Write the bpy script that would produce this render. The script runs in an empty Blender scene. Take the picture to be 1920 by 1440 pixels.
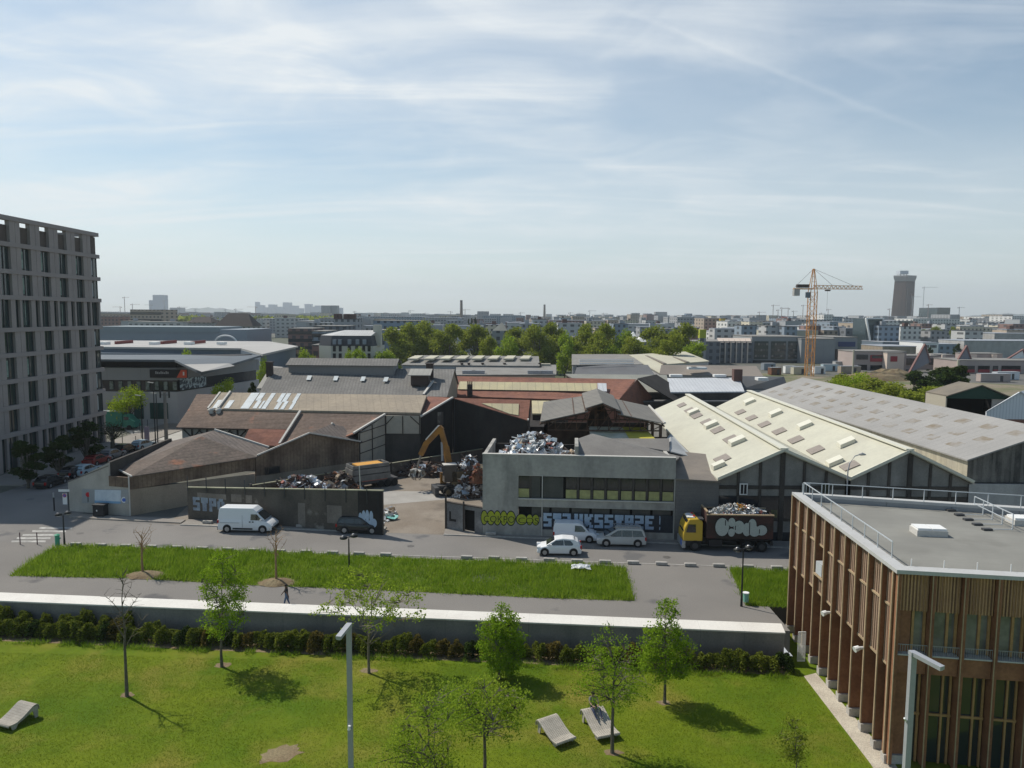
import bpy,math,random
import numpy as np
from mathutils import Vector,Matrix
R=math.radians
rnd=random.Random(7)
SC=bpy.context.scene
COL=SC.collection
# ---------------------------------------------------------------- camera, sky, sun, exposure
F,CX,CY=1387.0,960.0,720.0
PITCH,ROLL,CAMH=R(5.35),R(0.35),21.5
cam_d=bpy.data.cameras.new("camera");cam=bpy.data.objects.new("camera",cam_d);COL.objects.link(cam)
cam_d.sensor_fit='HORIZONTAL';cam_d.sensor_width=36.0;cam_d.lens=36.0*F/1920.0
cam_d.clip_start=0.3;cam_d.clip_end=40000
CAMR=Matrix.Rotation(R(90)-PITCH,3,'X')@Matrix.Rotation(ROLL,3,'Z')
cam.matrix_world=Matrix.Translation((0,0,CAMH))@CAMR.to_4x4()
SC.camera=cam
SC.view_settings.view_transform='Standard';SC.view_settings.look='None'
SC.view_settings.exposure=0.22;SC.view_settings.gamma=1.0
AZ,EL=R(-55),R(50)            # sun: azimuth from +Y towards +X, elevation
sunv=Vector((math.sin(AZ)*math.cos(EL),math.cos(AZ)*math.cos(EL),math.sin(EL)))
sd=bpy.data.lights.new("sun",'SUN');sun=bpy.data.objects.new("sun",sd);COL.objects.link(sun)
sd.energy=3.9;sd.angle=R(0.53);sd.color=(1.0,0.94,0.84)
sun.rotation_euler=sunv.to_track_quat('Z','Y').to_euler();sun.location=(-60,40,80)
world=bpy.data.worlds.new("World");SC.world=world;world.use_nodes=True
def build_world():
    nt=world.node_tree;N=nt.nodes;L=nt.links;N.clear()
    out=N.new('ShaderNodeOutputWorld');bg=N.new('ShaderNodeBackground');L.new(bg.outputs[0],out.inputs[0])
    sky=N.new('ShaderNodeTexSky');sky.sky_type='NISHITA';sky.sun_disc=False
    sky.sun_elevation=EL;sky.sun_rotation=AZ;sky.air_density=1.0;sky.dust_density=0.7;sky.ozone_density=1.0
    bg.inputs[1].default_value=0.092
    tint=N.new('ShaderNodeMix');tint.data_type='RGBA';tint.blend_type='MULTIPLY';tint.inputs[0].default_value=1.0;L.new(sky.outputs[0],tint.inputs[6]);tint.inputs[7].default_value=(0.86,1.0,1.0,1)
    tc=N.new('ShaderNodeTexCoord');sep=N.new('ShaderNodeSeparateXYZ');L.new(tc.outputs['Generated'],sep.inputs[0])
    def m(op,a,b=None,c=None):
        n=N.new('ShaderNodeMath');n.operation=op
        for i,v in enumerate((a,b,c)):
            if v is None:continue
            if isinstance(v,(int,float)):n.inputs[i].default_value=v
            else:L.new(v,n.inputs[i])
        return n.outputs[0]
    zz=m('ADD',m('MAXIMUM',sep.outputs[2],0.0),0.12)
    u=m('DIVIDE',sep.outputs[0],zz);v=m('DIVIDE',sep.outputs[1],zz)
    cmb=N.new('ShaderNodeCombineXYZ');L.new(u,cmb.inputs[0]);L.new(v,cmb.inputs[1])
    def cl(rot,sx,sy,scale,det,lo,hi,dist=1.0,off=(0,0,0)):
        mp=N.new('ShaderNodeMapping');mp.inputs['Rotation'].default_value=(0,0,R(rot));mp.inputs['Scale'].default_value=(sx,sy,1)
        mp.inputs['Location'].default_value=off
        L.new(cmb.outputs[0],mp.inputs[0])
        n=N.new('ShaderNodeTexNoise');n.inputs['Scale'].default_value=scale;n.inputs['Detail'].default_value=det
        n.inputs['Roughness'].default_value=0.55;n.inputs['Distortion'].default_value=dist
        L.new(mp.outputs[0],n.inputs['Vector'])
        r=N.new('ShaderNodeMapRange');r.inputs[1].default_value=lo;r.inputs[2].default_value=hi;r.interpolation_type='SMOOTHSTEP'
        L.new(n.outputs['Fac'],r.inputs[0]);return r.outputs[0]
    big=cl(20,0.55,1.0,0.60,5,0.33,0.62,0.6,(3.1,1.7,0))
    wisp=cl(-28,0.35,1.7,1.1,9,0.47,0.74,1.3,(1.0,4.0,0))
    mot=cl(10,0.8,1.0,2.2,10,0.36,0.80,0.8)
    # whiter to the left, where the veil is thick and the sun is near
    left=N.new('ShaderNodeMapRange');left.inputs[1].default_value=0.55;left.inputs[2].default_value=-0.65
    left.inputs[3].default_value=0.25;left.inputs[4].default_value=1.25;L.new(sep.outputs[0],left.inputs[0])
    a=m('MULTIPLY',big,m('ADD',m('MULTIPLY',mot,0.6),0.4))
    a=m('MULTIPLY',a,left.outputs[0])
    a=m('ADD',m('MULTIPLY',a,1.15),m('MULTIPLY',wisp,0.42))
    a=m('MINIMUM',m('ADD',a,0.06),0.92)
    hz=N.new('ShaderNodeMapRange');hz.inputs[1].default_value=0.30;hz.inputs[2].default_value=0.0;hz.interpolation_type='SMOOTHSTEP';L.new(sep.outputs[2],hz.inputs[0])
    a=m('ADD',m('MULTIPLY',a,m('SUBTRACT',1.0,m('MULTIPLY',hz.outputs[0],0.75))),m('MULTIPLY',hz.outputs[0],0.57))
    up_=N.new('ShaderNodeMapRange');up_.inputs[1].default_value=0.62;up_.inputs[2].default_value=0.38;up_.interpolation_type='SMOOTHSTEP';L.new(sep.outputs[2],up_.inputs[0])
    fw=N.new('ShaderNodeMapRange');fw.inputs[1].default_value=-0.35;fw.inputs[2].default_value=0.30;fw.interpolation_type='SMOOTHSTEP';L.new(sep.outputs[1],fw.inputs[0])
    for p1,p2,w_,amt in(((1120,0),(1790,265),.0035,.42),((1230,30),(1660,215),.007,.25),((1040,104),(1420,92),.006,.22),((1560,88),(1705,148),.005,.30),((640,250),(900,455),.012,.14),((1200,330),(1660,245),.02,.16)):
        r1,r2=rays(*p1),rays(*p2);nn=r1.cross(r2).normalized();mid=(r1+r2).normalized()
        def dotc(v):
            n=N.new('ShaderNodeVectorMath');n.operation='DOT_PRODUCT';L.new(tc.outputs['Generated'],n.inputs[0]);n.inputs[1].default_value=v;return n.outputs['Value']
        nz=N.new('ShaderNodeTexNoise');nz.inputs['Scale'].default_value=9;nz.inputs['Detail'].default_value=6;L.new(tc.outputs['Generated'],nz.inputs['Vector'])
        q=m('ADD',dotc(nn),m('MULTIPLY',m('SUBTRACT',nz.outputs['Fac'],.5),w_*3))
        fl=N.new('ShaderNodeMapRange');fl.inputs[1].default_value=w_*1.6;fl.inputs[2].default_value=0;fl.interpolation_type='SMOOTHSTEP';L.new(m('ABSOLUTE',q),fl.inputs[0])
        en=N.new('ShaderNodeMapRange');c0=mid.dot(r1);en.inputs[1].default_value=c0;en.inputs[2].default_value=c0+(1-c0)*.5;L.new(dotc(mid),en.inputs[0])
        a=m('ADD',a,m('MULTIPLY',m('MULTIPLY',fl.outputs[0],en.outputs[0]),m('MULTIPLY',nz.outputs['Fac'],amt*.40)))
    a=m('MULTIPLY',a,m('ADD',0.16,m('MULTIPLY',0.84,m('MULTIPLY',up_.outputs[0],fw.outputs[0]))))  # unseen sky overhead and behind the camera kept darker, shaped to lower the fill
    mix=N.new('ShaderNodeMix');mix.data_type='RGBA'
    L.new(a,mix.inputs[0]);L.new(tint.outputs[2],mix.inputs[6]);mix.inputs[7].default_value=(8.2,8.55,8.7,1)
    L.new(mix.outputs[2],bg.inputs[0])
def rays(px,py):return(CAMR@Vector(((px-CX)/F,-(py-CY)/F,-1.0))).normalized()
build_world()
# ---------------------------------------------------------------- projection helpers: photo pixel -> point of the place
def ray(px,py):return CAMR@Vector(((px-CX)/F,-(py-CY)/F,-1.0))
def P(px,py,z=0.0):
    d=ray(px,py);t=(z-CAMH)/d.z;return Vector((d.x*t,d.y*t,z))
def A(px,py,Y):
    d=ray(px,py);t=Y/d.y;return Vector((d.x*t,Y,CAMH+d.z*t))
def AX(px,py,X):
    d=ray(px,py);t=X/d.x;return Vector((X,d.y*t,CAMH+d.z*t))
# ---------------------------------------------------------------- materials
MATS={}
def mat(name,col,rough=0.85,col2=None,nscale=0.4,ndet=6,mix=(0.35,0.65),fine=0.12,fscale=9.0,
        streak=0.0,scol=None,stripe=None,bump=0.0,bscale=14.0,spec=0.3,metal=0.0,grid=None,island=0.0,patches=None):
    """rough procedural paint/stone/metal: base colour, second colour in noise patches, fine grain, vertical
    streaks, stripes (dir, period, width, colour, amount)"""
    if name in MATS:return MATS[name]
    M=bpy.data.materials.new(name);M.use_nodes=True;MATS[name]=M
    nt=M.node_tree;N=nt.nodes;L=nt.links
    b=N['Principled BSDF'];b.inputs['Roughness'].default_value=rough;b.inputs['Metallic'].default_value=metal
    b.inputs['Specular IOR Level'].default_value=spec
    geo=N.new('ShaderNodeNewGeometry');pos=geo.outputs['Position']
    def rgb(c):
        n=N.new('ShaderNodeRGB');n.outputs[0].default_value=(*c,1);return n.outputs[0]
    def mixc(f,a,bb,mode='MIX'):
        n=N.new('ShaderNodeMix');n.data_type='RGBA';n.blend_type=mode
        if isinstance(f,(int,float)):n.inputs[0].default_value=f
        else:L.new(f,n.inputs[0])
        L.new(a,n.inputs[6]);L.new(bb,n.inputs[7]);return n.outputs[2]
    def noise(scale,det,vec=pos,sc=None,rough_=0.55):
        if sc:
            mp=N.new('ShaderNodeMapping');mp.inputs['Scale'].default_value=sc;L.new(vec,mp.inputs[0]);vec=mp.outputs[0]
        n=N.new('ShaderNodeTexNoise');n.inputs['Scale'].default_value=scale;n.inputs['Detail'].default_value=det
        n.inputs['Roughness'].default_value=rough_;L.new(vec,n.inputs['Vector']);return n.outputs['Fac']
    def rng(v,a,c,o0=0.0,o1=1.0):
        n=N.new('ShaderNodeMapRange');n.inputs[1].default_value=a;n.inputs[2].default_value=c
        n.inputs[3].default_value=o0;n.inputs[4].default_value=o1;L.new(v,n.inputs[0]);return n.outputs[0]
    c=rgb(col)
    if col2:c=mixc(rng(noise(nscale,ndet),mix[0],mix[1]),c,rgb(col2))
    if patches:                       # (colour, scale, lo, hi)
        c=mixc(rng(noise(patches[1],4,sc=(1,1,1)),patches[2],patches[3]),c,rgb(patches[0]))
    if streak:
        s=noise(1.0,7,sc=(0.55,0.55,0.13));c=mixc(rng(s,0.46,0.70,0,streak),c,rgb(scol or tuple(x*0.35 for x in col)))
    if stripe:
        for(d,per,w,sc_,amt)in(stripe if isinstance(stripe,list)else[stripe]):
            dv=N.new('ShaderNodeVectorMath');dv.operation='DOT_PRODUCT';L.new(pos,dv.inputs[0]);dv.inputs[1].default_value=Vector(d).normalized()/per
            fr=N.new('ShaderNodeMath');fr.operation='FRACT';L.new(dv.outputs['Value'],fr.inputs[0])
            lt=N.new('ShaderNodeMath');lt.operation='LESS_THAN';L.new(fr.outputs[0],lt.inputs[0]);lt.inputs[1].default_value=w
            ml=N.new('ShaderNodeMath');ml.operation='MULTIPLY';L.new(lt.outputs[0],ml.inputs[0]);ml.inputs[1].default_value=amt
            c=mixc(ml.outputs[0],c,rgb(sc_))
    if grid:                          # (direction, period, width, z period, z width, colour, amount, z offset)
        fs=[]
        for(d,per,w,o)in((grid[0],grid[1],grid[2],0.0),((0,0,1),grid[3],grid[4],grid[7])):
            dv=N.new('ShaderNodeVectorMath');dv.operation='DOT_PRODUCT';L.new(pos,dv.inputs[0]);dv.inputs[1].default_value=Vector(d).normalized()/per
            ad=N.new('ShaderNodeMath');ad.operation='ADD';L.new(dv.outputs['Value'],ad.inputs[0]);ad.inputs[1].default_value=o
            fr=N.new('ShaderNodeMath');fr.operation='FRACT';L.new(ad.outputs[0],fr.inputs[0])
            lt=N.new('ShaderNodeMath');lt.operation='LESS_THAN';L.new(fr.outputs[0],lt.inputs[0]);lt.inputs[1].default_value=w;fs.append(lt.outputs[0])
        ml=N.new('ShaderNodeMath');ml.operation='MULTIPLY';L.new(fs[0],ml.inputs[0]);L.new(fs[1],ml.inputs[1])
        m3=N.new('ShaderNodeMath');m3.operation='MULTIPLY';L.new(ml.outputs[0],m3.inputs[0]);m3.inputs[1].default_value=grid[6]
        c=mixc(m3.outputs[0],c,rgb(grid[5]))
    if island:
        c=mixc(rng(geo.outputs['Random Per Island'],0,1,0,island),c,rgb(tuple(min(1,x*1.8)for x in col)))
    if fine:
        c=mixc(1.0,c,(lambda v:(lambda n:(L.new(v,n.inputs[0]),L.new(v,n.inputs[1]),L.new(v,n.inputs[2]),n.outputs[0])[3])(N.new('ShaderNodeCombineColor')))(rng(noise(fscale,5),0.3,0.7,1-fine,1+fine)),'MULTIPLY')
    L.new(c,b.inputs['Base Color'])
    if bump:
        bp=N.new('ShaderNodeBump');bp.inputs['Strength'].default_value=bump;bp.inputs['Distance'].default_value=0.05
        L.new(noise(bscale,4),bp.inputs['Height']);L.new(bp.outputs[0],b.inputs['Normal'])
    return M
def leafmat(name,c1,c2,trans=0.45):
    if name in MATS:return MATS[name]
    M=bpy.data.materials.new(name);M.use_nodes=True;MATS[name]=M
    nt=M.node_tree;N=nt.nodes;L=nt.links;N.clear()
    out=N.new('ShaderNodeOutputMaterial');geo=N.new('ShaderNodeNewGeometry')
    mx=N.new('ShaderNodeMix');mx.data_type='RGBA';mx.inputs[6].default_value=(*c1,1);mx.inputs[7].default_value=(*c2,1)
    n=N.new('ShaderNodeTexNoise');n.inputs['Scale'].default_value=0.7;n.inputs['Detail'].default_value=3;L.new(geo.outputs['Position'],n.inputs['Vector'])
    ad=N.new('ShaderNodeMath');ad.operation='MULTIPLY_ADD';L.new(geo.outputs['Random Per Island'],ad.inputs[0]);ad.inputs[1].default_value=0.6
    m2=N.new('ShaderNodeMapRange');m2.inputs[1].default_value=0.35;m2.inputs[2].default_value=0.65;m2.inputs[4].default_value=0.4;L.new(n.outputs['Fac'],m2.inputs[0])
    L.new(m2.outputs[0],ad.inputs[2]);L.new(ad.outputs[0],mx.inputs[0])
    d=N.new('ShaderNodeBsdfDiffuse');t=N.new('ShaderNodeBsdfTranslucent');L.new(mx.outputs[2],d.inputs[0]);L.new(mx.outputs[2],t.inputs[0])
    ms=N.new('ShaderNodeMixShader');ms.inputs[0].default_value=trans;L.new(d.outputs[0],ms.inputs[1]);L.new(t.outputs[0],ms.inputs[2])
    L.new(ms.outputs[0],out.inputs[0]);return M
def glassmat(name,col,rough=0.08,spec=0.6):
    return mat(name,col,rough,fine=0.0,spec=spec)
# ---------------------------------------------------------------- mesh helpers
OFF={}
class MB:
    def __init__(s):s.v=[];s.f=[]
    def poly(s,pts):
        b=len(s.v);s.v+=[tuple(p)for p in pts];s.f.append(tuple(range(b,b+len(pts))));return s
    def slab(s,pts,t,d=(0,0,-1)):
        """polygon extruded by t along d"""
        n=len(pts);b=len(s.v);d=Vector(d)*t
        s.v+=[tuple(p)for p in pts]+[tuple(Vector(p)+d)for p in pts]
        s.f.append(tuple(range(b,b+n)));s.f.append(tuple(range(b+2*n-1,b+n-1,-1)))
        for i in range(n):
            j=(i+1)%n;s.f.append((b+i,b+n+i,b+n+j,b+j))
        return s
    def box(s,c,size,rz=0.0,M=None):
        x,y,z=[q/2 for q in size];cc=Vector(c);ca,sa=math.cos(rz),math.sin(rz)
        b=len(s.v)
        for sx,sy,sz in((-1,-1,-1),(1,-1,-1),(1,1,-1),(-1,1,-1),(-1,-1,1),(1,-1,1),(1,1,1),(-1,1,1)):
            q=Vector((sx*x*ca-sy*y*sa,sx*x*sa+sy*y*ca,sz*z))+cc
            if M:q=M@q
            s.v.append(tuple(q))
        for f in((0,3,2,1),(4,5,6,7),(0,1,5,4),(1,2,6,5),(2,3,7,6),(3,0,4,7)):s.f.append(tuple(b+i for i in f))
        return s
    def b2(s,x0,x1,y0,y1,z0,z1):return s.box(((x0+x1)/2,(y0+y1)/2,(z0+z1)/2),(abs(x1-x0),abs(y1-y0),abs(z1-z0)))
    def bar(s,a,b_,w,h=None,up=(0,0,1)):
        h=h or w;a=Vector(a);b_=Vector(b_);d=(b_-a)
        if d.length<1e-6:return s
        d.normalize();u=Vector(up)
        if abs(d.dot(u))>0.97:u=Vector((1,0,0))
        x=d.cross(u).normalized();y=x.cross(d).normalized();b=len(s.v)
        for p in(a,b_):
            for sx,sy in((-1,-1),(1,-1),(1,1),(-1,1)):s.v.append(tuple(p+x*sx*w/2+y*sy*h/2))
        for f in((0,1,2,3),(7,6,5,4),(0,4,5,1),(1,5,6,2),(2,6,7,3),(3,7,4,0)):s.f.append(tuple(b+i for i in f))
        return s
    def tube(s,pts,rad,n=6,cap=True):
        pts=[Vector(p)for p in pts]
        if not isinstance(rad,(list,tuple)):rad=[rad]*len(pts)
        b=len(s.v)
        for i,p in enumerate(pts):
            d=(pts[min(i+1,len(pts)-1)]-pts[max(i-1,0)]).normalized()
            u=Vector((0,0,1))if abs(d.z)<0.9 else Vector((1,0,0))
            x=d.cross(u).normalized();y=x.cross(d).normalized()
            for k in range(n):
                a=2*math.pi*k/n;s.v.append(tuple(p+(x*math.cos(a)+y*math.sin(a))*rad[i]))
        for i in range(len(pts)-1):
            for k in range(n):
                k2=(k+1)%n;s.f.append((b+i*n+k,b+i*n+k2,b+(i+1)*n+k2,b+(i+1)*n+k))
        if cap:
            s.f.append(tuple(b+k for k in range(n-1,-1,-1)));e=b+(len(pts)-1)*n;s.f.append(tuple(e+k for k in range(n)))
        return s
    def wall(s,a,b_,z0,za,zb=None,t=0.25,inn=1):
        """vertical wall from a to b (2-D), bottom z0, top za..zb, thickness t to the left of a->b times inn"""
        zb=za if zb is None else zb
        a=Vector((a[0],a[1],0));b_=Vector((b_[0],b_[1],0));d=(b_-a).normalized();n=Vector((-d.y,d.x,0))*t*inn
        pts=[a+Vector((0,0,z0)),b_+Vector((0,0,z0)),b_+Vector((0,0,zb)),a+Vector((0,0,za))]
        return s.slab(pts,1.0,n)
    def build(s,name,m,parent=None,smooth=False,off=None):
        me=bpy.data.meshes.new(name);o=Vector((0,0,0))
        if parent is not None:o=OFF.get(parent.name,o)
        if off is not None:o=Vector(off)
        v=s.v if o.length==0 else[(x-o.x,y-o.y,z-o.z)for x,y,z in s.v]
        me.from_pydata(v,[],s.f);me.update()
        if smooth:me.polygons.foreach_set('use_smooth',[True]*len(me.polygons))
        if isinstance(m,str):m=MATS[m]
        if m:me.materials.append(m)
        ob=bpy.data.objects.new(name,me);COL.objects.link(ob)
        if parent is not None:ob.parent=parent;OFF[ob.name]=o
        elif off is not None:ob.location=o
        return ob
def thing(name,label,cat,loc=(0,0,0),rz=0.0,group=None,world=True):
    """Empty at the thing's base; its parts are given in world coordinates when world is set, else in local ones"""
    o=bpy.data.objects.new(name,None);COL.objects.link(o);o.location=loc;o.rotation_euler=(0,0,rz);o.empty_display_size=0.3
    o['label']=label;o['category']=cat
    if group:o['group']=group
    OFF[o.name]=Vector(loc)if world else Vector((0,0,0))
    return o
def tag(o,label=None,cat=None,group=None,kind=None):
    if label:o['label']=label
    if cat:o['category']=cat
    if group:o['group']=group
    if kind:o['kind']=kind
    return o
def struct(name,mb,m):return tag(mb.build(name,m),kind='structure')
def kids(o):return[c for c in o.children]
def dup(o,loc=None,rz=None,label=None,sc=None):
    r=o.copy();COL.objects.link(r)
    if loc is not None:r.location=loc
    if rz is not None:r.rotation_euler=(0,0,rz)
    if sc is not None:r.scale=(sc,sc,sc)if isinstance(sc,(int,float))else sc
    if label:r['label']=label
    for ch in list(o.children):
        c=ch.copy();COL.objects.link(c);c.parent=r
        for g in list(ch.children):
            d=g.copy();COL.objects.link(d);d.parent=c
    return r
def npmesh(name,verts,faces,m,parent=None,off=None):
    """verts (n,3), faces (k,m) uniform"""
    me=bpy.data.meshes.new(name);k,w=faces.shape
    me.vertices.add(len(verts));me.vertices.foreach_set('co',np.asarray(verts,dtype=np.float32).ravel())
    me.loops.add(k*w);me.loops.foreach_set('vertex_index',faces.astype(np.int32).ravel())
    me.polygons.add(k);me.polygons.foreach_set('loop_start',np.arange(0,k*w,w,dtype=np.int32));
    try:me.polygons.foreach_set('loop_total',np.full(k,w,dtype=np.int32))
    except Exception:pass
    me.update(calc_edges=True);me.materials.append(MATS[m]if isinstance(m,str)else m)
    ob=bpy.data.objects.new(name,me);COL.objects.link(ob)
    if parent is not None:ob.parent=parent
    if off is not None:ob.location=off
    return ob
NR=np.random.RandomState(11)
def leaves(centres,size,aspect=0.6,jitter=0.0,up=0.3):
    """one diamond leaf at each centre, random orientation"""
    c=np.asarray(centres,dtype=float);n=len(c)
    a=NR.normal(size=(n,3));a[:,2]+=0;a/=np.linalg.norm(a,axis=1)[:,None]+1e-9
    q=NR.normal(size=(n,3));q[:,2]*=1-up
    b=np.cross(a,q);b/=np.linalg.norm(b,axis=1)[:,None]+1e-9
    s=size*(0.6+0.8*NR.rand(n))[:,None]
    v=np.stack([c-a*s*.5,c-b*s*aspect*.5,c+a*s*.5,c+b*s*aspect*.5],1).reshape(-1,3)
    return v,np.arange(4*n).reshape(n,4)
def blades(pts,h,w,lean=0.35):
    """grass blades: a triangle each"""
    n=len(pts);hh=np.asarray(h)*(0.5+NR.rand(n));a=NR.rand(n)*2*math.pi
    dx=np.stack([np.cos(a),np.sin(a),np.zeros(n)],1)*(w/2)
    tip=pts+np.stack([NR.normal(size=n)*lean*hh,NR.normal(size=n)*lean*hh,hh],1)
    v=np.stack([pts-dx,pts+dx,tip],1).reshape(-1,3);return v,np.arange(3*n).reshape(n,3)
# ================================================================ materials
WD=(0.99,-0.08,0)      # direction of the street
mat('asphalt',(0.175,0.163,0.150),0.92,(0.222,0.207,0.188),0.09,mix=(0.3,0.7),fine=0.16,fscale=16,bump=0.3,bscale=40,patches=((0.12,0.115,0.112),0.16,0.60,0.66),spec=0.2)
mat('road_asphalt',(0.185,0.174,0.162),0.9,(0.222,0.208,0.192),0.12,fine=0.14,fscale=18,bump=0.3,bscale=40,patches=((0.13,0.127,0.125),0.22,0.60,0.66),spec=0.2)
mat('far_ground',(0.13,0.125,0.115),0.95,(0.07,0.085,0.04),0.006,mix=(0.4,0.6),fine=0.2,fscale=0.4)
mat('yard_dirt',(0.195,0.16,0.125),0.95,(0.25,0.215,0.175),0.25,fine=0.2,fscale=8,bump=0.4,bscale=20,patches=((0.15,0.125,0.10),0.3,0.55,0.68))
mat('concrete_slab',(0.36,0.34,0.31),0.9,(0.28,0.265,0.24),0.3,fine=0.12,bump=0.2)
mat('pavement',(0.27,0.25,0.22),0.9,(0.22,0.2,0.18),0.3,fine=0.14,bump=0.2)
mat('plaza_paving',(0.42,0.41,0.38),0.85,(0.36,0.35,0.32),0.3,fine=0.1)
mat('road_paint',(0.44,0.43,0.40),0.7,(0.24,0.235,0.22),1.6,mix=(0.4,0.65),fine=0.15)
mat('white_coping',(0.68,0.655,0.60),0.7,(0.62,0.59,0.54),0.5,fine=0.06,fscale=6,stripe=((0.996,-0.084,0),2.9,0.008,(0.45,0.43,0.4),0.6))
mat('cast_concrete',(0.245,0.232,0.21),0.8,(0.19,0.18,0.165),0.35,fine=0.12,streak=0.55,scol=(0.13,0.13,0.125),stripe=((0.996,-0.084,0),2.9,0.01,(0.1,0.1,0.1),0.7))
mat('lawn',(0.125,0.165,0.010),0.95,(0.075,0.130,0.007),0.16,mix=(0.38,0.62),fine=0.10,fscale=2.2,bump=0.4,bscale=30,patches=((0.19,0.175,0.03),0.24,0.49,0.72),spec=0.1)
mat('earth',(0.22,0.175,0.10),0.95,(0.17,0.12,0.07),0.8,fine=0.25,bump=0.6)
mat('gravel',(0.50,0.45,0.36),0.95,(0.4,0.35,0.28),0.9,fine=0.25,fscale=12,bump=0.6)
leafmat('wild_grass',(0.105,0.21,0.010),(0.30,0.40,0.04),0.45)
leafmat('lawn_grass',(0.115,0.18,0.009),(0.20,0.24,0.024),0.45)
leafmat('leaf_bright',(0.135,0.245,0.012),(0.30,0.42,0.035),0.47)
leafmat('leaf_yellow',(0.19,0.29,0.02),(0.34,0.42,0.05),0.48)
leafmat('leaf_mid',(0.155,0.20,0.022),(0.31,0.34,0.05),0.44)
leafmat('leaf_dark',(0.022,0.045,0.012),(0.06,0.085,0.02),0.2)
leafmat('leaf_hedge',(0.07,0.095,0.014),(0.21,0.235,0.035),0.32)
leafmat('leaf_hedge_red',(0.075,0.07,0.018),(0.20,0.15,0.04),0.3)
leafmat('leaf_lime',(0.20,0.30,0.015),(0.34,0.42,0.04),0.45)
mat('bark',(0.10,0.085,0.065),0.95,(0.15,0.13,0.10),3,fine=0.25,fscale=20)
mat('bark_pale',(0.20,0.17,0.12),0.95,(0.14,0.12,0.09),3,fine=0.2,fscale=20)
mat('bark_wrapped',(0.34,0.22,0.11),0.95,(0.25,0.16,0.09),3,fine=0.2,fscale=20)
mat('stone_block',(0.42,0.40,0.37),0.9,(0.3,0.285,0.26),1.5,fine=0.15)
mat('plastic_sheet',(0.78,0.78,0.78),0.45,(0.6,0.62,0.66),2,fine=0.1)
# ================================================================ ground, roads, lawn
W0,W1=Vector((-38.34,53.81)),Vector((19.04,48.98));wdir=(W1-W0).normalized()
def wl(x,off=0.0):return Vector((x,W0.y+(x-W0.x)*wdir.y/wdir.x+off,0))
g=MB();BIG=9000
g.poly([wl(-400),wl(19.2),(19.2,53.6,0),(60,49.5,0),(60,-60,0),(900,-60,0),(BIG,1500,0),(BIG,BIG,0),(-BIG,BIG,0),(-BIG,1500,0)])
g.poly([wl(19.2),(19.2,53.6,0),(19.2,53.6,-1.6),wl(19.2)+Vector((0,0,-1.6))]);g.poly([(19.2,53.6,0),(60,49.5,0),(60,49.5,-1.6),(19.2,53.6,-1.6)])
struct('ground',g,'far_ground')
a=MB();a.poly([wl(-300,0.02)+Vector((0,0,.004)),wl(19.2,0.02)+Vector((0,0,.004)),(19.2,53.6,.004),(60,49.5,.004),(130,55,.004),(130,66,.004),(-32,76,.004),(-90,82,.004),(-300,100,.004)])
struct('path',a,'asphalt')
rd=MB();nk=lambda x:67.1-.083*(x+41.1)
fk=lambda x:73.3-.105*(x+33)
rd.poly([(-300,nk(-300),.008),(-41,nk(-41),.008),(24,nk(24),.008),(130,nk(130),.008),(130,fk(130),.008),(-33,fk(-33),.008),(-46,75.3,.008),(-47,120,.008),(-48,230,.008),(-60,230,.008),(-60.5,92,.008),(-61,80,.008),(-300,105,.008)])
struct('road',rd,'road_asphalt')
yd=MB();yd.poly([(-35,73.9,.0062),(-12.5,71.35,.0062),(40,66.3,.0062),(62,66,.0062),(62,130,.0062),(-20,130,.0062),(-38,92,.0062)]);struct('yard',yd,'yard_dirt')
pv=MB()
for x0,x1 in((-33.6,-12.6),(-6.6,18.5),(19.5,60)):
    pv.slab([(x0,fk(x0)+.16,.1),(x1,fk(x1)+.16,.1),(x1,fk(x1)+2.0,.1),(x0,fk(x0)+2.0,.1)],.1)
pv.slab([(-62,90,.12),(-60.6,90,.12),(-60,230,.12),(-67,230,.12),(-67,90,.12)],.12)
pv.slab([(-47.4,77.5,.12),(-41.5,76.4,.12),(-33.8,75.1,.12),(-33.8,74.0,.12),(-41,75.0,.12),(-46.3,75.8,.12)],.12)
struct('pavement',pv,'pavement')
kb=MB()
kb.slab([(-33.6,fk(-33.6),.11),(-12.6,fk(-12.6),.11),(-12.6,fk(-12.6)+.15,.11),(-33.6,fk(-33.6)+.15,.11)],.11)
kb.slab([(-6.6,fk(-6.6),.11),(60,fk(60),.11),(60,fk(60)+.15,.11),(-6.6,fk(-6.6)+.15,.11)],.11)
kb.slab([(-41,nk(-41)-.15,.03),(60,nk(60)-.15,.03),(60,nk(60),.03),(-41,nk(-41),.03)],.03)
struct('kerb',kb,'stone_block')
pl=MB();pl.poly([(-66,128,.016),(-46.5,116,.016),(-46,150,.016),(-85,152,.016)]);struct('plaza',pl,'plaza_paving')
ps=MB()
c0,c1,c2,c3=P(600,916),P(806,903),P(822,912),P(560,950)
ps.poly([(-26,88.5,.012),(-6.5,88.5,.012),(-7.2,84.8,.012),(-19.5,80,.012)]);struct('yard_slab',ps,'concrete_slab')
for i,(y,xa,xb)in enumerate(((1015,21,85),(1009,31,94),(1003,42,108),(996,60,123),(990,73,135))):
    q=MB();q.poly([P(xa,y+1.6,.012),P(xb,y+1.6,.012),P(xb+1,y-1.6,.012),P(xa+1,y-1.6,.012)])
    tag(q.build('crossing_stripe','road_paint'),kind='structure')
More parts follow.
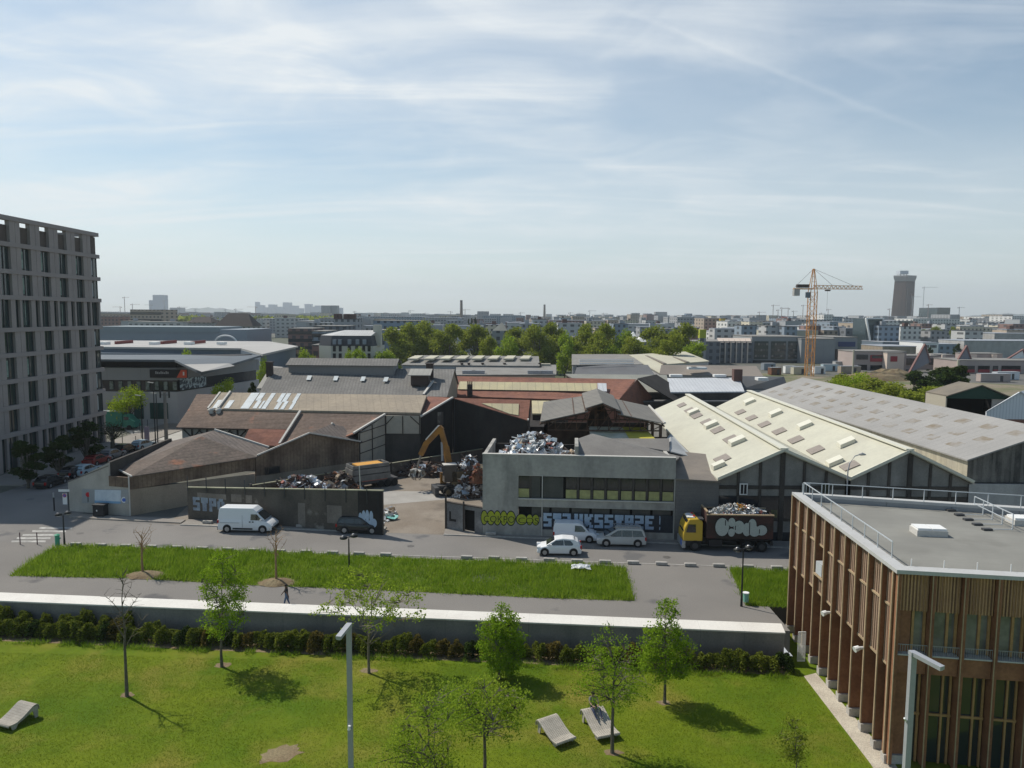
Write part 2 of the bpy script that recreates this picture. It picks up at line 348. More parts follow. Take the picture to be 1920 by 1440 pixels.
# lawn, lower than the path
LZ=-1.5
lw=MB();lw.poly([(-300,-60,LZ),(60,-60,LZ),(60,49.4,LZ),(19.2,53.5,LZ),wl(19.2,-.6)+Vector((0,0,LZ)),wl(-300,-.6)+Vector((0,0,LZ))])
struct('lawn',lw,'lawn')
def blob(cx,cy,rx,ry,z,rz=0,n=22,jag=.18):
    pts=[]
    for k in range(n):
        t=2*math.pi*k/n;r=1+rnd.uniform(-jag,jag);x,y=math.cos(t)*rx*r,math.sin(t)*ry*r
        pts.append((cx+x*math.cos(rz)-y*math.sin(rz),cy+x*math.sin(rz)+y*math.cos(rz),z))
    return pts
bd=MB();bd.poly([wl(-60,-3.75)+Vector((0,0,LZ+.006)),wl(18,-3.4)+Vector((0,0,LZ+.006)),wl(18,-.7)+Vector((0,0,LZ+.006)),wl(-60,-.7)+Vector((0,0,LZ+.006))])
struct('planting_bed',bd,'earth')
for px,py,rx,ry,rz in((525,1413,1.15,.75,.5),(238,1303,.42,.32,0),(418,1247,.55,.34,0),(690,1258,.55,.34,0),(1245,1318,.4,.3,0),(1150,1412,.5,.3,0)):
    c=P(px,py,LZ);e=MB();e.poly(blob(c.x,c.y,rx,ry,LZ+.008,rz,jag=.25));struct('bare_earth',e,'earth')
gp=[P(1507,1268,LZ),P(1530,1262,LZ),P(1678,1432,LZ),P(1700,1470,LZ),P(1655,1470,LZ),P(1632,1432,LZ)]
gv=MB();gv.poly([Vector((p.x,p.y,LZ+.012))for p in gp]);struct('gravel_strip',gv,'gravel')
# retaining wall with white coping
rw=thing('retaining_wall','long low concrete retaining wall with a wide white coping between path and lawn','wall',(W0.x,W0.y,LZ))
m_=MB();m_.slab([wl(-90,-.02)+Vector((0,0,.40)),wl(18.55,-.02)+Vector((0,0,.40)),wl(18.3,-1.42)+Vector((0,0,.40)),wl(-90,-1.42)+Vector((0,0,.40))][::-1],2.0);m_.build('wall_body','cast_concrete',rw)
m_=MB();m_.slab([wl(-90,.04)+Vector((0,0,.50)),wl(18.6,.04)+Vector((0,0,.50)),wl(18.33,-1.47)+Vector((0,0,.50)),wl(-90,-1.47)+Vector((0,0,.50))][::-1],.097);m_.build('coping','white_coping',rw)
# wild grass strips
def inpoly(poly,x,y):
    n=len(poly);c=np.zeros(len(x),bool);j=n-1
    for i in range(n):
        xi,yi=poly[i];xj,yj=poly[j]
        c^=((yi>y)!=(yj>y))&(x<(xj-xi)*(y-yi)/(yj-yi+1e-12)+xi);j=i
    return c
def vnoise(x,y,s,seed=0):
    r=np.random.RandomState(seed);G=r.rand(64,64);u=x*s;v=y*s;i=np.floor(u).astype(int);j=np.floor(v).astype(int)
    fu=u-i;fv=v-j;fu=fu*fu*(3-2*fu);fv=fv*fv*(3-2*fv)
    a_=lambda p,q:G[(i+p)%64,(j+q)%64]
    return(a_(0,0)*(1-fu)+a_(1,0)*fu)*(1-fv)+(a_(0,1)*(1-fu)+a_(1,1)*fu)*fv
def scatter(poly,n):
    xs=[p[0]for p in poly];ys=[p[1]for p in poly]
    x=NR.uniform(min(xs),max(xs),n*2);y=NR.uniform(min(ys),max(ys),n*2);k=inpoly(poly,x,y);return x[k][:n],y[k][:n]
strip1=[tuple(P(*q)[:2])for q in((18,1080),(60,1052),(100,1028),(160,1024),(330,1030),(700,1044),(1150,1062),(1172,1066),(1180,1090),(1190,1127),(1000,1121),(700,1106),(480,1098),(250,1085),(100,1082))]
strip2=[tuple(P(*q)[:2])for q in((1368,1068),(1500,1074),(1500,1140),(1400,1136),(1384,1100))]
mounds=[P(273,1079),P(519,1093)]
def wild(poly,n,name,label):
    x,y=scatter(poly,n)
    for c in mounds:
        k=((x-c.x)/1.5)**2+((y-c.y)/1.0)**2>1+0.5*NR.rand(len(x));x=x[k];y=y[k]
    d=vnoise(x,y,.55,1)*.5+vnoise(x,y,1.6,2)*.35+vnoise(x,y,.17,3)*.25
    jt=NR.rand(len(x))<.35;x=x+jt*NR.normal(size=len(x))*.22;y=y+jt*NR.normal(size=len(x))*.16
    left=np.clip((-20-x)/20,0,1);k=NR.rand(len(x))<np.clip((d+.55-.12*left)*1.1,0,1);x=x[k];y=y[k];d=d[k]
    h=.18+.55*np.clip(d-.2,0,1)
    v,f=blades(np.stack([x,y,np.zeros(len(x))],1),h,.055,.35)
    return tag(npmesh(name,v,f,'wild_grass'),label,'grass',kind='stuff')
for pp in(strip1,strip2):
    e=MB();e.poly([(x,y,.0125)for x,y in pp]);struct('grass_verge',e,'verge_soil' if 'verge_soil' in MATS else mat('verge_soil',(0.09,0.14,0.01),0.95,(0.15,0.17,0.04),0.5,fine=0.3,fscale=6,bump=1.0,bscale=12))
wild(strip1,62000,'wild_grass','tall wild green grass growing in the long verge between road and path')
wild(strip2,12000,'wild_grass','tall wild green grass in the short verge beside the timber building')
for c in mounds:
    nn=26;m_=MB();rings=[]
    for r_,z_ in((1.0,.013),(.7,.16),(.3,.3)):rings.append([(c.x+math.cos(2*math.pi*k/nn)*1.5*r_*(1+rnd.uniform(-.1,.1)),c.y+math.sin(2*math.pi*k/nn)*1.0*r_*(1+rnd.uniform(-.1,.1)),z_+rnd.uniform(0,.04))for k in range(nn)])
    b0=0;m_.v=sum(rings,[])
    for r_ in range(2):
        for k in range(nn):k2=(k+1)%nn;m_.f.append((r_*nn+k,r_*nn+k2,(r_+1)*nn+k2,(r_+1)*nn+k))
    m_.f.append(tuple(range(2*nn,3*nn)));struct('soil_mound',m_,'earth')
# short grass of the lawn
xs,ys=scatter([tuple(P(-60,1222,LZ)[:2]),tuple(P(1500,1262,LZ)[:2]),tuple(P(1640,1450,LZ)[:2]),tuple(P(-60,1470,LZ)[:2])],150000)
for px,py,r_ in((525,1413,1.0),(238,1303,.4),(418,1247,.5),(690,1258,.6),(1245,1318,.45),(1150,1412,.6)):
    c=P(px,py,LZ);k=(xs-c.x)**2+(ys-c.y)**2>r_*r_;xs=xs[k];ys=ys[k]
k=NR.rand(len(xs))<.35+1.0*vnoise(xs,ys,.4,5);xs=xs[k];ys=ys[k]
v,f=blades(np.stack([xs,ys,np.full(len(xs),LZ)],1),.045,.03,.6)
tag(npmesh('lawn_grass',v,f,'lawn_grass'),'short mown grass of the big lawn','grass',kind='stuff')
# stone blocks on the kerb line
xk=-40.2;first=True
while xk<24:
    if not(-6>xk>-9):
        lab='low grey stone block set in the kerb line along the near side of the road'
        if first:
            m_=MB();m_.box((0,0,.14),(1.0,.32,.28));blk=m_.build('stone_block','stone_block');mod=blk.modifiers.new('bev','BEVEL');mod.width=.03
            tag(blk,lab,'stone block','stone blocks along the road edge');blk.location=(xk,nk(xk)-.35,0.02);blk.rotation_euler=(0,0,-.083);first=False
        else:
            c=blk.copy();COL.objects.link(c);c.location=(xk,nk(xk)-.35+rnd.uniform(-.06,.06),0.02);c.rotation_euler=(0,0,-.083+rnd.uniform(-.05,.05))
    xk+=2.42
for px,py,lab in((388,984,'stone block on the far pavement behind the white panel van'),(564,991,'stone block on the far pavement beside the metal cabinet'),(920,1006,'stone block on the far pavement under the yellow graffiti')):
    c=blk.copy();COL.objects.link(c);q=P(px,py);c.location=(q.x,q.y+.2,.1);c['label']=lab;c['group']='stone blocks on the far pavement'
# ================================================================ industrial quarter
def onwall(px,py,a,b):
    """point of the vertical plane through a and b seen at this pixel"""
    d=ray(px,py);ax,ay=a[0],a[1];bx,by=b[0]-ax,b[1]-ay
    n=Vector((-by,bx));t=(n.x*ax+n.y*ay)/(n.x*d.x+n.y*d.y);return Vector((d.x*t,d.y*t,CAMH+d.z*t))
def drop(mb,pts,z0=0.0,dz=0.0,shrink=0.0):
    """solid under a (possibly sloping) polygon down to z0"""
    c=sum((Vector(p)for p in pts),Vector())/len(pts);q=[]
    for p in pts:
        p=Vector(p);
        if shrink:p=Vector((p.x+(c.x-p.x)*shrink,p.y+(c.y-p.y)*shrink,p.z))
        q.append(Vector((p.x,p.y,p.z-dz)))
    n=len(q);b=len(mb.v);mb.v+=[tuple(p)for p in q]+[(p.x,p.y,z0)for p in q]
    mb.f.append(tuple(range(b,b+n)));mb.f.append(tuple(range(b+2*n-1,b+n-1,-1)))
    for i in range(n):
        j=(i+1)%n;mb.f.append((b+i,b+n+i,b+n+j,b+j))
    return mb
def lerp(a,b,t):return Vector(a)+(Vector(b)-Vector(a))*t
CO=lambda d,per,sc,amt,w=.5:(d,per,w,sc,amt)
mat('tile_brown',(0.11,0.09,0.075),0.95,(0.155,0.12,0.10),0.5,fine=0.25,fscale=3,patches=((0.28,0.13,0.08),0.35,0.62,0.72),stripe=CO((.70,-.71,0),.62,(0.06,0.045,0.038),.35,.22))
mat('tile_long',(0.145,0.108,0.088),0.95,(0.195,0.14,0.108),0.25,fine=0.22,fscale=2.5,patches=((0.36,0.15,0.09),0.4,0.60,0.72),stripe=CO((0,1,0),.8,(0.10,0.07,0.055),.35,.25))
mat('tile_red',(0.27,0.125,0.085),0.95,(0.21,0.10,0.075),0.5,fine=0.2,fscale=2,patches=((0.20,0.10,0.08),0.5,0.58,0.70),stripe=[CO((0,1,0),.9,(0.17,0.075,0.055),.35,.25)])
mat('tile_dark',(0.125,0.105,0.095),0.95,(0.17,0.14,0.12),0.6,fine=0.25,fscale=3,stripe=CO((.72,.69,0),.7,(0.06,0.05,0.045),.4,.3))
mat('fibre_tan',(0.36,0.30,0.225),0.9,(0.29,0.245,0.19),0.22,fine=0.1,fscale=2,stripe=[CO((1,.25,0),1.05,(0.24,0.20,0.155),.55,.10),CO((0,1,0),2.3,(.25,.21,.17),.5,.05)])
mat('fibre_grey',(0.205,0.195,0.18),0.95,(0.155,0.15,0.14),0.25,fine=0.18,fscale=3,stripe=CO((1,.1,0),.55,(0.12,0.115,0.11),.45,.4))
mat('fibre_light',(0.34,0.33,0.30),0.9,(0.28,0.275,0.255),0.3,fine=0.1,stripe=CO((1,0,0),.9,(0.22,0.22,0.2),.3,.3))
mat('clear_sheet',(0.55,0.60,0.62),0.5,(0.45,0.48,0.48),1.2,fine=0.15)
mat('yellowed_sheet',(0.50,0.44,0.26),0.7,(0.42,0.37,0.24),0.4,fine=0.12,stripe=CO((1,0,0),1.5,(0.30,0.27,0.18),.6,.12))
mat('board_brown',(0.15,0.105,0.075),0.95,(0.25,0.185,0.13),0.35,fine=0.2,fscale=3,streak=.65,scol=(0.06,0.042,0.034),stripe=CO((.69,.72,0),.45,(0.07,0.05,0.04),.5,.14))
mat('render_beige',(0.36,0.29,0.22),0.95,(0.29,0.24,0.18),0.4,fine=0.12,streak=.4)
mat('render_white',(0.48,0.45,0.40),0.95,(0.40,0.37,0.32),0.5,fine=0.1,streak=.3,scol=(0.22,0.2,0.17))
mat('render_grey',(0.43,0.41,0.37),0.9,(0.31,0.30,0.275),0.22,fine=0.1,fscale=3,streak=.7,scol=(0.13,0.127,0.12))
mat('sooty_wall',(0.030,0.026,0.024),0.95,(0.045,0.04,0.036),0.4,fine=0.2,streak=.3,stripe=CO((.7,.7,0),1.1,(0.03,0.03,0.03),.6,.1))
mat('dark_wall',(0.06,0.053,0.048),0.95,(0.09,0.08,0.07),0.35,fine=0.2,streak=.5)
mat('grimy_wall',(0.14,0.122,0.10),0.95,(0.07,0.062,0.055),0.33,mix=(0.3,0.7),fine=0.18,streak=.6,scol=(0.055,0.05,0.045),patches=((0.25,0.23,0.2),0.35,0.60,0.66))
mat('panel_cream',(0.47,0.42,0.34),0.9,(0.40,0.36,0.30),0.7,fine=0.1,streak=.35)
mat('timber_dark',(0.07,0.058,0.05),0.95,fine=0.2)
mat('trim_light',(0.52,0.50,0.46),0.8,fine=0.1)
mat('black_void',(0.012,0.012,0.012),1.0,fine=0)
mat('steel_dark',(0.06,0.06,0.062),0.6,fine=0.1)
mat('rust',(0.22,0.10,0.055),0.9,(0.13,0.07,0.05),1.5,fine=0.2)
mat('tin_grey',(0.245,0.235,0.215),0.8,(0.19,0.18,0.165),0.3,fine=0.12,stripe=CO((1,.2,0),.7,(0.17,0.16,0.15),.3,.3),patches=((0.15,.11,.08),.3,.66,.75))
mat('cream_metal',(0.50,0.485,0.39),0.6,(0.44,0.425,0.345),0.2,fine=0.05,fscale=2,stripe=CO((.04,1,0),.55,(0.46,0.44,0.35),.35,.2),spec=.3)
mat('cream_trim',(0.62,0.60,0.50),0.5,fine=0.04)
mat('tan_light',(0.27,0.235,0.205),0.7,(0.23,0.2,0.175),3,fine=0.08)
mat('grey_fibre_big',(0.32,0.31,0.295),0.92,(0.27,0.262,0.25),0.15,fine=0.1,stripe=CO((0.03,1,0),1.1,(0.22,0.215,0.21),.3,.15),patches=((0.36,0.35,0.33),.12,.60,.75))
mat('aged_cream',(0.46,0.42,0.32),0.9,(0.36,0.33,0.27),0.3,fine=0.1,streak=.6,scol=(0.17,0.15,0.13),stripe=CO((0,1,0),.9,(0.27,0.25,0.2),.5,.12))
mat('brick',(0.27,0.115,0.075),0.95,(0.2,0.09,0.065),0.8,fine=0.2,stripe=[((0,0,1),.3,.12,(0.3,0.26,0.22),.4)])
mat('pale_blockwork',(0.42,0.415,0.40),0.9,(0.35,0.345,0.33),0.3,fine=0.1,streak=.3)
mat('silver_metal',(0.60,0.61,0.62),0.55,(0.53,0.54,0.55),0.3,fine=0.05,stripe=CO((1,0,0),.75,(0.40,0.41,0.42),.45,.3))
mat('roof_sage',(0.27,0.27,0.235),0.9,(0.22,0.22,0.195),0.15,fine=0.1)
mat('roof_dark',(0.16,0.165,0.17),0.9,(0.13,0.13,0.135),0.2,fine=0.1)
mat('roof_taupe',(0.27,0.235,0.20),0.9,(0.22,0.19,0.165),0.1,fine=0.12,patches=((0.36,0.29,0.21),.12,.62,.7))
mat('roof_cream',(0.50,0.475,0.37),0.85,(0.45,0.42,0.33),0.1,fine=0.08)
mat('window_dark',(0.025,0.028,0.032),0.12,fine=0,spec=.6)
mat('yellow_paint',(0.40,0.39,0.17),0.8,(0.30,0.29,0.13),2,fine=0.1)
mat('white_paint',(0.74,0.74,0.72),0.6,fine=0.05)
# ---------- boarded barn in front (left), hipped tile roof
WA=P(243,968);WB=P(673,828,4.45);wa=(WA.x,WA.y);wb=(WB.x,WB.y)
wv=(Vector((WB.x,WB.y,0))-Vector((WA.x,WA.y,0))).normalized();wn=Vector((-wv.y,wv.x,0))      # wn points away behind the wall
def W(px,py):return onwall(px,py,wa,wb)
t=thing('boarded_barn','brown boarded barn with a hipped tile roof and white rendered end wall','barn',(WA.x,WA.y,0))
e0=P(244,892,4.3);e00=P(219,880,4.3);e1=P(479,856,4.5);ap=P(377,818,6.7);rg=P(402,807,6.7);e2=P(504,840,4.5);bk=Vector((rg.x-9,rg.y+2,4.3))
m_=MB();m_.slab([e0-wn*.35,e1-wn*.35,ap,e00],.14);m_.build('roof','tile_brown',t)
m_=MB();m_.slab([e1-wn*.3,e2,rg,ap],.14);m_.build('roof','tile_dark',t)
m_=MB();m_.slab([ap,rg,bk,e00],.14);m_.build('roof','tile_dark',t)
m_=MB();m_.bar(rg+Vector((0,0,.12)),e2+Vector((0,0,.12)),.28,.2);m_.build('ridge_trim','trim_light',t);m_=MB();m_.bar(e00+Vector((0,0,.05)),e0-wn*.4+Vector((0,0,.02)),.14);m_.build('verge_trim','trim_light',t)
tb0,tb1=W(243,918),W(479,889)
w0=Vector((WA.x,WA.y,0));w1=Vector((e1.x,e1.y,0));w1=w0+wv*(w1-w0).dot(wv)
m_=MB();m_.wall(w0-wn*.06,w1-wn*.06,tb0.z,e0.z-.12,e1.z-.12,.2);m_.build('board_wall','board_brown',t)
m_=MB();m_.wall(w0,w1,0,tb0.z,tb1.z,.25);m_.build('base_wall','render_beige',t)
cL=P(130,958);cR=w0;zA=onwall(130,905,cL,cR).z
cP=onwall(203,868,cL,cR);cM=Vector((cP.x,cP.y,0))
m_=MB();m_.slab([cL,cR,(cR.x,cR.y,3.1),(cM.x,cM.y,3.1),(cM.x,cM.y,cP.z),(cL.x,cL.y,zA)],.3,(0,1,0));m_.build('end_wall','render_white',t)
m_=MB();m_.wall((cM.x,cM.y-.06),(cR.x,cR.y-.06),3.1,e00.z-.1,e0.z-.12,.2);m_.build('board_wall','board_brown',t)
bkP=P(322,822,cP.z)
m_=MB();m_.wall((cM.x,cM.y+.3),(bkP.x,bkP.y),0,cP.z,cP.z,.3);m_.build('party_wall','dark_wall',t)
m_=MB();lb=Vector((cL.x-1.5,cL.y+17,0));m_.wall((cL.x,cL.y+.3),(lb.x,lb.y),0,zA-.1,zA-.1,.3,-1);m_.build('side_wall','render_white',t)
m_=MB();m_.slab([(cL.x,cL.y,zA+.12),(cM.x,cM.y,cP.z-.25),(bkP.x,bkP.y,cP.z-.25),(lb.x,lb.y,zA+.12)],.12);m_.build('roof','tile_dark',t)
m_=MB();m_.tube([Vector((WA.x,WA.y,.1))-wn*.2,Vector((WA.x,WA.y,4.3))-wn*.2],.07);m_.build('drainpipe','trim_light',t)
q0,q1=onwall(154,917,cL,cR),onwall(241,943,cL,cR)
# wall panel with a stop sign picture, white poster and round badge
tp=thing('wall_billboard','pale blue and white painted signboard on the white end wall of the barn','signboard',(q0.x,q0.y,0))
def wq(px,py,off=.06):p=onwall(px,py,cL,cR);return p+Vector((.02,-off,0))
m_=MB();m_.slab([wq(154,943),wq(241,944),wq(241,918),wq(154,917)],.05,(0,1,0));m_.build('back_panel',mat('sign_grey',(0.33,0.34,0.34),.8,fine=.08),tp)
m_=MB();m_.slab([wq(178,943,.09),wq(227,944,.09),wq(227,919,.09),wq(178,918,.09)],.03,(0,1,0));m_.build('poster',mat('poster_white',(0.62,0.68,0.72),.7,(0.5,0.56,0.62),1.5,fine=.05),tp)
m_=MB();m_.slab([wq(178,943,.10),wq(227,944,.10),wq(227,940,.10),wq(178,938,.10)],.01,(0,1,0));m_.build('blue_band',mat('band_blue',(0.22,0.38,0.55),.7),tp)
def disc(c,r,n=8,ph=.39):return[c+Vector((math.cos(2*math.pi*k/n+ph)*r,0,math.sin(2*math.pi*k/n+ph)*r))for k in range(n)]
m_=MB();m_.slab(disc(wq(165.5,927,.09),.27),.03,(0,1,0));m_.build('red_octagon',mat('sign_red',(0.55,0.03,0.04),.6),tp)
m_=MB();m_.bar(wq(165.5,931,.08),wq(165.5,941,.08),.06);m_.build('painted_post','steel_dark',tp)
m_=MB();m_.slab(disc(wq(233,937,.09),.31,20),.03,(0,1,0));m_.build('badge','white_paint',tp)
m_=MB();m_.slab(disc(wq(233,937,.11),.2,20),.01,(0,1,0));m_.build('badge_centre',mat('badge_blue',(0.08,0.16,0.5),.6),tp)
# ---------- gabled boarded shed
t=thing('gabled_shed','brown vertical boarded shed with a dark window and low gable beside the hipped barn','shed',(w1.x,w1.y,0))
g0=W(479,854);gA=W(577,812);g1=W(673,828)
rb2=P(622,795,gA.z+.1);lb2=Vector((g0.x,g0.y,g0.z))+(rb2-gA)*.8;lb2.z=g0.z;rr2=P(635,806,5.6)
m_=MB();m_.slab([gA-wn*.3,g1-wn*.3,Vector((g1.x,g1.y,g1.z))+Vector(((rb2-gA).x,(rb2-gA).y,0)),rb2],.14);m_.build('roof','tile_dark',t)
m_=MB();m_.slab([g0-wn*.3,gA-wn*.3,rb2,lb2],.14);m_.build('roof','tile_dark',t)
b0,bA,b1=[Vector((p.x,p.y,0))for p in(g0,gA,g1)]
lo=W(479,893).z;lo1=W(673,866).z
m_=MB();m_.slab([Vector((b0.x,b0.y,lo)),Vector((b1.x,b1.y,lo1)),g1-Vector((0,0,.1)),gA-Vector((0,0,.1)),g0-Vector((0,0,.1))],.22,wn);m_.build('board_wall','board_brown',t)
m_=MB();m_.wall(b0+wn*.04,b1+wn*.04,0,lo,lo1,.2);m_.build('base_wall','render_beige',t)
m_=MB();m_.bar(rb2+Vector((0,0,.12)),rr2+Vector((0,0,.1)),.25);m_.build('ridge_trim','trim_light',t);m_=MB();m_.bar(g0-wn*.4+Vector((0,0,.08)),gA-wn*.4+Vector((0,0,.08)),.16);m_.bar(gA-wn*.4+Vector((0,0,.08)),g1-wn*.4+Vector((0,0,.08)),.16);m_.build('verge_trim','trim_light',t)
def wallrect(mb,f,x0,y0,x1,y1,n,t_=.1):
    mb.slab([f(x0,y1)+n*.0,f(x1,y1),f(x1,y0),f(x0,y0)],t_,n);return mb
m_=MB();m_.slab([W(497,890)-wn*.03,W(524,886)-wn*.03,W(524,874)-wn*.03,W(497,877)-wn*.03],.04,wn);fr=m_.build('window','window_dark',t)
m_=MB();
for a_,b_ in(((497,890),(524,886)),((497,877),(524,874)),((497,890),(497,877)),((524,886),(524,874)),((502,889),(502,877))):m_.bar(W(*a_)-wn*.07,W(*b_)-wn*.07,.09)
m_.build('frame','timber_dark',fr)
# ---------- long tiled warehouse
t=thing('long_warehouse','long warehouse with brown tiles below and a band of tan corrugated sheets along its ridge','warehouse',(-40,105,0))
zr,zm,ze=9.2,7.4,5.5
R0,R1=P(369,739,zr),P(800,745,zr);M0,M1=P(352,769,zm),P(788,778,zm);E0,E1=P(330,801,ze),P(467,804,ze)
M563,M723=P(563,774.5,zm),P(722,777.5,zm)
S0,S1=P(452,833,3.7),P(524,836,3.7)
m_=MB();m_.slab([R0,R1,M1,M0],.14);m_.build('roof','tile_long',t)
m_=MB();m_.slab([lerp(M0,M1,0),M563,lerp(P(524,836,3.7),M563,.5),E1,E0],.14);m_.build('roof','tile_long',t)
gl=Vector((-20.5,97.9,0));
m_=MB();G665=P(663,813,5.6);m_.slab([M563+Vector((.02,0,0)),M723,G665,P(600,835,4.2),S1],.14);m_.build('roof','tile_long',t)
m_=MB();m_.slab([E1+Vector((0,0,.01)),P(540,805,ze)+Vector((0,0,.01)),S1,S0],.13);m_.build('roof','tile_red',t)
up=Vector((0,0,.1))
up=up*3.2;m_=MB();s0_,s1_=P(413,739.6,zr)+up,P(390,770.0,zm)+up
for i in range(24):m_.slab([lerp(s0_,R1+up,i/24),lerp(s0_,R1+up,(i+1)/24),lerp(s1_,M1+up,(i+1)/24),lerp(s1_,M1+up,i/24)],.3)
cs=m_.build('ridge_sheeting','fibre_tan',t)
m_=MB();m_.bar(M563+up,S1+up,.3,.2);m_.build('flashing','trim_light',t);m_=MB();m_.bar(P(413,739.6,zr)+up,P(390,770.0,zm)+up,.25);m_.bar(P(432,739.9,zr)+up*1.5,P(409,770.6,zm)+up*1.5,.25);m_.build('flashing','trim_light',t)
up=Vector((0,0,.1))
def onroof(u,v,lift=.38):   # u along the strip between photo x 413..800 at the ridge, v down the slope
    a_=lerp(P(413,739.6,zr),R1,u);b_=lerp(P(390,770.0,zm),M1,u);return lerp(a_,b_,v)+Vector((0,0,lift))
for u0,u1,v0,v1 in((.02,.045,.5,.98),(.075,.10,.5,.98),(.155,.195,.02,.98),(.20,.225,.02,.5),(.212,.232,.5,.96),(.255,.275,.02,.97),(.305,.325,.02,.55),(.33,.35,.02,.55),(.315,.335,.55,.98),(.345,.362,.5,.98),(.38,.398,.02,.55),(.385,.40,.55,.98),(.24,.25,.5,.96)):
    m_=MB();m_.slab([onroof(u0,v0),onroof(u1,v0),onroof(u1,v1),onroof(u0,v1)],.05);m_.build('roof_light','clear_sheet',t)
m_=MB();drop(m_,[R0,R1,Vector((R1.x,R1.y+6,6.5)),Vector((R0.x,R0.y+6,6.5))],0,.2);drop(m_,[M0+Vector((.2,.3,0)),M1+Vector((0,.3,0)),R1,R0],0,.2,0);m_.build('wall','dark_wall',t)
m_=MB();m_.slab([R1,R0,Vector((R0.x-1,R0.y+7,6.3)),Vector((R1.x,R1.y+7,6.3))],.14);m_.build('roof','tile_long',t)
Ea,Eb=Vector((E0.x+.5,E0.y+.8,0)),Vector((E1.x+3,E1.y+.8,0))
m_=MB();m_.wall(Ea,Eb,0,5.3,5.3,.25);m_.wall(Eb+Vector((.05,0,0)),(gl.x,gl.y+4),0,3.6,4.0,.25);m_.wall(Ea+Vector((.1,.3,0)),(R0.x+.3,R0.y),0,5.3,8.9,.25);m_.build('wall','render_white',t)
m_=MB()
for px in(361,389,417,446):
    p=onwall(px,815,Ea,Eb);b_=Vector((p.x,p.y-.1,0));m_.bar(b_,b_+Vector((0,0,5.2)),.2)
    for s in(-1,1):m_.bar(b_+Vector((0,0,3.9)),b_+Vector((s*1.2,-.02,5.1)),.14)
m_.bar(Ea+Vector((0,-.12,5.25)),Eb+Vector((0,-.12,5.25)),.18);m_.build('timber_frame','timber_dark',t)
for px,py in((396,775),(410,775)):
    p=P(px,py,zm-.3);m_=MB();m_.tube([p,p+Vector((0,0,.5))],.35,10);m_.tube([p+Vector((0,0,.5)),p+Vector((0,0,.75))],[.5,.3],10);m_.build('roof_vent','trim_light',t)
# panelled gable bay at its right end
t=thing('panelled_bay','cream panelled gable bay with thin dark framing between the boarded shed and the black building','building',(-20,98,0))
pa=Vector((-20.4,98.0,0));pb=Vector((M723.x,M723.y,0));pc=Vector((M1.x,M1.y,0))
zA_=onwall(668,813,pa,pb).z
m_=MB();m_.slab([pa,pb,pb+Vector((0,0,zm-.15)),pa+Vector((0,0,zA_-.1))],.3,wn);m_.build('gable_wall','panel_cream',t)
zc=onwall(750,813,pb,pc).z
m_=MB();m_.wall(pb,pc,zc,zm-.12,zm-.12,.3);m_.build('upper_panels','panel_cream',t)
m_=MB();m_.wall(pb+Vector((0,.1,0)),pc+Vector((0,.1,0)),0,zc,zc,.3);m_.build('dark_wall','dark_wall',t)
m_=MB()
for f_ in(0,.48,1.0):
    b_=lerp(pa,pb,f_)-wn*.05;m_.bar(b_,b_+Vector((0,0,zA_+(zm-zA_)*f_-.1)),.12)
for z_ in(3.2,4.6,6.0):m_.bar(pa-wn*.05+Vector((0,0,z_-.4)),pb-wn*.05+Vector((0,0,z_)),.09)
for f_ in(.02,.5,.98):b_=lerp(pb,pc,f_)-Vector((0,.05,0));m_.bar(b_+Vector((0,0,zc)),b_+Vector((0,0,zm-.15)),.12)
m_.bar(pb+Vector((0.1,-.06,zm-1.4)),pb+Vector((1.2,-.06,zm-.2)),.12);m_.bar(pc+Vector((-.1,-.06,zm-1.4)),pc+Vector((-1.4,-.06,zm-.2)),.12)
m_.build('framing','timber_dark',t)
m_=MB();m_.bar(G665+Vector((0,-.1,.1)),M723+Vector((0,-.1,.1)),.3,.2);m_.build('verge_trim','trim_light',t)
# ---------- black building with red tiled roof
t=thing('black_gabled_building','soot black building with a red tiled roof behind the material handler','building',(-9,104,0))
c0=Vector((M1.x+.05,M1.y,7.1));c1=P(849,746,9.1);c2=Vector((2.3,104.0,6.6));r0=P(802,743,9.1);r1=P(994,750,9.1)
m_=MB();m_.slab([c0,c1,r0],.14);m_.slab([c1,c2,r1],.14);m_.build('roof','tile_red',t)
m_=MB();m_.slab([r1,r0,r0+Vector((0,8,-3.3)),r1+Vector((0,8,-3.3))],.14);m_.build('roof','tile_red',t)
def cr(px,py,lift=.12):
    d=ray(px,py);n=(c2-c1).cross(r1-c1);tt=n.dot(c1-Vector((0,0,CAMH)))/n.dot(d);return Vector((0,0,CAMH))+d*tt+Vector((0,0,lift))
m_=MB();m_.slab([cr(903,757.5),cr(973,758.5),cr(972,780),cr(955,777)],.06);m_.build('roof_light','yellowed_sheet',t)
m_=MB();m_.wall(c0,c1,0,c0.z-.1,c1.z-.1,.25);m_.wall(Vector((c1.x+.02,c1.y-.02,0)),c2,0,c1.z-.1,c2.z-.1,.25);m_.wall(Vector((c2.x+.05,c2.y,0)),r1,0,c2.z-.1,r1.z-.1,.25);m_.wall((r1.x,r1.y+.1),(r1.x,r1.y+8),0,r1.z-.1,5.6,.25);m_.build('wall','sooty_wall',t)
m_=MB();m_.bar(c0+Vector((0,-.15,.1)),c1+Vector((0,-.15,.1)),.28,.2);m_.build('verge_trim','trim_light',t);m_=MB();m_.bar(c2+Vector((0,-.2,.05)),P(975,783,6.5)+Vector((1.2,-.2,.6)),.2);m_.build('verge_trim','trim_light',t)
m_=MB();m_.tube([c1+Vector((0.25,-.25,0)),Vector((c1.x+.25,c1.y-.25,.2))],.06);m_.build('drainpipe','steel_dark',t)
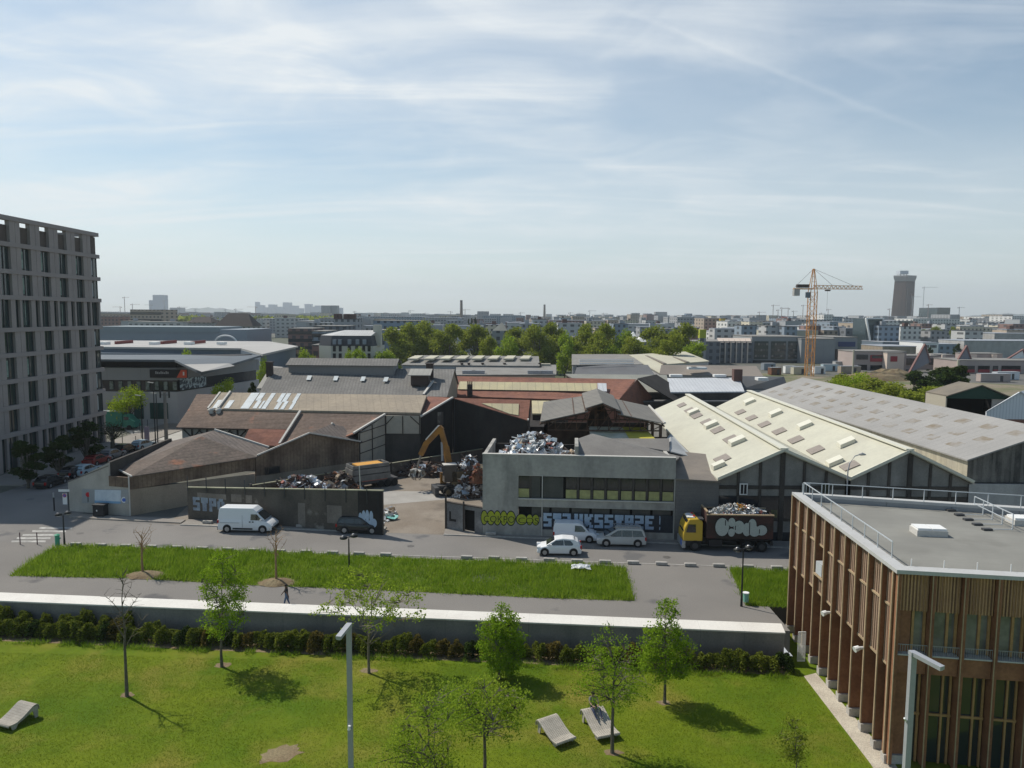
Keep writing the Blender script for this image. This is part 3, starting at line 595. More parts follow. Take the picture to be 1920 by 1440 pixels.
hp=onwall(826,775,c0,c1);m_=MB();m_.slab([onwall(820,797,c0,c1)-wn*.05,onwall(831,797,c0,c1)-wn*.05,onwall(831,772,c0,c1)-wn*.05,onwall(820,773,c0,c1)-wn*.05],.04,wn);m_.build('loading_hatch','grimy_wall',t)
# ---------- inner yard wall
ia,ib=P(470,911,1.75),P(905,842,1.95)
t=thing('yard_back_wall','stained concrete wall with slim posts running along the back of the scrap yard','wall',(ia.x,ia.y,0))
m_=MB();m_.wall(ia,ib,0,1.75,1.95,.2);m_.build('wall_panels','grimy_wall',t)
m_=MB();m_.bar(Vector((ia.x,ia.y,1.80)),Vector((ib.x,ib.y,2.0)),.26,.09);m_.build('coping',mat('mossy_coping',(0.32,0.31,0.22),.9,(.22,.22,.15),1,fine=.1),t)
for k in range(12):
    p=lerp(ia,ib,k/11.0);m_=MB();m_.box((p.x,p.y,1.0),(.22,.3,2.0),.75);m_.build('post','dark_wall',t)
# ---------- long red roofed hall (behind)
def hall(name,label,cat,Rl,Rr,El,Er,roofm,wallm,back=8.0,dzb=3.3,th=.16):
    t=thing(name,label,cat,(El.x,El.y,0))
    m_=MB();m_.slab([El,Er,Rr,Rl],th);m_.build('roof',roofm,t)
    m_=MB();m_.slab([Rl,Rr,Rr+Vector((0,back,-dzb)),Rl+Vector((0,back,-dzb))],th);m_.build('roof',roofm,t)
    m_=MB();ins=Vector((0,.4,0));a_,b_,c_,d_=El+ins,Er+ins,Rr,Rl
    drop(m_,[a_+Vector((.25,0,0)),b_-Vector((.25,0,0)),c_-Vector((.25,0,0)),d_+Vector((.25,0,0))],0,th+.02)
    e_,f_=Rr+Vector((-.25,back-.4,-dzb)),Rl+Vector((.25,back-.4,-dzb));drop(m_,[d_+Vector((.25,0.02,0)),c_+Vector((-.25,.02,0)),e_,f_],0,th+.02);m_.build('wall',wallm,t)
    return t
def rfun(Rl,Rr,El,Er):
    def f(px,py,lift=.1):
        n=(Er-El).cross(Rl-El);d=ray(px,py);o=Vector((0,0,CAMH));return o+d*(n.dot(El-o)/n.dot(d))+Vector((0,0,lift))
    return f
Dl,Dr,Del,Der=P(840,705,9.0),P(1192,711,9.0),P(829,742,5.7),P(1158,752,5.7)
t=hall('red_roofed_hall','long hall with red tiled roof, yellowed skylight band and dark chimney','hall',Dl,Dr,Del,Der,'tile_red','brick',14,4)
rf=rfun(Dl,Dr,Del,Der)
m_=MB();m_.slab([rf(858,730.5),rf(1119,734.5),rf(1119,719.5),rf(862,716)],.08);m_.build('roof_light','yellowed_sheet',t)
m_=MB();m_.slab([rf(1121,734.5,.14),rf(1138,735,.14),rf(1137,720,.14),rf(1120,719.5,.14)],.1);m_.build('roof_hatch','silver_metal',t)
p=rf(881,742,0);m_=MB();m_.box((p.x,p.y,p.z+1),(1.0,.9,2.4));ch=m_.build('chimney',mat('chimney_dark',(0.07,0.055,0.05),.95,fine=.2),t)
m_=MB();[m_.tube([p+Vector((dx,0,2.2)),p+Vector((dx*1.1,0,2.8))],.13,6)for dx in(-.35,0,.35)];m_.build('chimney_pot','brick',ch)
q0,q1,q2=P(1192,711,9.0),Vector((P(1158,752,5.7))),P(1225,745,5.2)
m_=MB();m_.slab([Vector((q1.x,q1.y,0)),Vector((q2.x,q2.y+2,0)),q2+Vector((0,2,0)),q0+Vector((.3,0,0)),q1],.3,(0,1,0));m_.build('gable_wall','brick',t)
m_=MB();m_.slab([q0+Vector((.3,-.3,.2)),P(1270,755,4.5),P(1300,745,4.5),q0+Vector((6,10,.2))],.2);m_.build('roof','sooty_wall',t)
# ---------- grey fibre-cement hall with ridge monitor
Rl,Rr,El,Er=P(512,689,11.6),P(853,692,11.6),P(485,738,8.0),P(838,745,8.0)
t=hall('grey_monitor_hall','big grey corrugated fibre cement roof with a raised monitor along its ridge','hall',Rl,Rr,El,Er,'fibre_grey','render_beige',10,3.6)
rf=rfun(Rl,Rr,El,Er)
a0,a1=rf(541,697,0),rf(738,699,0);a0b,a1b=a0+Vector((0,5.4,.2)),a1+Vector((0,5.4,.2));hz=Vector((0,0,1.25))
m_=MB();drop(m_,[a0+hz,a1+hz,a1b+hz,a0b+hz],a0.z-.6,0);mo=m_.build('monitor',mat('monitor_side',(0.24,0.24,0.235),.9,fine=.1),t)
m_=MB();rz_=Vector((0,2.7,2.35));m_.slab([a0+hz+Vector((-.4,-.4,.02)),a1+hz+Vector((.6,-.4,.02)),a1+rz_+Vector((.6,0,0)),a0+rz_+Vector((-.4,0,0))],.12);m_.slab([a0+rz_+Vector((-.4,.01,0)),a1+rz_+Vector((.6,.01,0)),a1b+hz+Vector((.6,.4,0)),a0b+hz+Vector((-.4,.4,0))],.12);m_.build('monitor_roof','fibre_grey',mo)
for px,py in((579,709),(629,710),(680,711),(723,712)):
    m_=MB();m_.slab([rf(px-5,py+4),rf(px+3,py+4),rf(px+6,py-4),rf(px-2,py-4)],.06);m_.build('roof_light','clear_sheet',t)
for px,py,w_,h_ in((506,703,1.0,2.2),(806,704,1.2,2.0)):
    p=rf(px,py,0);m_=MB();m_.box((p.x,p.y,p.z+h_/2-.2),(w_,w_,h_+.4));m_.box((p.x,p.y,p.z+h_+.08),(w_+.25,w_+.25,.15));m_.build('chimney','chimney_dark',t)
p=rf(787,722,0);m_=MB();m_.box((p.x,p.y+1.2,p.z+.9),(3.0,2.6,2.0));dm=m_.build('roof_dormer','chimney_dark',t)
m_=MB();m_.slab([(p.x-1.9,p.y-.7,p.z+1.75),(p.x+1.9,p.y-.7,p.z+1.75),(p.x+1.9,p.y+2.8,p.z+2.6),(p.x-1.9,p.y+2.8,p.z+2.6)],.12);m_.build('dormer_roof','fibre_light',dm)
m_=MB();m_.bar(rf(794,741,.15),rf(812,716,.15),.35,.2);m_.build('flashing','trim_light',t)
# cream cottage wall at its left end
pL,pR=P(487,729,6.2),P(520,729,6.2)
t=thing('cream_annex','small cream annex at the left end of the grey monitor hall','building',(pL.x,pL.y,0))
m_=MB();m_.b2(pL.x,pR.x+2,pL.y,pL.y+9,0,6.1);m_.build('wall',mat('cream_render',(0.5,0.47,0.38),.9,(.42,.4,.33),.5,fine=.1),t)
m_=MB();m_.slab([P(481,728,6.3),P(521,728,6.3),P(530,688,9.5),P(508,686,9.5)],.15);m_.build('roof','fibre_light',t)
p=onwall(502,741,pL,pR);m_=MB();m_.b2(p.x-.5,p.x+.5,p.y-.04,p.y,p.z-.7,p.z+.7);m_.build('window','window_dark',t)
# ================================================================ grey office building with scrap heap
fa,fb=A(905,852,70.8),A(1268,858,69.3);FA,FB=(fa.x,fa.y),(fb.x,fb.y)
fd=Vector((fb.x-fa.x,fb.y-fa.y,0)).normalized();fn=Vector((-fd.y,fd.x,0))       # fn away from the street
def FW(px,py,off=0.0):p=onwall(px,py,FA,FB);return p-fn*off
t=thing('office_building','grey concrete two storey office block with ribbon windows, graffiti along its foot','office building',(fa.x,fa.y,0))
HT=8.0
z1,z0=FW(1100,895).z,FW(1100,937.5).z          # upper ribbon
y1,y0=FW(1100,953).z,0.9                        # lower band (top), foot
XL=(FW(971,900)-fa).dot(fd)if True else 0
def fp(s,z,off=0.0):return Vector((fa.x,fa.y,0))+fd*s-fn*off+Vector((0,0,z))
LEN=(Vector(FB)-Vector(FA)).length
XR=(FW(1264,920)-fa).dot(fd);XL=(FW(972,920)-fa).dot(fd)
m_=MB()
def frect(mb,s0,s1,za,zb,off,th):mb.slab([fp(s0,za,off),fp(s1,za,off),fp(s1,zb,off),fp(s0,zb,off)],th,fn)
frect(m_,0,XL,0,HT,0,.35);frect(m_,XL,LEN,z1,HT,0,.35);frect(m_,XL,LEN,y1,z0,0,.35);frect(m_,XR,LEN,z0,z1,0,.35);frect(m_,XR,LEN,0,y1,0,.35);frect(m_,XL,XR,0,y0+1.0,0.0,.35)
bdp=9.0
m_.slab([fp(0,0)+fn*.36,fp(.35,0)+fn*.36,fp(.35,HT)+fn*.36,fp(0,HT)+fn*.36],bdp,fn)
m_.slab([fp(LEN-.35,0)+fn*.36,fp(LEN,0)+fn*.36,fp(LEN,HT-.6)+fn*.36,fp(LEN-.35,HT-.6)+fn*.36],bdp,fn)
m_.build('facade_wall','render_grey',t)
m_=MB();m_.slab([fp(.36,6.3)+fn*.36,fp(LEN*.5,6.3)+fn*.36,fp(LEN*.5,6.3)+fn*bdp,fp(.36,6.3)+fn*bdp],.3);m_.slab([fp(.36,2.9)+fn*.36,fp(LEN-.4,2.9)+fn*.36,fp(LEN-.4,2.9)+fn*bdp,fp(.36,2.9)+fn*bdp],.3);m_.build('floor_slab','dark_wall',t)
m_=MB();frect(m_,XL+.02,XR-.02,z0+.0,z1,-.34,.1);frect(m_,XL+.02,XR-.02,y0+1.0,y1,-.34,.1);m_.build('recess_back','black_void',t)
m_=MB();m_.slab([fp(-.03,HT+.09,.05),fp(LEN,HT+.09,.05),fp(LEN,HT+.09,-.4),fp(-.03,HT+.09,-.4)],.085);m_.slab([fp(XL,z0+.02,.12),fp(XR,z0+.02,.12),fp(XR,z0+.02,-.02),fp(XL,z0+.02,-.02)],.1);m_.build('coping','trim_light',t)
# window units: dark pane above, yellow panel below
uy=(972,992)
units=[(972,992)]+[(1061+i*26.0,1081+i*26.0)for i in range(8)]
zmid=FW(1100,919.5).z
for(xa,xb)in units:
    sa,sb_=(FW(xa,920)-fa).dot(fd),(FW(xb,920)-fa).dot(fd)
    m_=MB();frect(m_,sa,sb_,zmid+.04,z1-.1,-.22,.05);f_=m_.build('window','window_dark',t)
    m_=MB();frect(m_,sa,sb_,z0+.06,zmid-.03,-.20,.06);m_.build('lower_panel','yellow_paint',f_)
    m_=MB();frect(m_,sb_+.01,sb_+.24,z0,z1,-.18,.12);m_.build('pier','dark_wall',t)
for xa,xb in((996,1013),(1018,1056)):
    sa,sb_=(FW(xa,920)-fa).dot(fd),(FW(xb,920)-fa).dot(fd)
    m_=MB();frect(m_,sa,sb_,z0+.06,z1-.1,-.22,.05);m_.build('window',mat('dusty_pane',(0.06,0.062,0.062),.3,(.09,.09,.085),.8,fine=.1),t)
for k in range(7):
    s_=XL+1.3+k*(XR-XL-1.3)/7;m_=MB();frect(m_,s_,s_+1.7,y0+1.05,y1-.05,-.22,.06);m_.build('lower_window','dusty_pane',t)
m_=MB();m_.tube([fp(*((FW(1017,895)-fa).dot(fd),z1+.1,.06)),fp((FW(1017,895)-fa).dot(fd),.1,.06)],.05);m_.build('drainpipe','trim_light',t)
m_=MB();m_.slab([fp(LEN*.5,HT-.1)+fn*.4,fp(LEN+.0,HT-.25)+fn*.4,fp(LEN+1.5,HT-1.2)+fn*7.5,fp(LEN*.58,HT+1.2)+fn*6.5,fp(LEN*.5,HT+.9)+fn*5.0],.15);m_.build('roof',mat('tarred_roof',(0.155,0.145,0.135),.9,(.2,.19,.175),.4,fine=.15),t)
m_=MB();m_.slab([fp(LEN*.5-.35,6.3)+fn*.36,fp(LEN*.5,6.3)+fn*.36,fp(LEN*.5,HT+.9)+fn*.36,fp(LEN*.5-.35,HT+.9)+fn*.36],5,fn);m_.build('inner_wall','render_grey',t)
m_=MB();m_.slab([fp(.36,6.3)+fn*8.6,fp(LEN*.5,6.3)+fn*8.6,fp(LEN*.5,HT-.4)+fn*8.6,fp(.36,HT-.4)+fn*8.6],.3,fn);m_.build('back_parapet','sooty_wall',t)
# graffiti as painted letters lying on the facade
def textmesh(s,size,bold=0.0,xs=1.0):
    cu=bpy.data.curves.new('t','FONT');cu.body=s;cu.size=size;cu.offset=bold;cu.space_character=1.0;cu.resolution_u=3
    o=bpy.data.objects.new('t',cu);me=o.to_mesh();v=[(p.co.x*xs,p.co.y)for p in me.vertices];f=[tuple(q.vertices)for q in me.polygons];o.to_mesh_clear()
    bpy.data.objects.remove(o);bpy.data.curves.remove(cu);return v,f
def text_on(name,s,org,dx,dz,size,m,parent=None,bold=0.0,width=None,xs=1.0,label=None,cat=None):
    v,f=textmesh(s,size,bold,xs);dx=Vector(dx).normalized();dz=Vector(dz).normalized()
    w=max(p[0]for p in v);x0=min(p[0]for p in v);k=(width/(w-x0))if width else 1.0
    mb=MB();mb.v=[tuple(Vector(org)+dx*((x-x0)*k)+dz*y)for x,y in v];mb.f=f
    o=mb.build(name,m,parent,off=None if parent else org)
    if label:tag(o,label,cat)
    return o
mat('spray_yellow',(0.40,0.44,0.03),0.7,(0.33,0.36,0.04),1.5,fine=.12);mat('spray_blue',(0.42,0.52,0.62),0.7,(0.33,0.42,0.55),.8,fine=.12)
mat('spray_black',(0.02,0.02,0.022),0.7,fine=.1);mat('spray_white',(0.42,0.45,0.43),0.7,(0.4,0.45,0.42),1,fine=.12);mat('spray_dim',(0.30,0.36,0.42),.7,(.2,.24,.3),1.2,fine=.15)
def ell(cx,cz,rx,rz_,n=18):return[(cx+math.cos(2*math.pi*k/n)*rx,cz+math.sin(2*math.pi*k/n)*rz_)for k in range(n)]
def on_f(pts,off):return[fp(x,z,off)for x,z in pts]
ga=thing('graffiti','yellow bubble letter graffiti with black outlines at the left foot of the grey office','graffiti',(fa.x,fa.y,0))
def sx(px):return(FW(px,975)-fa).dot(fd)
def bubble(px0,px1,za,zb,k=0):
    a_,b_=sx(px0),sx(px1);m=MB();m.poly(on_f(ell((a_+b_)/2,(za+zb)/2,(b_-a_)*.56,(zb-za)*.56),.006));o1=m.build('black_outline','spray_black',ga)
    m=MB();m.poly(on_f(ell((a_+b_)/2,(za+zb)/2,(b_-a_)*.47,(zb-za)*.48),.010+.001*k));m.build('yellow_letter','spray_yellow',ga)
zt_,zb_=FW(930,958).z,FW(930,984).z
for k,(a_,b_)in enumerate(((902,914),(913,928),(926,939),(938,951),(950,966),(968,988),(987,999),(998,1011))):
    top=zt_ if k<5 else zt_-.25
    bubble(a_,b_,zb_+(.0 if k<5 else .1),top,k)
for s,px,w_ in(('COKPO',905,58),('COS',970,38)):
    a_=sx(px);text_on('letter_strokes',s,fp(a_+.1,zb_+.25,.025),fd,(0,0,1),.95 if px<950 else .8,'spray_black',ga,-.008,sx(px+w_)-a_)
gb=thing('graffiti','pale blue block letter graffiti reading STZ HKSSTAZE along the office foot','graffiti',(fa.x+6,fa.y,0))
zA2,zB2=FW(1130,966).z,FW(1130,992).z
m_=MB();m_.poly(on_f([(sx(1016),zB2-.2),(sx(1262),zB2-.2),(sx(1262),zA2+.12),(sx(1016),zA2+.12)],.006));m_.build('dark_ground',mat('spray_ground',(0.035,0.04,0.05),.8,fine=.2),gb)
BITS=dict(S='11111 11000 11111 00011 11111',T='11111 11111 01110 01110 01110',Z='11111 00011 11111 11000 11111',H='11011 11011 11111 11011 11011',K='11011 11110 11100 11110 11011',A='11111 11011 11111 11011 11011',E='11111 11000 11110 11000 11111',P='11111 11011 11111 11000 11000',O='01110 11011 11011 11011 01110')
BITS['!']='00100 00100 00100 00000 00100'
def block_text(s,org,dx,w,h,m,par,rr):
    for i,ch in enumerate(s):
        mb=MB();lw_=w/len(s)*.84
        for r_,row_ in enumerate(BITS[ch].split()):
            for c_ in range(5):
                if row_[c_]=='1':
                    j=[rr.uniform(-.02,.02)for _ in range(4)];x0_,z0_=i*w/len(s)+c_*lw_/5,(4-r_)*h/5
                    mb.poly([Vector(org)+dx*(x0_+a_*lw_/5+j[q])+Vector((0,0,z0_+b_*h/5))for q,(a_,b_)in enumerate(((-.04,-.04),(1.04,-.04),(1.04,1.04),(-.04,1.04)))])
        mb.build('block_letter',m,par)
for s,px0,px1,cz in(('STZ',1019,1073,1.0),('HKSSTAZE',1077,1229,1.0),('!',1233,1243,1.0)):
    block_text(s,fp(sx(px0),zB2+.1,.012),fd,sx(px1)-sx(px0),(zA2-zB2)*.97,'spray_blue',gb,random.Random(2))
# scrap heaps
def clutter(name,label,base,rx,ry,h,n,smin,smax,mats_,seed=3,power=1.0,cat='scrap heap'):
    """a heap: bent sheets, boxes and bars lying on a mound; one mesh, a material slot per kind"""
    rr=random.Random(seed);mb=MB();mi=[]
    def add(k0,m):mi.extend([m]*(len(mb.f)-k0))
    nn=20;k0=0;top=[]
    for ri in(1.0,.72,.45,.2):
        ring=[]
        for k in range(nn):a_=2*math.pi*k/nn;j=rr.uniform(.9,1.08);ring.append((base[0]+math.cos(a_)*rx*ri*j,base[1]+math.sin(a_)*ry*ri*j,base[2]+h*(1-ri**1.6)*rr.uniform(.8,1)))
        mb.v+=ring
    for r_ in range(3):
        for k in range(nn):k2=(k+1)%nn;mb.f.append((r_*nn+k,r_*nn+k2,(r_+1)*nn+k2,(r_+1)*nn+k))
    mb.f.append(tuple(range(3*nn,4*nn)));add(0,0)
    for _ in range(n):
        a_=rr.uniform(0,6.283);q=math.sqrt(rr.random());x=base[0]+math.cos(a_)*rx*q;y=base[1]+math.sin(a_)*ry*q;z=base[2]+h*(1-q**1.6)+rr.uniform(-.05,.25)
        s=rr.uniform(smin,smax);k0=len(mb.f);M=Matrix.Translation((x,y,z))@Matrix.Rotation(rr.uniform(0,6.28),4,'Z')@Matrix.Rotation(rr.uniform(-1.2,1.2),4,'X')@Matrix.Rotation(rr.uniform(-1,1),4,'Y')
        kind=rr.random()
        if kind<.5:   # crumpled sheet
            g=3;b=len(mb.v)
            for i in range(g):
                for j in range(g):mb.v.append(tuple(M@Vector(((i-1)*s*.55,(j-1)*s*.4,rr.uniform(-.28,.28)*s))))
            for i in range(g-1):
                for j in range(g-1):mb.f.append((b+i*g+j,b+(i+1)*g+j,b+(i+1)*g+j+1,b+i*g+j+1))
        elif kind<.78:mb.box((0,0,0),(s*rr.uniform(.4,1),s*rr.uniform(.3,.7),s*rr.uniform(.15,.6)),0,M)
        else:mb.tube([M@Vector((-s*rr.uniform(.5,1.1),0,0)),M@Vector((0,rr.uniform(-.1,.1)*s,0)),M@Vector((s*.7,0,0))],rr.uniform(.03,.12)*s+.02,5)
        add(k0,rr.choices(range(len(mats_)),[w_ for _,w_ in mats_])[0])
    o=mb.build(name,mats_[0][0]);
    for m,_ in mats_[1:]:o.data.materials.append(MATS[m])
    o.data.polygons.foreach_set('material_index',mi)
    return tag(o,label,cat,kind='stuff')
mat('scrap_dark',(0.06,0.05,0.045),.8,(0.14,0.10,0.08),2,fine=.3);mat('scrap_bright',(0.78,0.79,0.80),0.35,fine=.1,metal=.55);mat('scrap_white',(0.72,0.72,0.70),.6,fine=.1)
mat('scrap_grey',(0.35,0.36,0.37),.5,fine=.2,metal=.3);mat('scrap_red',(0.35,0.12,0.09),.7,fine=.2);mat('scrap_blue',(0.35,0.45,0.55),.6,fine=.2);mat('scrap_tan',(0.5,0.38,0.26),.8,fine=.2);mat('scrap_orange',(0.62,0.27,0.03),.7,(.5,.3,.08),2,fine=.2);mat('clear_film',(0.50,0.50,0.47),.35,(.36,.36,.34),3,fine=.2)
SM=[('scrap_dark',2.5),('scrap_bright',4),('scrap_white',2.4),('scrap_grey',2.5),('scrap_red',.8),('scrap_blue',.5),('scrap_tan',.6)]
bp=fp(4.7,6.3)+fn*5.0;clutter('scrap_heap','tall heap of shiny scrap metal behind the parapet of the grey office',(bp.x,bp.y,6.0),4.3,3.2,3.2,760,.25,.95,SM,5)
bp=fp(8.6,6.3)+fn*3.2;clutter('scrap_heap','low mixed scrap on the office roof under the steel hall',(bp.x,bp.y,6.25),2.4,2.2,1.5,260,.2,.7,SM,6)
bp=P(893,925);clutter('scrap_heap','dark scrap heap leaning against the left side of the grey office',(bp.x-.9,bp.y+.5,0),2.1,3.2,4.2,420,.3,1.1,[('scrap_dark',6),('scrap_bright',1.2),('scrap_white',2),('scrap_grey',2),('rust',1),('scrap_blue',.8)],8)
c_=P(888,888,3.6);clutter('scrap_heap','rust red heap behind the dark scrap beside the office',(c_.x+.3,c_.y+2.5,2.0),.9,.8,2.2,40,.25,.6,[('rust',4),('scrap_red',1)],9)
# small gatehouse wall
t=thing('gate_wall','low graffiti covered wall with a black doorway left of the office block','wall',P(838,990))
gA_=P(836,992);gB_=Vector((fa.x-.05,fa.y,0));gdv=(gB_-gA_).normalized()
def gw(s,z,o=0):return gA_+gdv*s+Vector((0,-o,z))
GL=(gB_-gA_).length;d0,d1=GL*.50,GL*.80
m_=MB();m_.wall(gw(0,0),gw(d0,0),0,2.75,2.75,.25);m_.wall(gw(d1,0),gw(GL,0),0,2.65,2.65,.25);m_.wall(gw(d0+.01,0),gw(d1-.01,0),2.3,2.65,2.65,.25);m_.build('wall_panel',mat('mottled_wall',(0.30,0.29,0.28),.9,(0.17,0.165,0.165),.6,mix=(.4,.6),fine=.2,streak=.5),t)
m_=MB();m_.slab([gw(-.06,2.84,.08),gw(GL,2.74,.08),gw(GL,2.74,-.35),gw(-.06,2.84,-.35)],.08);m_.bar(gw(0,0,.02),gw(0,3.6,.02),.18);m_.bar(gw(d0,0,.03),gw(d0,3.1,.03),.16);m_.build('dark_trim','timber_dark',t)
m_=MB();m_.slab([gw(d0+.05,0,-.5),gw(d1,0,-.5),gw(d1,2.3,-.5),gw(d0+.05,2.3,-.5)],.05,(0,1,0));m_.build('doorway','black_void',t)
m_=MB();m_.poly([gw(.4,.9,.01),gw(.62,.9,.01),gw(.62,1.9,.01),gw(.4,1.9,.01)]);m_.poly([gw(.4,.9,.012),gw(1.2,.9,.012),gw(1.2,1.15,.012),gw(.4,1.15,.012)]);m_.build('painted_letter','spray_black',t)
# ================================================================ street wall of the yard
ya,yb=P(353,973),P(718,1003.5)
yv=(yb-ya).normalized();yn=Vector((-yv.y,yv.x,0));YL=(yb-ya).length
def yw(s,z,o=0.0):return ya+yv*s-yn*o+Vector((0,0,z))
t=thing('street_wall','dark stained concrete yard wall with blue graffiti and slim posts behind the vans','wall',ya)
hl,hr=onwall(353,915,ya,yb).z,onwall(716,921,ya,yb).z
m_=MB();m_.slab([yw(0,0),yw(YL,0),yw(YL,hr),yw(0,hl)],.25,yn);m_.build('wall_panels','grimy_wall',t)
m_=MB();m_.slab([yw(-.05,hl+.09,.05),yw(YL+.05,hr+.09,.05),yw(YL+.05,hr+.09,-.3),yw(-.05,hl+.09,-.3)],.085);m_.build('coping','mossy_coping',t)
m_=MB();m_.slab([yw(YL-2.6,0,.03),yw(YL,0,.03),yw(YL,hr-.02,.03),yw(YL-2.6,hr-.02,.03)],.028,yn);m_.build('dark_gate_leaf','sooty_wall',t)
for k in range(10):
    s_=.1+k*2.25;m_=MB();m_.bar(yw(s_,hl-.3,.07),yw(s_,hl+1.25,.07),.07);m_.build('post','steel_dark',t)
for s0,s1,za,zb in((1.2,4.6,2.35,2.9),(5.2,6.4,2.2,3.0),(6.9,7.6,2.2,3.0),(12.8,13.6,.2,2.6),(16.0,17.6,.8,2.6)):
    m_=MB();m_.slab([yw(s0,za,.012),yw(s1,za,.012),yw(s1,zb,.012),yw(s0,zb,.012)],.01,yn);m_.build('repair_patch',mat('patch_render',(0.235,0.21,0.18),.9,(.17,.15,.13),.8,fine=.15,streak=.4),t)
for s0,s1,za,zb in((8.6,10.9,.9,2.0),(9.2,10.4,2.0,2.6)):
    pass
g2=thing('graffiti','dusty blue graffiti letters STPO on the yard wall left of the white van','graffiti',ya)
block_text('STPO',yw(.65,1.0,.02),yv,3.9,1.4,'spray_dim',g2,random.Random(3))
g3=thing('graffiti','pale blue round letter graffiti at the right end of the yard wall','graffiti',yb)
for k,(cx_,cz_,rx_,rz_)in enumerate(((2.35,1.6,.2,.5),(2.0,1.75,.2,.6),(1.62,1.8,.2,.62),(1.2,1.75,.2,.6),(1.9,1.05,.22,.35),(1.45,1.05,.22,.35),(.95,1.15,.34,.45))):
    m_=MB();m_.poly([yw(YL-cx_+x,z,.035+.001*k)for x,z in ell(0,cz_,rx_,rz_)]);m_.build('blue_letter','spray_blue',g3)
# slim mast, pole on the wall
m_=MB();q=onwall(677,918,ya,yb);m_.tube([(q.x,q.y+.5,0),(q.x-.25,q.y+.5,6.6)],.05);tag(m_.build('mast','trim_light',off=(q.x,q.y+.5,0)),'thin leaning pale pole behind the yard wall near the container stack','pole')
# ================================================================ scrap yard objects
c=P(690,913);t=thing('trailer_stack','stack of grey skip bodies with an orange load on a flat trailer in the yard','trailer',(c.x,c.y,0),.62,world=False)
def add(t,name,m,*boxes):
    mb=MB()
    for(cx_,cy_,cz_,sx_,sy_,sz_)in boxes:mb.box((cx_,cy_,cz_),(sx_,sy_,sz_))
    return mb.build(name,m,t)
add(t,'chassis','steel_dark',(0,0,.85,7.2,2.3,.35),(-2.6,0,.5,1.0,2.2,.6),(2.2,0,.5,2.2,2.2,.5));add(t,'red_side','scrap_red',(0.4,-1.12,1.25,3.4,.1,.5))
def tray(z,l,w,h,m,nm):
    o=add(t,nm,m,(0,-w/2,z+h/2,l,.12,h),(0,w/2,z+h/2,l,.12,h),(-l/2,0,z+h/2,.12,w,h),(l/2,0,z+h/2,.12,w,h),(0,0,z+.05,l,w,.1));return o
sg_=mat('skip_grey',(.22,.215,.20),.8,(.15,.145,.135),1.2,fine=.12,streak=.4);tray(1.1,5.0,2.3,.7,sg_,'skip_body');tray(1.9,4.9,2.3,.65,sg_,'skip_body');tray(2.65,4.7,2.2,.4,sg_,'skip_body')
add(t,'load','scrap_orange',(0,0,2.95,3.4,1.7,.16))
for k in range(3):
    m_=MB();
    for s in(-1,1):m_.tube([(1.2+k*.95,s*.95,.45),(1.2+k*.95,s*1.2,.45)],.45,14)
    m_.build('wheel',mat('tyre',(0.02,0.02,0.02),.9,fine=.1),t)
c=P(548,938);clutter('scrap_pile','low pile of mixed rubbish behind the yard wall above the white van',(c.x+1,c.y,0),4.6,2.2,2.6,260,.3,1.1,[('scrap_dark',3),('scrap_bright',1.2),('scrap_grey',2),('scrap_red',.9),('scrap_white',1.6),('scrap_blue',.6)],12)
c=P(632,926);clutter('scrap_pile','dark scrap pile left of the stacked skip bodies',(c.x,c.y+1,0),2.8,2,2.2,160,.3,1.2,[('scrap_dark',4),('scrap_grey',1.4),('scrap_tan',.6),('rust',1)],13)
c=P(800,897);clutter('scrap_pile','dark metal scrap lying along the back wall under the grab',(c.x-.5,c.y+2.2,0),5.0,1.8,1.5,230,.3,1.2,[('scrap_dark',5),('scrap_grey',1.2),('scrap_bright',.5),('rust',1.2)],14)
c=P(727,968);clutter('rubbish','loose white rubbish and a turquoise sheet at the end of the yard wall',(c.x,c.y,0),.9,2.2,.5,46,.25,.8,[('scrap_dark',.2),('scrap_white',4),('scrap_tan',1)],15,cat='rubbish')
m_=MB();q=P(733,971,.2);m_.poly([q+Vector((math.cos(a_)*(.75+.1*math.sin(3*a_)),math.sin(a_)*.6,.12*math.sin(2*a_)+.1))for a_ in[k*.5 for k in range(12)]]);tag(m_.build('tarpaulin',mat('turquoise_sheet',(0.17,0.42,0.38),.6,fine=.1)),'small turquoise sheet lying on the yard ground beside the street wall','sheet')
add_=P(618,905)
# material handler: undercarriage, cab, boom, stick, grab
c=P(862,925);t=thing('material_handler','orange wheeled scrap handler with raised knuckle boom and hanging grab','excavator',(c.x,c.y,0),.30,world=False)
mat('handler_orange',(0.36,0.165,0.03),.6,(.22,.11,.035),1.2,fine=.12);mat('handler_dark',(0.07,0.06,0.045),.7,(.14,.11,.06),1,fine=.2)
add(t,'undercarriage','steel_dark',(0,0,.95,5.6,1.6,.55),(-3.0,0,.65,.5,2.4,.9),(3.0,0,.6,.5,2.4,.7))
for sx_ in(-1.7,1.7):
    for sy_ in(-1,1):
        m_=MB();m_.tube([(sx_,sy_*.85,.6),(sx_,sy_*1.4,.6)],.6,16);w_=m_.build('wheel','tyre',t);m_=MB();m_.tube([(sx_,sy_*1.38,.6),(sx_,sy_*1.43,.6)],.3,12);m_.build('hub','handler_dark',w_)
add(t,'upper_body','handler_dark',(.9,0,2.2,4.2,2.6,1.5),(2.4,0,2.7,1.4,2.5,.9),(.2,.3,1.4,2.0,2.0,.5))
add(t,'cab','window_dark',(-1.4,-.75,2.75,1.5,1.1,2.0));add(t,'cab_roof','trim_light',(-1.4,-.75,3.8,1.6,1.2,.1));add(t,'yellow_panel','handler_orange',(-1.9,.6,1.9,.7,.5,1.3))
base_=Vector((-.4,.3,2.8));
Minv=Matrix.Rotation(-.30,3,'Z')
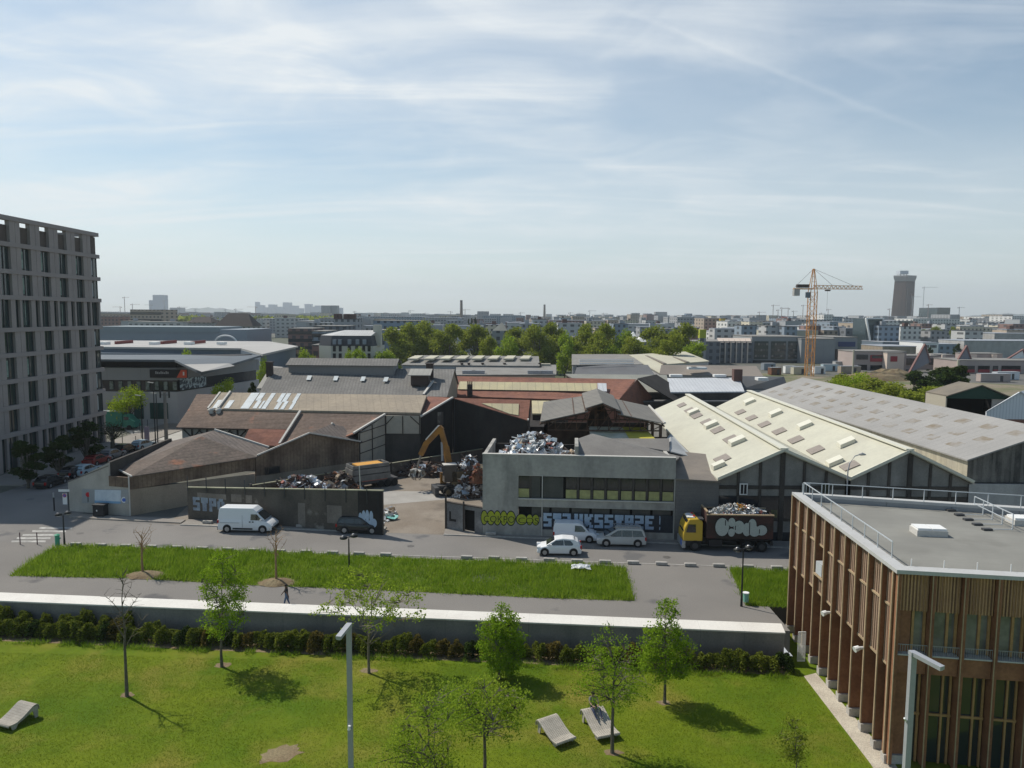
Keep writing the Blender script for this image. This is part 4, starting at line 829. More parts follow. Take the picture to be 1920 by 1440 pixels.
def loc(px,py,off=0.0):          # point in the boom's plane -> local coordinates
    p=A(px,py,c.y+off);return Minv@(p-Vector((c.x,c.y,0)))
kn=loc(826,802,.5);foot=loc(842,872,.3);el=loc(793,838,1.2);tip=loc(782,880,1.4)
m_=MB();m_.bar(foot,lerp(foot,kn,.5)+Vector((0.1,0,0)),.5,.75);m_.bar(lerp(foot,kn,.48)+Vector((0.1,0,0)),kn,.45,.6);m_.build('boom','handler_orange',t)
m_=MB();m_.bar(lerp(foot,kn,.12)+Vector((-.7,0,0)),lerp(foot,kn,.62)+Vector((-.25,0,0)),.22);m_.build('boom_cylinder','scrap_grey',t)
m_=MB();m_.bar(kn+Vector((.2,0,.1)),lerp(kn,el,.85),.42,.6);m_.bar(lerp(kn,el,.8),el+(tip-el)*.35,.45,.6);m_.build('stick','handler_orange',t)
m_=MB();m_.bar(lerp(kn,el,.1)+Vector((0,0,.48)),lerp(kn,el,.8)+Vector((0,0,.45)),.5,.12);m_.build('stick_cylinder','scrap_white',t)
m_=MB();m_.tube([el+(tip-el)*.3,tip],.12);
for k in range(6):
    a_=k*math.pi/3;d=Vector((math.cos(a_),math.sin(a_),0));m_.tube([tip,tip+d*.75+Vector((0,0,-.15)),tip+d*.95+Vector((0,0,-.7)),tip+d*.35+Vector((0,0,-1.3))],[.16,.2,.16,.05],5)
m_.build('grab',mat('grab_steel',(0.20,0.19,0.18),.4,(.35,.34,.3),2,fine=.2,metal=.5),t)
# open steel hall with stepped roof
t=thing('steel_hall','open rusty steel hall with a stepped dark sheet roof behind the scrap heap','hall',(10,84,0))
ff=lambda px,py:A(px,py,84.0);bk_=lambda px,py:A(px,py,101)
a1_,a2_=ff(1130,756),bk_(1119,729);
s1f,s1b=ff(1098,766),bk_(1091,738);s2f,s2b=ff(1164,771),bk_(1150,742)
l1f,l1b=ff(1013,791),bk_(1019,754);r1f,r1b=ff(1246,795),bk_(1216,762)
q1f,q1b=s1f+Vector((.3,0,-.35)),s1b+Vector((.3,0,-.35));q2f,q2b=s2f+Vector((-.3,0,-.35)),s2b+Vector((-.3,0,-.35))
mat('hall_sheet',(0.15,0.142,0.128),.85,(.185,.175,.155),.3,fine=.12,stripe=CO((1,.1,0),.8,(.11,.105,.1),.35,.2))
for pts in([s1f,a1_,a2_,s1b],[a1_,s2f,s2b,a2_],[l1f,q1f,q1b,l1b],[q2f,r1f,r1b,q2b]):
    m_=MB();m_.slab([p+Vector((0,0,.05))for p in pts],.1);m_.build('roof_sheet','hall_sheet',t)
m_=MB();m_.bar(r1f+Vector((0.05,0,.12)),r1b+Vector((0.05,0,.12)),.22,.2);m_.build('edge_gutter','trim_light',t)
for yy in(0.25,8.2,16.2):
    k=yy/17;m_=MB()
    L_,R_,Aa,S1,S2=lerp(l1f,l1b,k),lerp(r1f,r1b,k),lerp(a1_,a2_,k),lerp(s1f,s1b,k),lerp(s2f,s2b,k)
    dn=Vector((0,0,-.25))
    m_.bar(L_+dn,S1+dn+Vector((0,0,-.3)),.18);m_.bar(S2+dn+Vector((0,0,-.3)),R_+dn,.18);m_.bar(S1+dn,Aa+dn,.14);m_.bar(Aa+dn,S2+dn,.14)
    zb2=L_.z-1.0;n_=11;Lb,Rb2=Vector((L_.x+.5,L_.y,zb2)),Vector((R_.x-.3,R_.y,zb2));m_.bar(Lb,Rb2,.14)
    for i in range(n_):
        x0_,x1_=lerp(Lb,Rb2,i/n_),lerp(Lb,Rb2,(i+1)/n_)
        def tz(x):
            return L_.z+(S1.z-.3-L_.z)*max(0,min(1,(x-L_.x)/(S1.x-L_.x)))if x<(S1.x+S2.x)/2 else R_.z+(S2.z-.3-R_.z)*max(0,min(1,(R_.x-x)/(R_.x-S2.x)))
        m_.bar(x0_,Vector((x1_.x,x1_.y,tz(x1_.x)-.3)),.08);m_.bar(x0_,Vector((x0_.x,x0_.y,tz(x0_.x)-.3)),.08)
    m_.build('roof_truss',mat('rusty_steel',(0.065,0.045,0.035),.9,(.12,.07,.045),1.5,fine=.2),t)
    for pp in(L_+Vector((.6,0,0)),lerp(L_,R_,.5)if yy>9 else L_+Vector((.6,0,0)),R_+Vector((-.4,0,0))):
        m_=MB();m_.bar(Vector((pp.x,pp.y,0)),Vector((pp.x,pp.y,L_.z-.4)),.3);m_.build('column','rusty_steel',t)
for k in range(5):
    m_=MB();m_.bar(lerp(s2f,r1f,k/4)+Vector((0,.1,-.3)),lerp(s2b,r1b,k/4)+Vector((0,0,-.3)),.12);m_.bar(lerp(l1f,s1f,k/4)+Vector((0,.1,-.3)),lerp(l1b,s1b,k/4)+Vector((0,0,-.3)),.12);m_.build('purlin','rusty_steel',t)
m_=MB();m_.wall((l1b.x+.5,l1b.y-.2),(r1b.x-.4,r1b.y-.2),0,6.8,6.8,.2);m_.slab([(l1b.x+6,l1b.y-.3,6.8),(r1b.x-5,l1b.y-.3,6.8),(a2_.x,l1b.y-.3,a2_.z-.3)],.15,(0,1,0));m_.build('back_wall',mat('burnt_wall',(0.07,0.05,0.04),.95,(.03,.028,.026),.7,fine=.2,streak=.5),t)
m_=MB();q0,q1=A(1108,822,82.5),A(1228,823,82.5);m_.slab([q0,q1,q1+Vector((-.6,3.5,.75)),q0+Vector((.1,3.5,.85))],.12);o=m_.build('canopy',mat('canopy_white',(0.55,0.55,0.48),.7,(.42,.41,.3),.6,fine=.12,patches=((0.50,0.42,0.03),.001,0,1.0))if False else mat('canopy_white',(0.56,0.55,0.47),.7,(.4,.38,.24),.5,fine=.12),t)
qm=A(1180,822.5,82.5);m_=MB();m_.slab([qm+Vector((0,-.02,.03)),q1+Vector((0.03,-.02,.03)),q1+Vector((-.57,3.5,.78)),qm+Vector((-.3,3.5,.82))],.07);m_.build('yellow_canopy',mat('canopy_yellow',(0.50,0.43,0.05),.7,(.42,.37,.08),.6,fine=.1),t)
for sx_ in(0.2,.5,.97):p=lerp(q0,q1,sx_);m_=MB();m_.bar(Vector((p.x,p.y+.2,0)),p+Vector((0,.2,-.1)),.2);m_.build('column','rusty_steel',t)
m_=MB();m_.b2(q0.x,q1.x+3,q0.y+3.6,q0.y+3.8,0,q0.z-.4);m_.build('inner_wall','dark_wall',t)
# low grey lean-to roofs between office and twin gables
t=thing('lean_to','grey lean-to with a pale sheet roof wedged between office block and cream twin gables','shed',(16,70,0))
a_,b_,c2_,d_=P(1172,820,7.6),P(1262,818,7.6),P(1296,857,6.4),P(1225,848,7.2)
m_=MB();m_.slab([P(1120,822,7.9),P(1255,822,7.9),P(1255,846,7.4),P(1140,827,7.9)],.15);m_.build('roof','tarred_roof',t)
m_=MB();m_.slab([P(1250,822,7.6),P(1258,813,8.0),P(1300,857,6.5),P(1256,846,7.3)],.12);m_.build('sheet_roof',mat('pale_sheet',(0.36,0.37,0.37),.6,(.3,.31,.31),.5,fine=.1),t)
LA,LB=fp(LEN,0),P(1345,1020);LBv=Vector((19.7,69.0,0))
m_=MB();m_.wall((LA.x+.03,LA.y),(LBv.x,LBv.y),0,5.9,5.9,.25);m_.build('street_wall',mat('grey_block',(0.185,0.175,0.165),.9,(.14,.135,.13),.4,fine=.12,stripe=((0,0,1),.4,.1,(.1,.1,.1),.4)),t)
m_=MB();m_.slab([(LA.x,LA.y-.2,6.1),(LBv.x+.1,LBv.y-.2,5.95),(LBv.x+1.6,LBv.y+10,6.6),(LA.x-1,LA.y+10,7.2)],.15);m_.build('roof',mat('roof_brownish',(0.22,0.19,0.16),.9,(.17,.15,.13),.4,fine=.12),t)
# ================================================================ twin cream gables
def gable_hall(name,label,e_l,e_r,apx,bl,br,bap,roofm,wallm,parent_loc,over=.5):
    t=thing(name,label,'warehouse',parent_loc);o=Vector((0,-over,0))
    m_=MB();m_.slab([e_l+o,apx+o,bap,bl],.18);rl=m_.build('roof',roofm,t)
    m_=MB();m_.slab([apx+o,e_r+o,br,bap],.18);m_.build('roof',roofm,t)
    m_=MB();m_.slab([(e_l.x,e_l.y,0),(e_r.x,e_r.y,0),e_r-Vector((0,0,.2)),apx-Vector((0,0,.2)),e_l-Vector((0,0,.2))],.3,(0,1,0));m_.build('gable_wall',wallm,t)
    m_=MB();m_.wall((e_l.x+.1,e_l.y+.3),(bl.x+.1,bl.y),0,e_l.z-.22,bl.z-.22,.25,-1);m_.wall((e_r.x-.1,e_r.y+.3),(br.x-.1,br.y),0,e_r.z-.22,br.z-.22,.25,1)
    m_.slab([(bl.x+.2,bl.y-.3,0),(br.x-.2,br.y-.3,0),br-Vector((.2,.3,.2)),bap-Vector((0,.3,.2)),bl-Vector((-.2,.3,.2))],.25,(0,1,0));m_.build('wall',wallm,t)
    return t
yf=69.3
ZE,ZA=6.1,9.0
G=[A(1343,896,yf),A(1467,843,yf),A(1590,892,yf),A(1701,843,yf),A(1820,900,yf)]
bk1,bk2=P(1289,740,9.0),P(1404,733,9.0)
gm=mat('gable_render',(0.27,0.262,0.245),.9,(.2,.195,.18),.5,fine=.12,streak=.45,scol=(.09,.085,.08))
fix=lambda p,z:Vector((p.x,p.y,z))
e1_,a1g,v_,a2g,e2_=fix(G[0],6.15),fix(G[1],8.95),fix(G[2],6.25),fix(G[3],8.95),fix(G[4],6.0)
Lb=e1_+fix(bk1,8.95)-a1g;Vb=v_+fix(bk2,8.95)-a2g;Rb_=e2_+fix(bk2,8.95)-a2g
t1=gable_hall('cream_gable_hall','left hall of the twin gables, cream sheet roof with tan skylights',e1_,v_-Vector((.05,0,0)),a1g,Lb,Vb-Vector((.05,0,0)),fix(bk1,8.95),'cream_metal',gm,(e1_.x,e1_.y,0))
t2=gable_hall('cream_gable_hall','right hall of the twin gables, cream sheet roof beside the long grey shed',v_+Vector((.05,0,0)),e2_,a2g,Vb+Vector((.05,0,0)),Rb_,fix(bk2,8.95),'cream_metal',gm,(v_.x,v_.y,0))
for tt,ap_,bb in((t1,a1g,fix(bk1,8.95)),(t2,a2g,fix(bk2,8.95))):
    m_=MB();m_.bar(ap_+Vector((0,-.55,.14)),bb+Vector((0,0,.14)),.75,.14);m_.build('ridge_cap','cream_trim',tt)
rf1=rfun(a1g,fix(bk1,8.95),e1_,Lb);rf2=rfun(a2g,fix(bk2,8.95),v_,Vb)
def patch(tt,f,cx_,cy_,u,v,name,m,lift,h):
    """rectangle on the slope: u along the slope (photo px vector), v along the hall"""
    pts=[f(cx_-u[0]/2-v[0]/2,cy_-u[1]/2-v[1]/2,lift),f(cx_+u[0]/2-v[0]/2,cy_+u[1]/2-v[1]/2,lift),f(cx_+u[0]/2+v[0]/2,cy_+u[1]/2+v[1]/2,lift),f(cx_-u[0]/2+v[0]/2,cy_-u[1]/2+v[1]/2,lift)]
    m_=MB();m_.slab(pts,h);return m_.build(name,m,tt)
for cx_,cy_,k in((1278,760,.62),(1293,770,.72),(1306,780,.8),(1325,792,.85),(1345,807,.95),(1370,824,1.05),(1354,861,1.15)):
    patch(t1,rf1,cx_,cy_,(21*k,-9*k),(9*k,7*k),'skylight','tan_light',.10,.08)
for cx_,cy_,k in((1299,775,.75),(1332,799,.9),(1381,830,1.1),(1346,876,.9)):
    patch(t1,rf1,cx_,cy_,(24*k,-10*k),(6*k,5*k),'raised_rooflight','cream_trim',.45,.42)
for cx_,cy_,k in((1388,773,.72),(1409,784,.78),(1433,796,.85),(1461,809,.95),(1492,825,1.05),(1529,844,1.15),(1593,874,1.3)):
    patch(t2,rf2,cx_,cy_,(22*k,-9*k),(9*k,6.5*k),'skylight','tan_light',.10,.08)
for cx_,cy_,k in((1404,755,.75),(1453,777,.85),(1508,800,.98),(1586,833,1.15),(1564,869,1.1)):
    patch(t2,rf2,cx_,cy_,(24*k,-10*k),(6.5*k,5.5*k),'raised_rooflight','cream_trim',.45,.42)
for tt,a_,b_,apx in((t1,e1_,v_,a1g),(t2,v_,e2_,a2g)):
    n_=6;yy=a_.y-.08
    for i in range(n_+1):
        x=a_.x+(b_.x-a_.x)*i/n_;zt=(a_.z+(apx.z-a_.z)*(x-a_.x)/(apx.x-a_.x))if x<apx.x else(b_.z+(apx.z-b_.z)*(b_.x-x)/(b_.x-apx.x))
        w_=.45 if i in(0,3,6)else .24;m_=MB();m_.b2(x-w_/2,x+w_/2,yy-.04,yy+.08,0,zt-.3);m_.build('pier','dark_wall',tt)
    m_=MB();m_.b2(a_.x,b_.x,yy-.0,yy+.078,5.1,5.45);m_.b2(a_.x,b_.x,yy,yy+.078,2.0,2.25);m_.build('beam','dark_wall',tt)
    m_=MB();m_.b2(a_.x+.2,b_.x-.2,yy+.02,yy+.078,2.25,4.45);m_.b2(a_.x+.2,b_.x-.2,yy+.02,yy+.078,0,.9);gl_=m_.build('glazing','window_dark',tt)
    for i in range(12):
        x=a_.x+.5+(b_.x-a_.x-1)*i/12;m_=MB();m_.b2(x,x+.6,yy-.01,yy+.02,2.35,3.1);m_.build('yellow_pane',mat('dim_yellow',(0.16,0.16,0.06),.6,(.07,.07,.05),1.2,fine=.2),gl_)if i%3 else None
    m_=MB();[m_.bar((a_.x,yy-.5,a_.z+.05),(apx.x,yy-.5,apx.z+.05),.12,.25),m_.bar((apx.x,yy-.5,apx.z+.05),(b_.x,yy-.5,b_.z+.05),.12,.25)];m_.build('verge_trim','cream_trim',tt)
    for px in((1394,)if tt is t1 else(1634,1600)):
        pass
for px,tt in((1394,t1),(1511,t1),(1547,t1)):
    p=A(px,917,yf-.25);m_=MB();m_.b2(p.x-.38,p.x+.38,p.y-.06,p.y,p.z-.55,p.z+.55);fr=m_.build('small_window','white_paint',tt);m_=MB();m_.b2(p.x-.28,p.x-.04,p.y-.075,p.y-.06,p.z-.45,p.z+.45);m_.b2(p.x+.04,p.x+.28,p.y-.075,p.y-.06,p.z-.45,p.z+.45);m_.build('pane','window_dark',fr)
# ================================================================ long grey shed on the right
t=thing('long_grey_shed','very long grey fibre cement shed with aged cream side cladding right of the twin gables','warehouse',(44,70,0))
ef,eb,rb_,rfr=P(1815,860,8.1),P(1448,738,8.1),P(1507,708,10.9),P(1920,795,10.9)
rfr=rb_+(rfr-rb_)*((ef.y-rb_.y)/(rfr.y-rb_.y));eb=ef+rb_-rfr;rr_=Vector((rfr.x+7.5,rfr.y,8.1));rrb=Vector((rb_.x+7,rb_.y,8.1))
m_=MB();m_.slab([ef+Vector((-.3,-.4,-.05)),rfr+Vector((0,-.4,.05)),rb_+Vector((0,.4,0)),eb+Vector((-.3,.4,-.05))],.14);m_.build('roof','grey_fibre_big',t)
m_=MB();m_.slab([rfr+Vector((0,-.4,.05)),rr_+Vector((0,-.4,0)),rrb,rb_],.14);m_.build('roof','grey_fibre_big',t)
m_=MB();m_.wall(ef,eb,0,7.95,7.95,.2,-1);m_.build('side_cladding','aged_cream',t)
m_=MB();m_.slab([(ef.x,ef.y,5.8),(rr_.x,rr_.y,5.8),rr_-Vector((0,0,.15)),rfr-Vector((0,0,.15)),ef-Vector((0,0,.2))],.2,(0,1,0));m_.build('gable_cladding',mat('gable_weathered',(0.09,0.085,0.08),.95,(.05,.048,.045),.8,fine=.2,streak=.8,scol=(.3,.28,.25),stripe=((1,0,0),.9,.3,(.2,.19,.17),.5)),t)
m_=MB();m_.b2(ef.x,rr_.x,ef.y-.45,ef.y-.2,0,5.75);m_.build('front_wall','pale_blockwork',t)
m_=MB();m_.slab([(eb.x,eb.y,0),(rrb.x,rrb.y,0),rrb-Vector((0,0,.2)),rb_-Vector((0,0,.2)),eb-Vector((0,0,.2))],.2,(0,-1,0));m_.build('back_wall','dark_wall',t)
m_=MB();m_.wall(rr_,rrb,0,7.9,7.9,.2,1);m_.build('side_cladding','aged_cream',t)
rfg=rfun(rfr,rb_,ef,eb)
for i in range(13):
    for j,v in enumerate((.25,.55,.8)):
        u=(i+.5+.3*j)/13.8;p0=lerp(lerp(rfr,rb_,u),lerp(ef,eb,u),v);du=(rb_-rfr).normalized();dv=(lerp(ef,eb,u)-lerp(rfr,rb_,u)).normalized()
        m_=MB();m_.slab([p0-du*.9-dv*.55+up*.6,p0+du*.9-dv*.55+up*.6,p0+du*.9+dv*.55+up*.6,p0-du*.9+dv*.55+up*.6],.04);m_.build('weathered_rooflight',mat('stained_rooflight',(0.20,0.165,0.12),.9,(.285,.275,.26),.9,mix=(.35,.6),fine=.1),t)
# ================================================================ timber-clad building, right foreground
mat('wood_red',(0.29,0.135,0.07),0.8,(0.22,0.10,0.055),1.0,fine=.15,fscale=6,streak=.3,scol=(.12,.055,.035))
mat('wood_edge',(0.40,0.30,0.19),0.8,(.32,.24,.15),1.5,fine=.12)
mat('wood_slat',(0.52,0.32,0.17),0.85,(0.42,0.25,0.14),.8,fine=.12,stripe=[((1,0.12,0),.16,.3,(0.17,0.10,0.07),.75)],streak=.2)
mat('wood_slat_side',(0.42,0.30,0.22),0.85,(0.34,0.235,0.17),.8,fine=.12,stripe=[((0,1,0),.15,.3,(0.17,0.10,0.07),.75)],streak=.2)
mat('wood_honey',(0.45,0.27,0.12),0.6,(.38,.22,.10),2,fine=.1)
mat('roof_membrane',(0.245,0.240,0.215),0.95,(0.205,0.20,0.18),.35,fine=.08,fscale=20,stripe=((.16,1,0),1.05,.04,(.17,.165,.15),.5),patches=((.19,.185,.165),.22,.58,.66))
mat('parapet_zinc',(0.43,0.425,0.41),0.6,(.46,.46,.45),1,fine=.05)
mat('galvanised',(0.55,0.58,0.60),0.45,fine=.06,metal=.3)
mat('glass',(0.035,0.042,0.042),0.05,fine=0,spec=.8)
mat('foot_concrete',(0.45,0.42,0.38),.9,(.38,.36,.33),1,fine=.12)
TS0=P(1683,1068,8.9);TS1=P(1487,923,8.9);TS2=P(1920,1081,8.9);TS3=P(1920,950,8.9)
sdv=(TS1-TS0).normalized();fdv=(TS2-TS0).normalized();SN=Vector((sdv.y,-sdv.x,0))*1.0      # into the building
FN=Vector((-fdv.y,fdv.x,0));SLEN=(TS1-TS0).length;FLEN=14.5
def tsd(s,o,z):return Vector((TS0.x,TS0.y,0))+sdv*s+SN*o+Vector((0,0,z))
def tfr(s,o,z):return Vector((TS0.x,TS0.y,0))+fdv*s+FN*o+Vector((0,0,z))
TB=thing('timber_building','two storey timber clad building with deep wooden fins and a flat grey roof','building',(TS0.x,TS0.y,LZ))
FD=.95;farR=Vector((TS0.x,TS0.y,0))+fdv*FLEN;farL=Vector((TS1.x,TS1.y,0));far2=farL+(Vector((TS3.x,TS3.y,0))-farL).normalized()*16
inner=[tsd(FD,FD,0),farR+FN*FD,far2-Vector((0,.6,0)),tsd(SLEN-.3,FD,0)]
m_=MB();drop(m_,[p+Vector((0,0,8.25))for p in inner],LZ,0);m_.build('core_wall',mat('core_dark',(0.10,0.06,0.04),.9,fine=.15),TB)
ring_o=[tsd(-.05,-.05,8.9),farR+FN*-.05+Vector((0,0,8.9)),far2+Vector((0,.1,8.9)),tsd(SLEN+.1,-.05,8.9)]
cen=sum(ring_o,Vector())/4
ring_i=[tsd(.62,.62,8.9),farR+FN*.62+Vector((0,0,8.9)),far2+Vector((0,-.55,8.9)),tsd(SLEN-.5,.62,8.9)]
m_=MB()
for i in range(4):
    j=(i+1)%4
    if i==1:continue
    m_.slab([ring_o[i],ring_o[j],ring_i[j],ring_i[i]],.2)
m_.build('parapet_cap','parapet_zinc',TB)
m_=MB();
for i in range(4):
    j=(i+1)%4
    if i==1:continue
    m_.slab([ring_i[i]-up*2,ring_i[j]-up*2,ring_i[j]-Vector((0,0,.75)),ring_i[i]-Vector((0,0,.75))],.05,(cen-(ring_i[i]+ring_i[j])/2).normalized()*-1)
m_.build('parapet_inside',mat('upstand',(0.27,0.275,0.28),.8,fine=.06,stripe=((1,1,0),2.0,.02,(.15,.15,.15),.6)),TB)
m_=MB();m_.slab([p-Vector((0,0,.5))for p in ring_i],.15);m_.build('roof','roof_membrane',TB)
# side fins and slatted panels
NB=10;pitch=SLEN/NB
for k in range(NB+1):
    s=k*pitch+(.35 if k==0 else 0)
    m_=MB();m_.slab([tsd(s,0.02,-1.02),tsd(s,FD,-1.02),tsd(s,FD,8.69),tsd(s,0.02,8.69)],.10,sdv);f_=m_.build('fin','wood_red',TB)
    m_=MB();m_.slab([tsd(s-.015,-.05,-1.02),tsd(s-.015,.015,-1.02),tsd(s-.015,.015,8.69),tsd(s-.015,-.05,8.69)],.12,sdv);m_.build('fin_edge','wood_edge',f_)
    m_=MB();m_.box(tuple(tsd(s+.08,FD/2,-1.28)),(FD+.1,.42,.5),math.atan2(sdv.y,sdv.x)-math.pi/2);m_.build('fin_foot','foot_concrete',TB)
    if k==NB:break
    g0,g1=s+.18,(k+1)*pitch-.02
    gap=(k==NB-4)
    zb_=3.45
    segs=[(zb_,8.69)]if not gap else[(6.65,8.69),(zb_,4.6)]
    for za,zc_ in segs:
        m_=MB();m_.slab([tsd(g0,.30,za),tsd(g1,.30,za),tsd(g1,.30,zc_),tsd(g0,.30,zc_)],.08,SN);pn=m_.build('slat_panel','wood_slat_side',TB)
        nsl=6
        for i in range(nsl):
            a0=g0+(g1-g0)*(i+.2)/nsl;m_2=MB();m_2.slab([tsd(a0,.24,za+.05),tsd(a0+.11,.24,za+.05),tsd(a0+.11,.24,zc_),tsd(a0,.24,zc_)],.055,SN)
            if i==0:acc=m_2
            else:
                b=len(acc.v);acc.v+=m_2.v;acc.f+=[tuple(q+b for q in f)for f in m_2.f]
        acc.build('slats','wood_slat_side',pn)
        m_=MB();m_.slab([tsd(g0,.21,za-.06),tsd(g1,.21,za-.06),tsd(g1,.21,za+.06),tsd(g0,.21,za+.06)],.3,SN);m_.build('panel_rail','wood_edge',pn)
    if not gap:m_=MB();m_.slab([tsd(g0,.16,6.60),tsd(g1,.16,6.60),tsd(g1,.16,6.70),tsd(g0,.16,6.70)],.1,SN);m_.build('mid_rail','wood_edge',TB)
    m_=MB();m_.slab([tsd(g0+.1,FD-.06,-.9),tsd(g1-.1,FD-.06,-.9),tsd(g1-.1,FD-.06,3.2),tsd(g0+.1,FD-.06,3.2)],.05,SN);w_=m_.build('window','glass',TB)
    m_=MB();m_.slab([tsd(g0+.02,FD-.12,-1),tsd(g0+.16,FD-.12,-1),tsd(g0+.16,FD-.12,3.3),tsd(g0+.02,FD-.12,3.3)],.1,SN);m_.slab([tsd(g0+.16,FD-.12,1.1),tsd(g1,FD-.12,1.1),tsd(g1,FD-.12,1.25),tsd(g0+.16,FD-.12,1.25)],.1,SN);m_.build('frame','wood_honey',w_)
    if gap:
        c=tsd((g0+g1)/2,.25,5.2);m_=MB();m_.box(tuple(c),(.5,.9,.8));tag(m_.build('ventilation_box','galvanised',off=(c.x,c.y,4.8)),'grey ventilation box in the open bay of the timber facade','ventilation unit')
        m_=MB();m_.box(tuple(tsd((g0+g1)/2,.25,4.7)),(.6,1.3,.12));m_.build('bay_sill','wood_edge',TB)
for k in(2,5):
    c=tsd(k*pitch-.1,-.15,3.35);m_=MB();m_.tube([c,c+Vector((-.25,-.05,.02))],.09,8);m_.tube([c+Vector((-.25,-.05,.02)),c+Vector((-.5,-.1,-.05))],[.14,.17],10);tag(m_.build('wall_lamp','white_paint',off=c),'small white wall lamp on the '+('near' if k==2 else 'far')+' part of the timber side facade','lamp')
# front facade
FP=[0.0,1.63,3.12,4.66,6.2,7.74,9.28,10.8,12.3,13.8]
for i,s in enumerate(FP):
    m_=MB();m_.slab([tfr(s+.05,.02,-1.4),tfr(s+.23,.02,-1.4),tfr(s+.23,.02,8.69),tfr(s+.05,.02,8.69)],FD,FN);f_=m_.build('fin','wood_red',TB)
    m_=MB();m_.slab([tfr(s+.04,-.05,-1.4),tfr(s+.08,-.05,-1.4),tfr(s+.08,-.05,8.69),tfr(s+.04,-.05,8.69)],.065,FN);m_.build('fin_edge','wood_edge',f_)
    if i==len(FP)-1:break
    a_,b_=s+.26,FP[i+1]+.02
    m_=MB();m_.slab([tfr(a_,.35,6.70),tfr(b_,.35,6.70),tfr(b_,.35,8.69),tfr(a_,.35,8.69)],.1,FN);pn=m_.build('slat_panel','wood_slat',TB)
    acc=MB();nsl=9
    for q in range(nsl):
        x0=a_+(b_-a_)*(q+.25)/nsl;acc.slab([tfr(x0,.29,6.70),tfr(x0+.07,.29,6.70),tfr(x0+.07,.29,8.69),tfr(x0,.29,8.69)],.055,FN)
    acc.build('slats','wood_slat',pn)
    m_=MB();m_.slab([tfr(a_,FD-.35,4.55),tfr(b_,FD-.35,4.55),tfr(b_,FD-.35,6.68),tfr(a_,FD-.35,6.68)],.06,FN);w_=m_.build('window',mat('glass_painted_reflection',(.24,.235,.23),.12,(.12,.12,.12),1.2,fine=0,spec=.8),TB)  # pale grey sky reflection painted into the pane colour
    for x0 in(a_+.72,b_-.12):m_=MB();m_.slab([tfr(x0,FD-.45,4.55),tfr(x0+.12,FD-.45,4.55),tfr(x0+.12,FD-.45,6.68),tfr(x0,FD-.45,6.68)],.1,FN);m_.build('mullion','wood_honey',w_)
    m_=MB();m_.slab([tfr(a_,.18,3.47),tfr(b_,.18,3.47),tfr(b_,.18,4.42),tfr(a_,.18,4.42)],.1,FN);m_.build('spandrel','wood_red',TB)
    m_=MB();m_.slab([tfr(a_,.08,4.50),tfr(b_,.08,4.50),tfr(b_,.8,4.50),tfr(a_,.8,4.50)],.07);m_.build('balcony_slab','parapet_zinc',TB)
    m_=MB();m_.bar(tfr(a_,.12,5.0),tfr(b_,.12,5.0),.03);n_=12
    for q in range(n_+1):x0=a_+(b_-a_)*q/n_;m_.bar(tfr(x0,.12,4.5),tfr(x0,.12,5.0),.016)
    m_.build('railing',mat('rail_grey',(.30,.30,.30),.6,fine=0),TB)
    m_=MB();m_.slab([tfr(a_,FD-.25,-1.45),tfr(b_,FD-.25,-1.45),tfr(b_,FD-.25,3.45),tfr(a_,FD-.25,3.45)],.06,FN);w_=m_.build('lower_window','glass',TB)
    m_=MB()
    for x0 in(a_+.02,a_+.74,b_-.14):m_.slab([tfr(x0,FD-.36,-1.45),tfr(x0+.1,FD-.36,-1.45),tfr(x0+.1,FD-.36,3.45),tfr(x0,FD-.36,3.45)],.1,FN)
    m_.slab([tfr(a_,FD-.37,1.1),tfr(b_,FD-.37,1.1),tfr(b_,FD-.37,1.22),tfr(a_,FD-.37,1.22)],.1,FN);m_.build('frame','wood_honey',w_)
# roof furniture
def rail(name,label,pts,h,nper,m='galvanised',two=True):
    t=thing(name,label,'railing',pts[0]);m_=MB()
    for a_,b_ in zip(pts[:-1],pts[1:]):
        n_=max(1,round((b_-a_).length/nper));m_.bar(a_+Vector((0,0,h)),b_+Vector((0,0,h)),.05)
        if two:m_.bar(a_+Vector((0,0,h*.5)),b_+Vector((0,0,h*.5)),.03)
    m_.build('top_rail',m,t)
    for a_,b_ in zip(pts[:-1],pts[1:]):
        n_=max(1,round((b_-a_).length/nper))
        for k in range(n_+1):p=lerp(a_,b_,k/n_);m_=MB();m_.bar(p,p+Vector((0,0,h)),.045);m_.build('rail_post',m,t)
    return t
rail('roof_railing','thin steel roof railing along the far edge of the timber building',[A(1507,927,51.0),lerp(TS1,Vector((far2.x,far2.y,8.9)),.98)][:1]and[tsd(SLEN-.6,.5,8.9),Vector((far2.x,far2.y-.5,8.9))],.85,2.0,two=False)
rail('roof_railing','thin steel roof railing along the left edge of the timber building',[tsd(1.9,.55,8.9),tsd(SLEN-.6,.55,8.9)],.85,1.7,two=False)
for k in range(4):
    p=tfr(.9+k*1.55,.75,8.4);m_=MB();m_.tube([p,p+Vector((0,0,.85))],.025,5);tag(m_.build('roof_post','white_paint',off=p),'thin white safety post near the front edge of the timber roof','post','safety posts near the front roof edge')
p=P(1741,997,8.55);t=thing('skylight','white domed skylight box in the middle of the timber building roof','skylight',(p.x,p.y,8.4),-.12,world=False)
add(t,'kerb','trim_light',(0,0,.18,1.75,1.15,.36));add(t,'cover','white_paint',(-.42,0,.42,.8,1.0,.12),(.42,0,.42,.8,1.0,.12))
p=P(1912,978,8.55);t=thing('skylight','white skylight box at the right edge of the photo on the timber roof','skylight',(p.x+.3,p.y,8.4),-.12,world=False)
add(t,'kerb','trim_light',(0,0,.18,1.75,1.15,.36));add(t,'cover','white_paint',(-.42,0,.42,.8,1.0,.12),(.42,0,.42,.8,1.0,.12))
g0,g1=P(1826,958,8.45),P(1898,994,8.45)
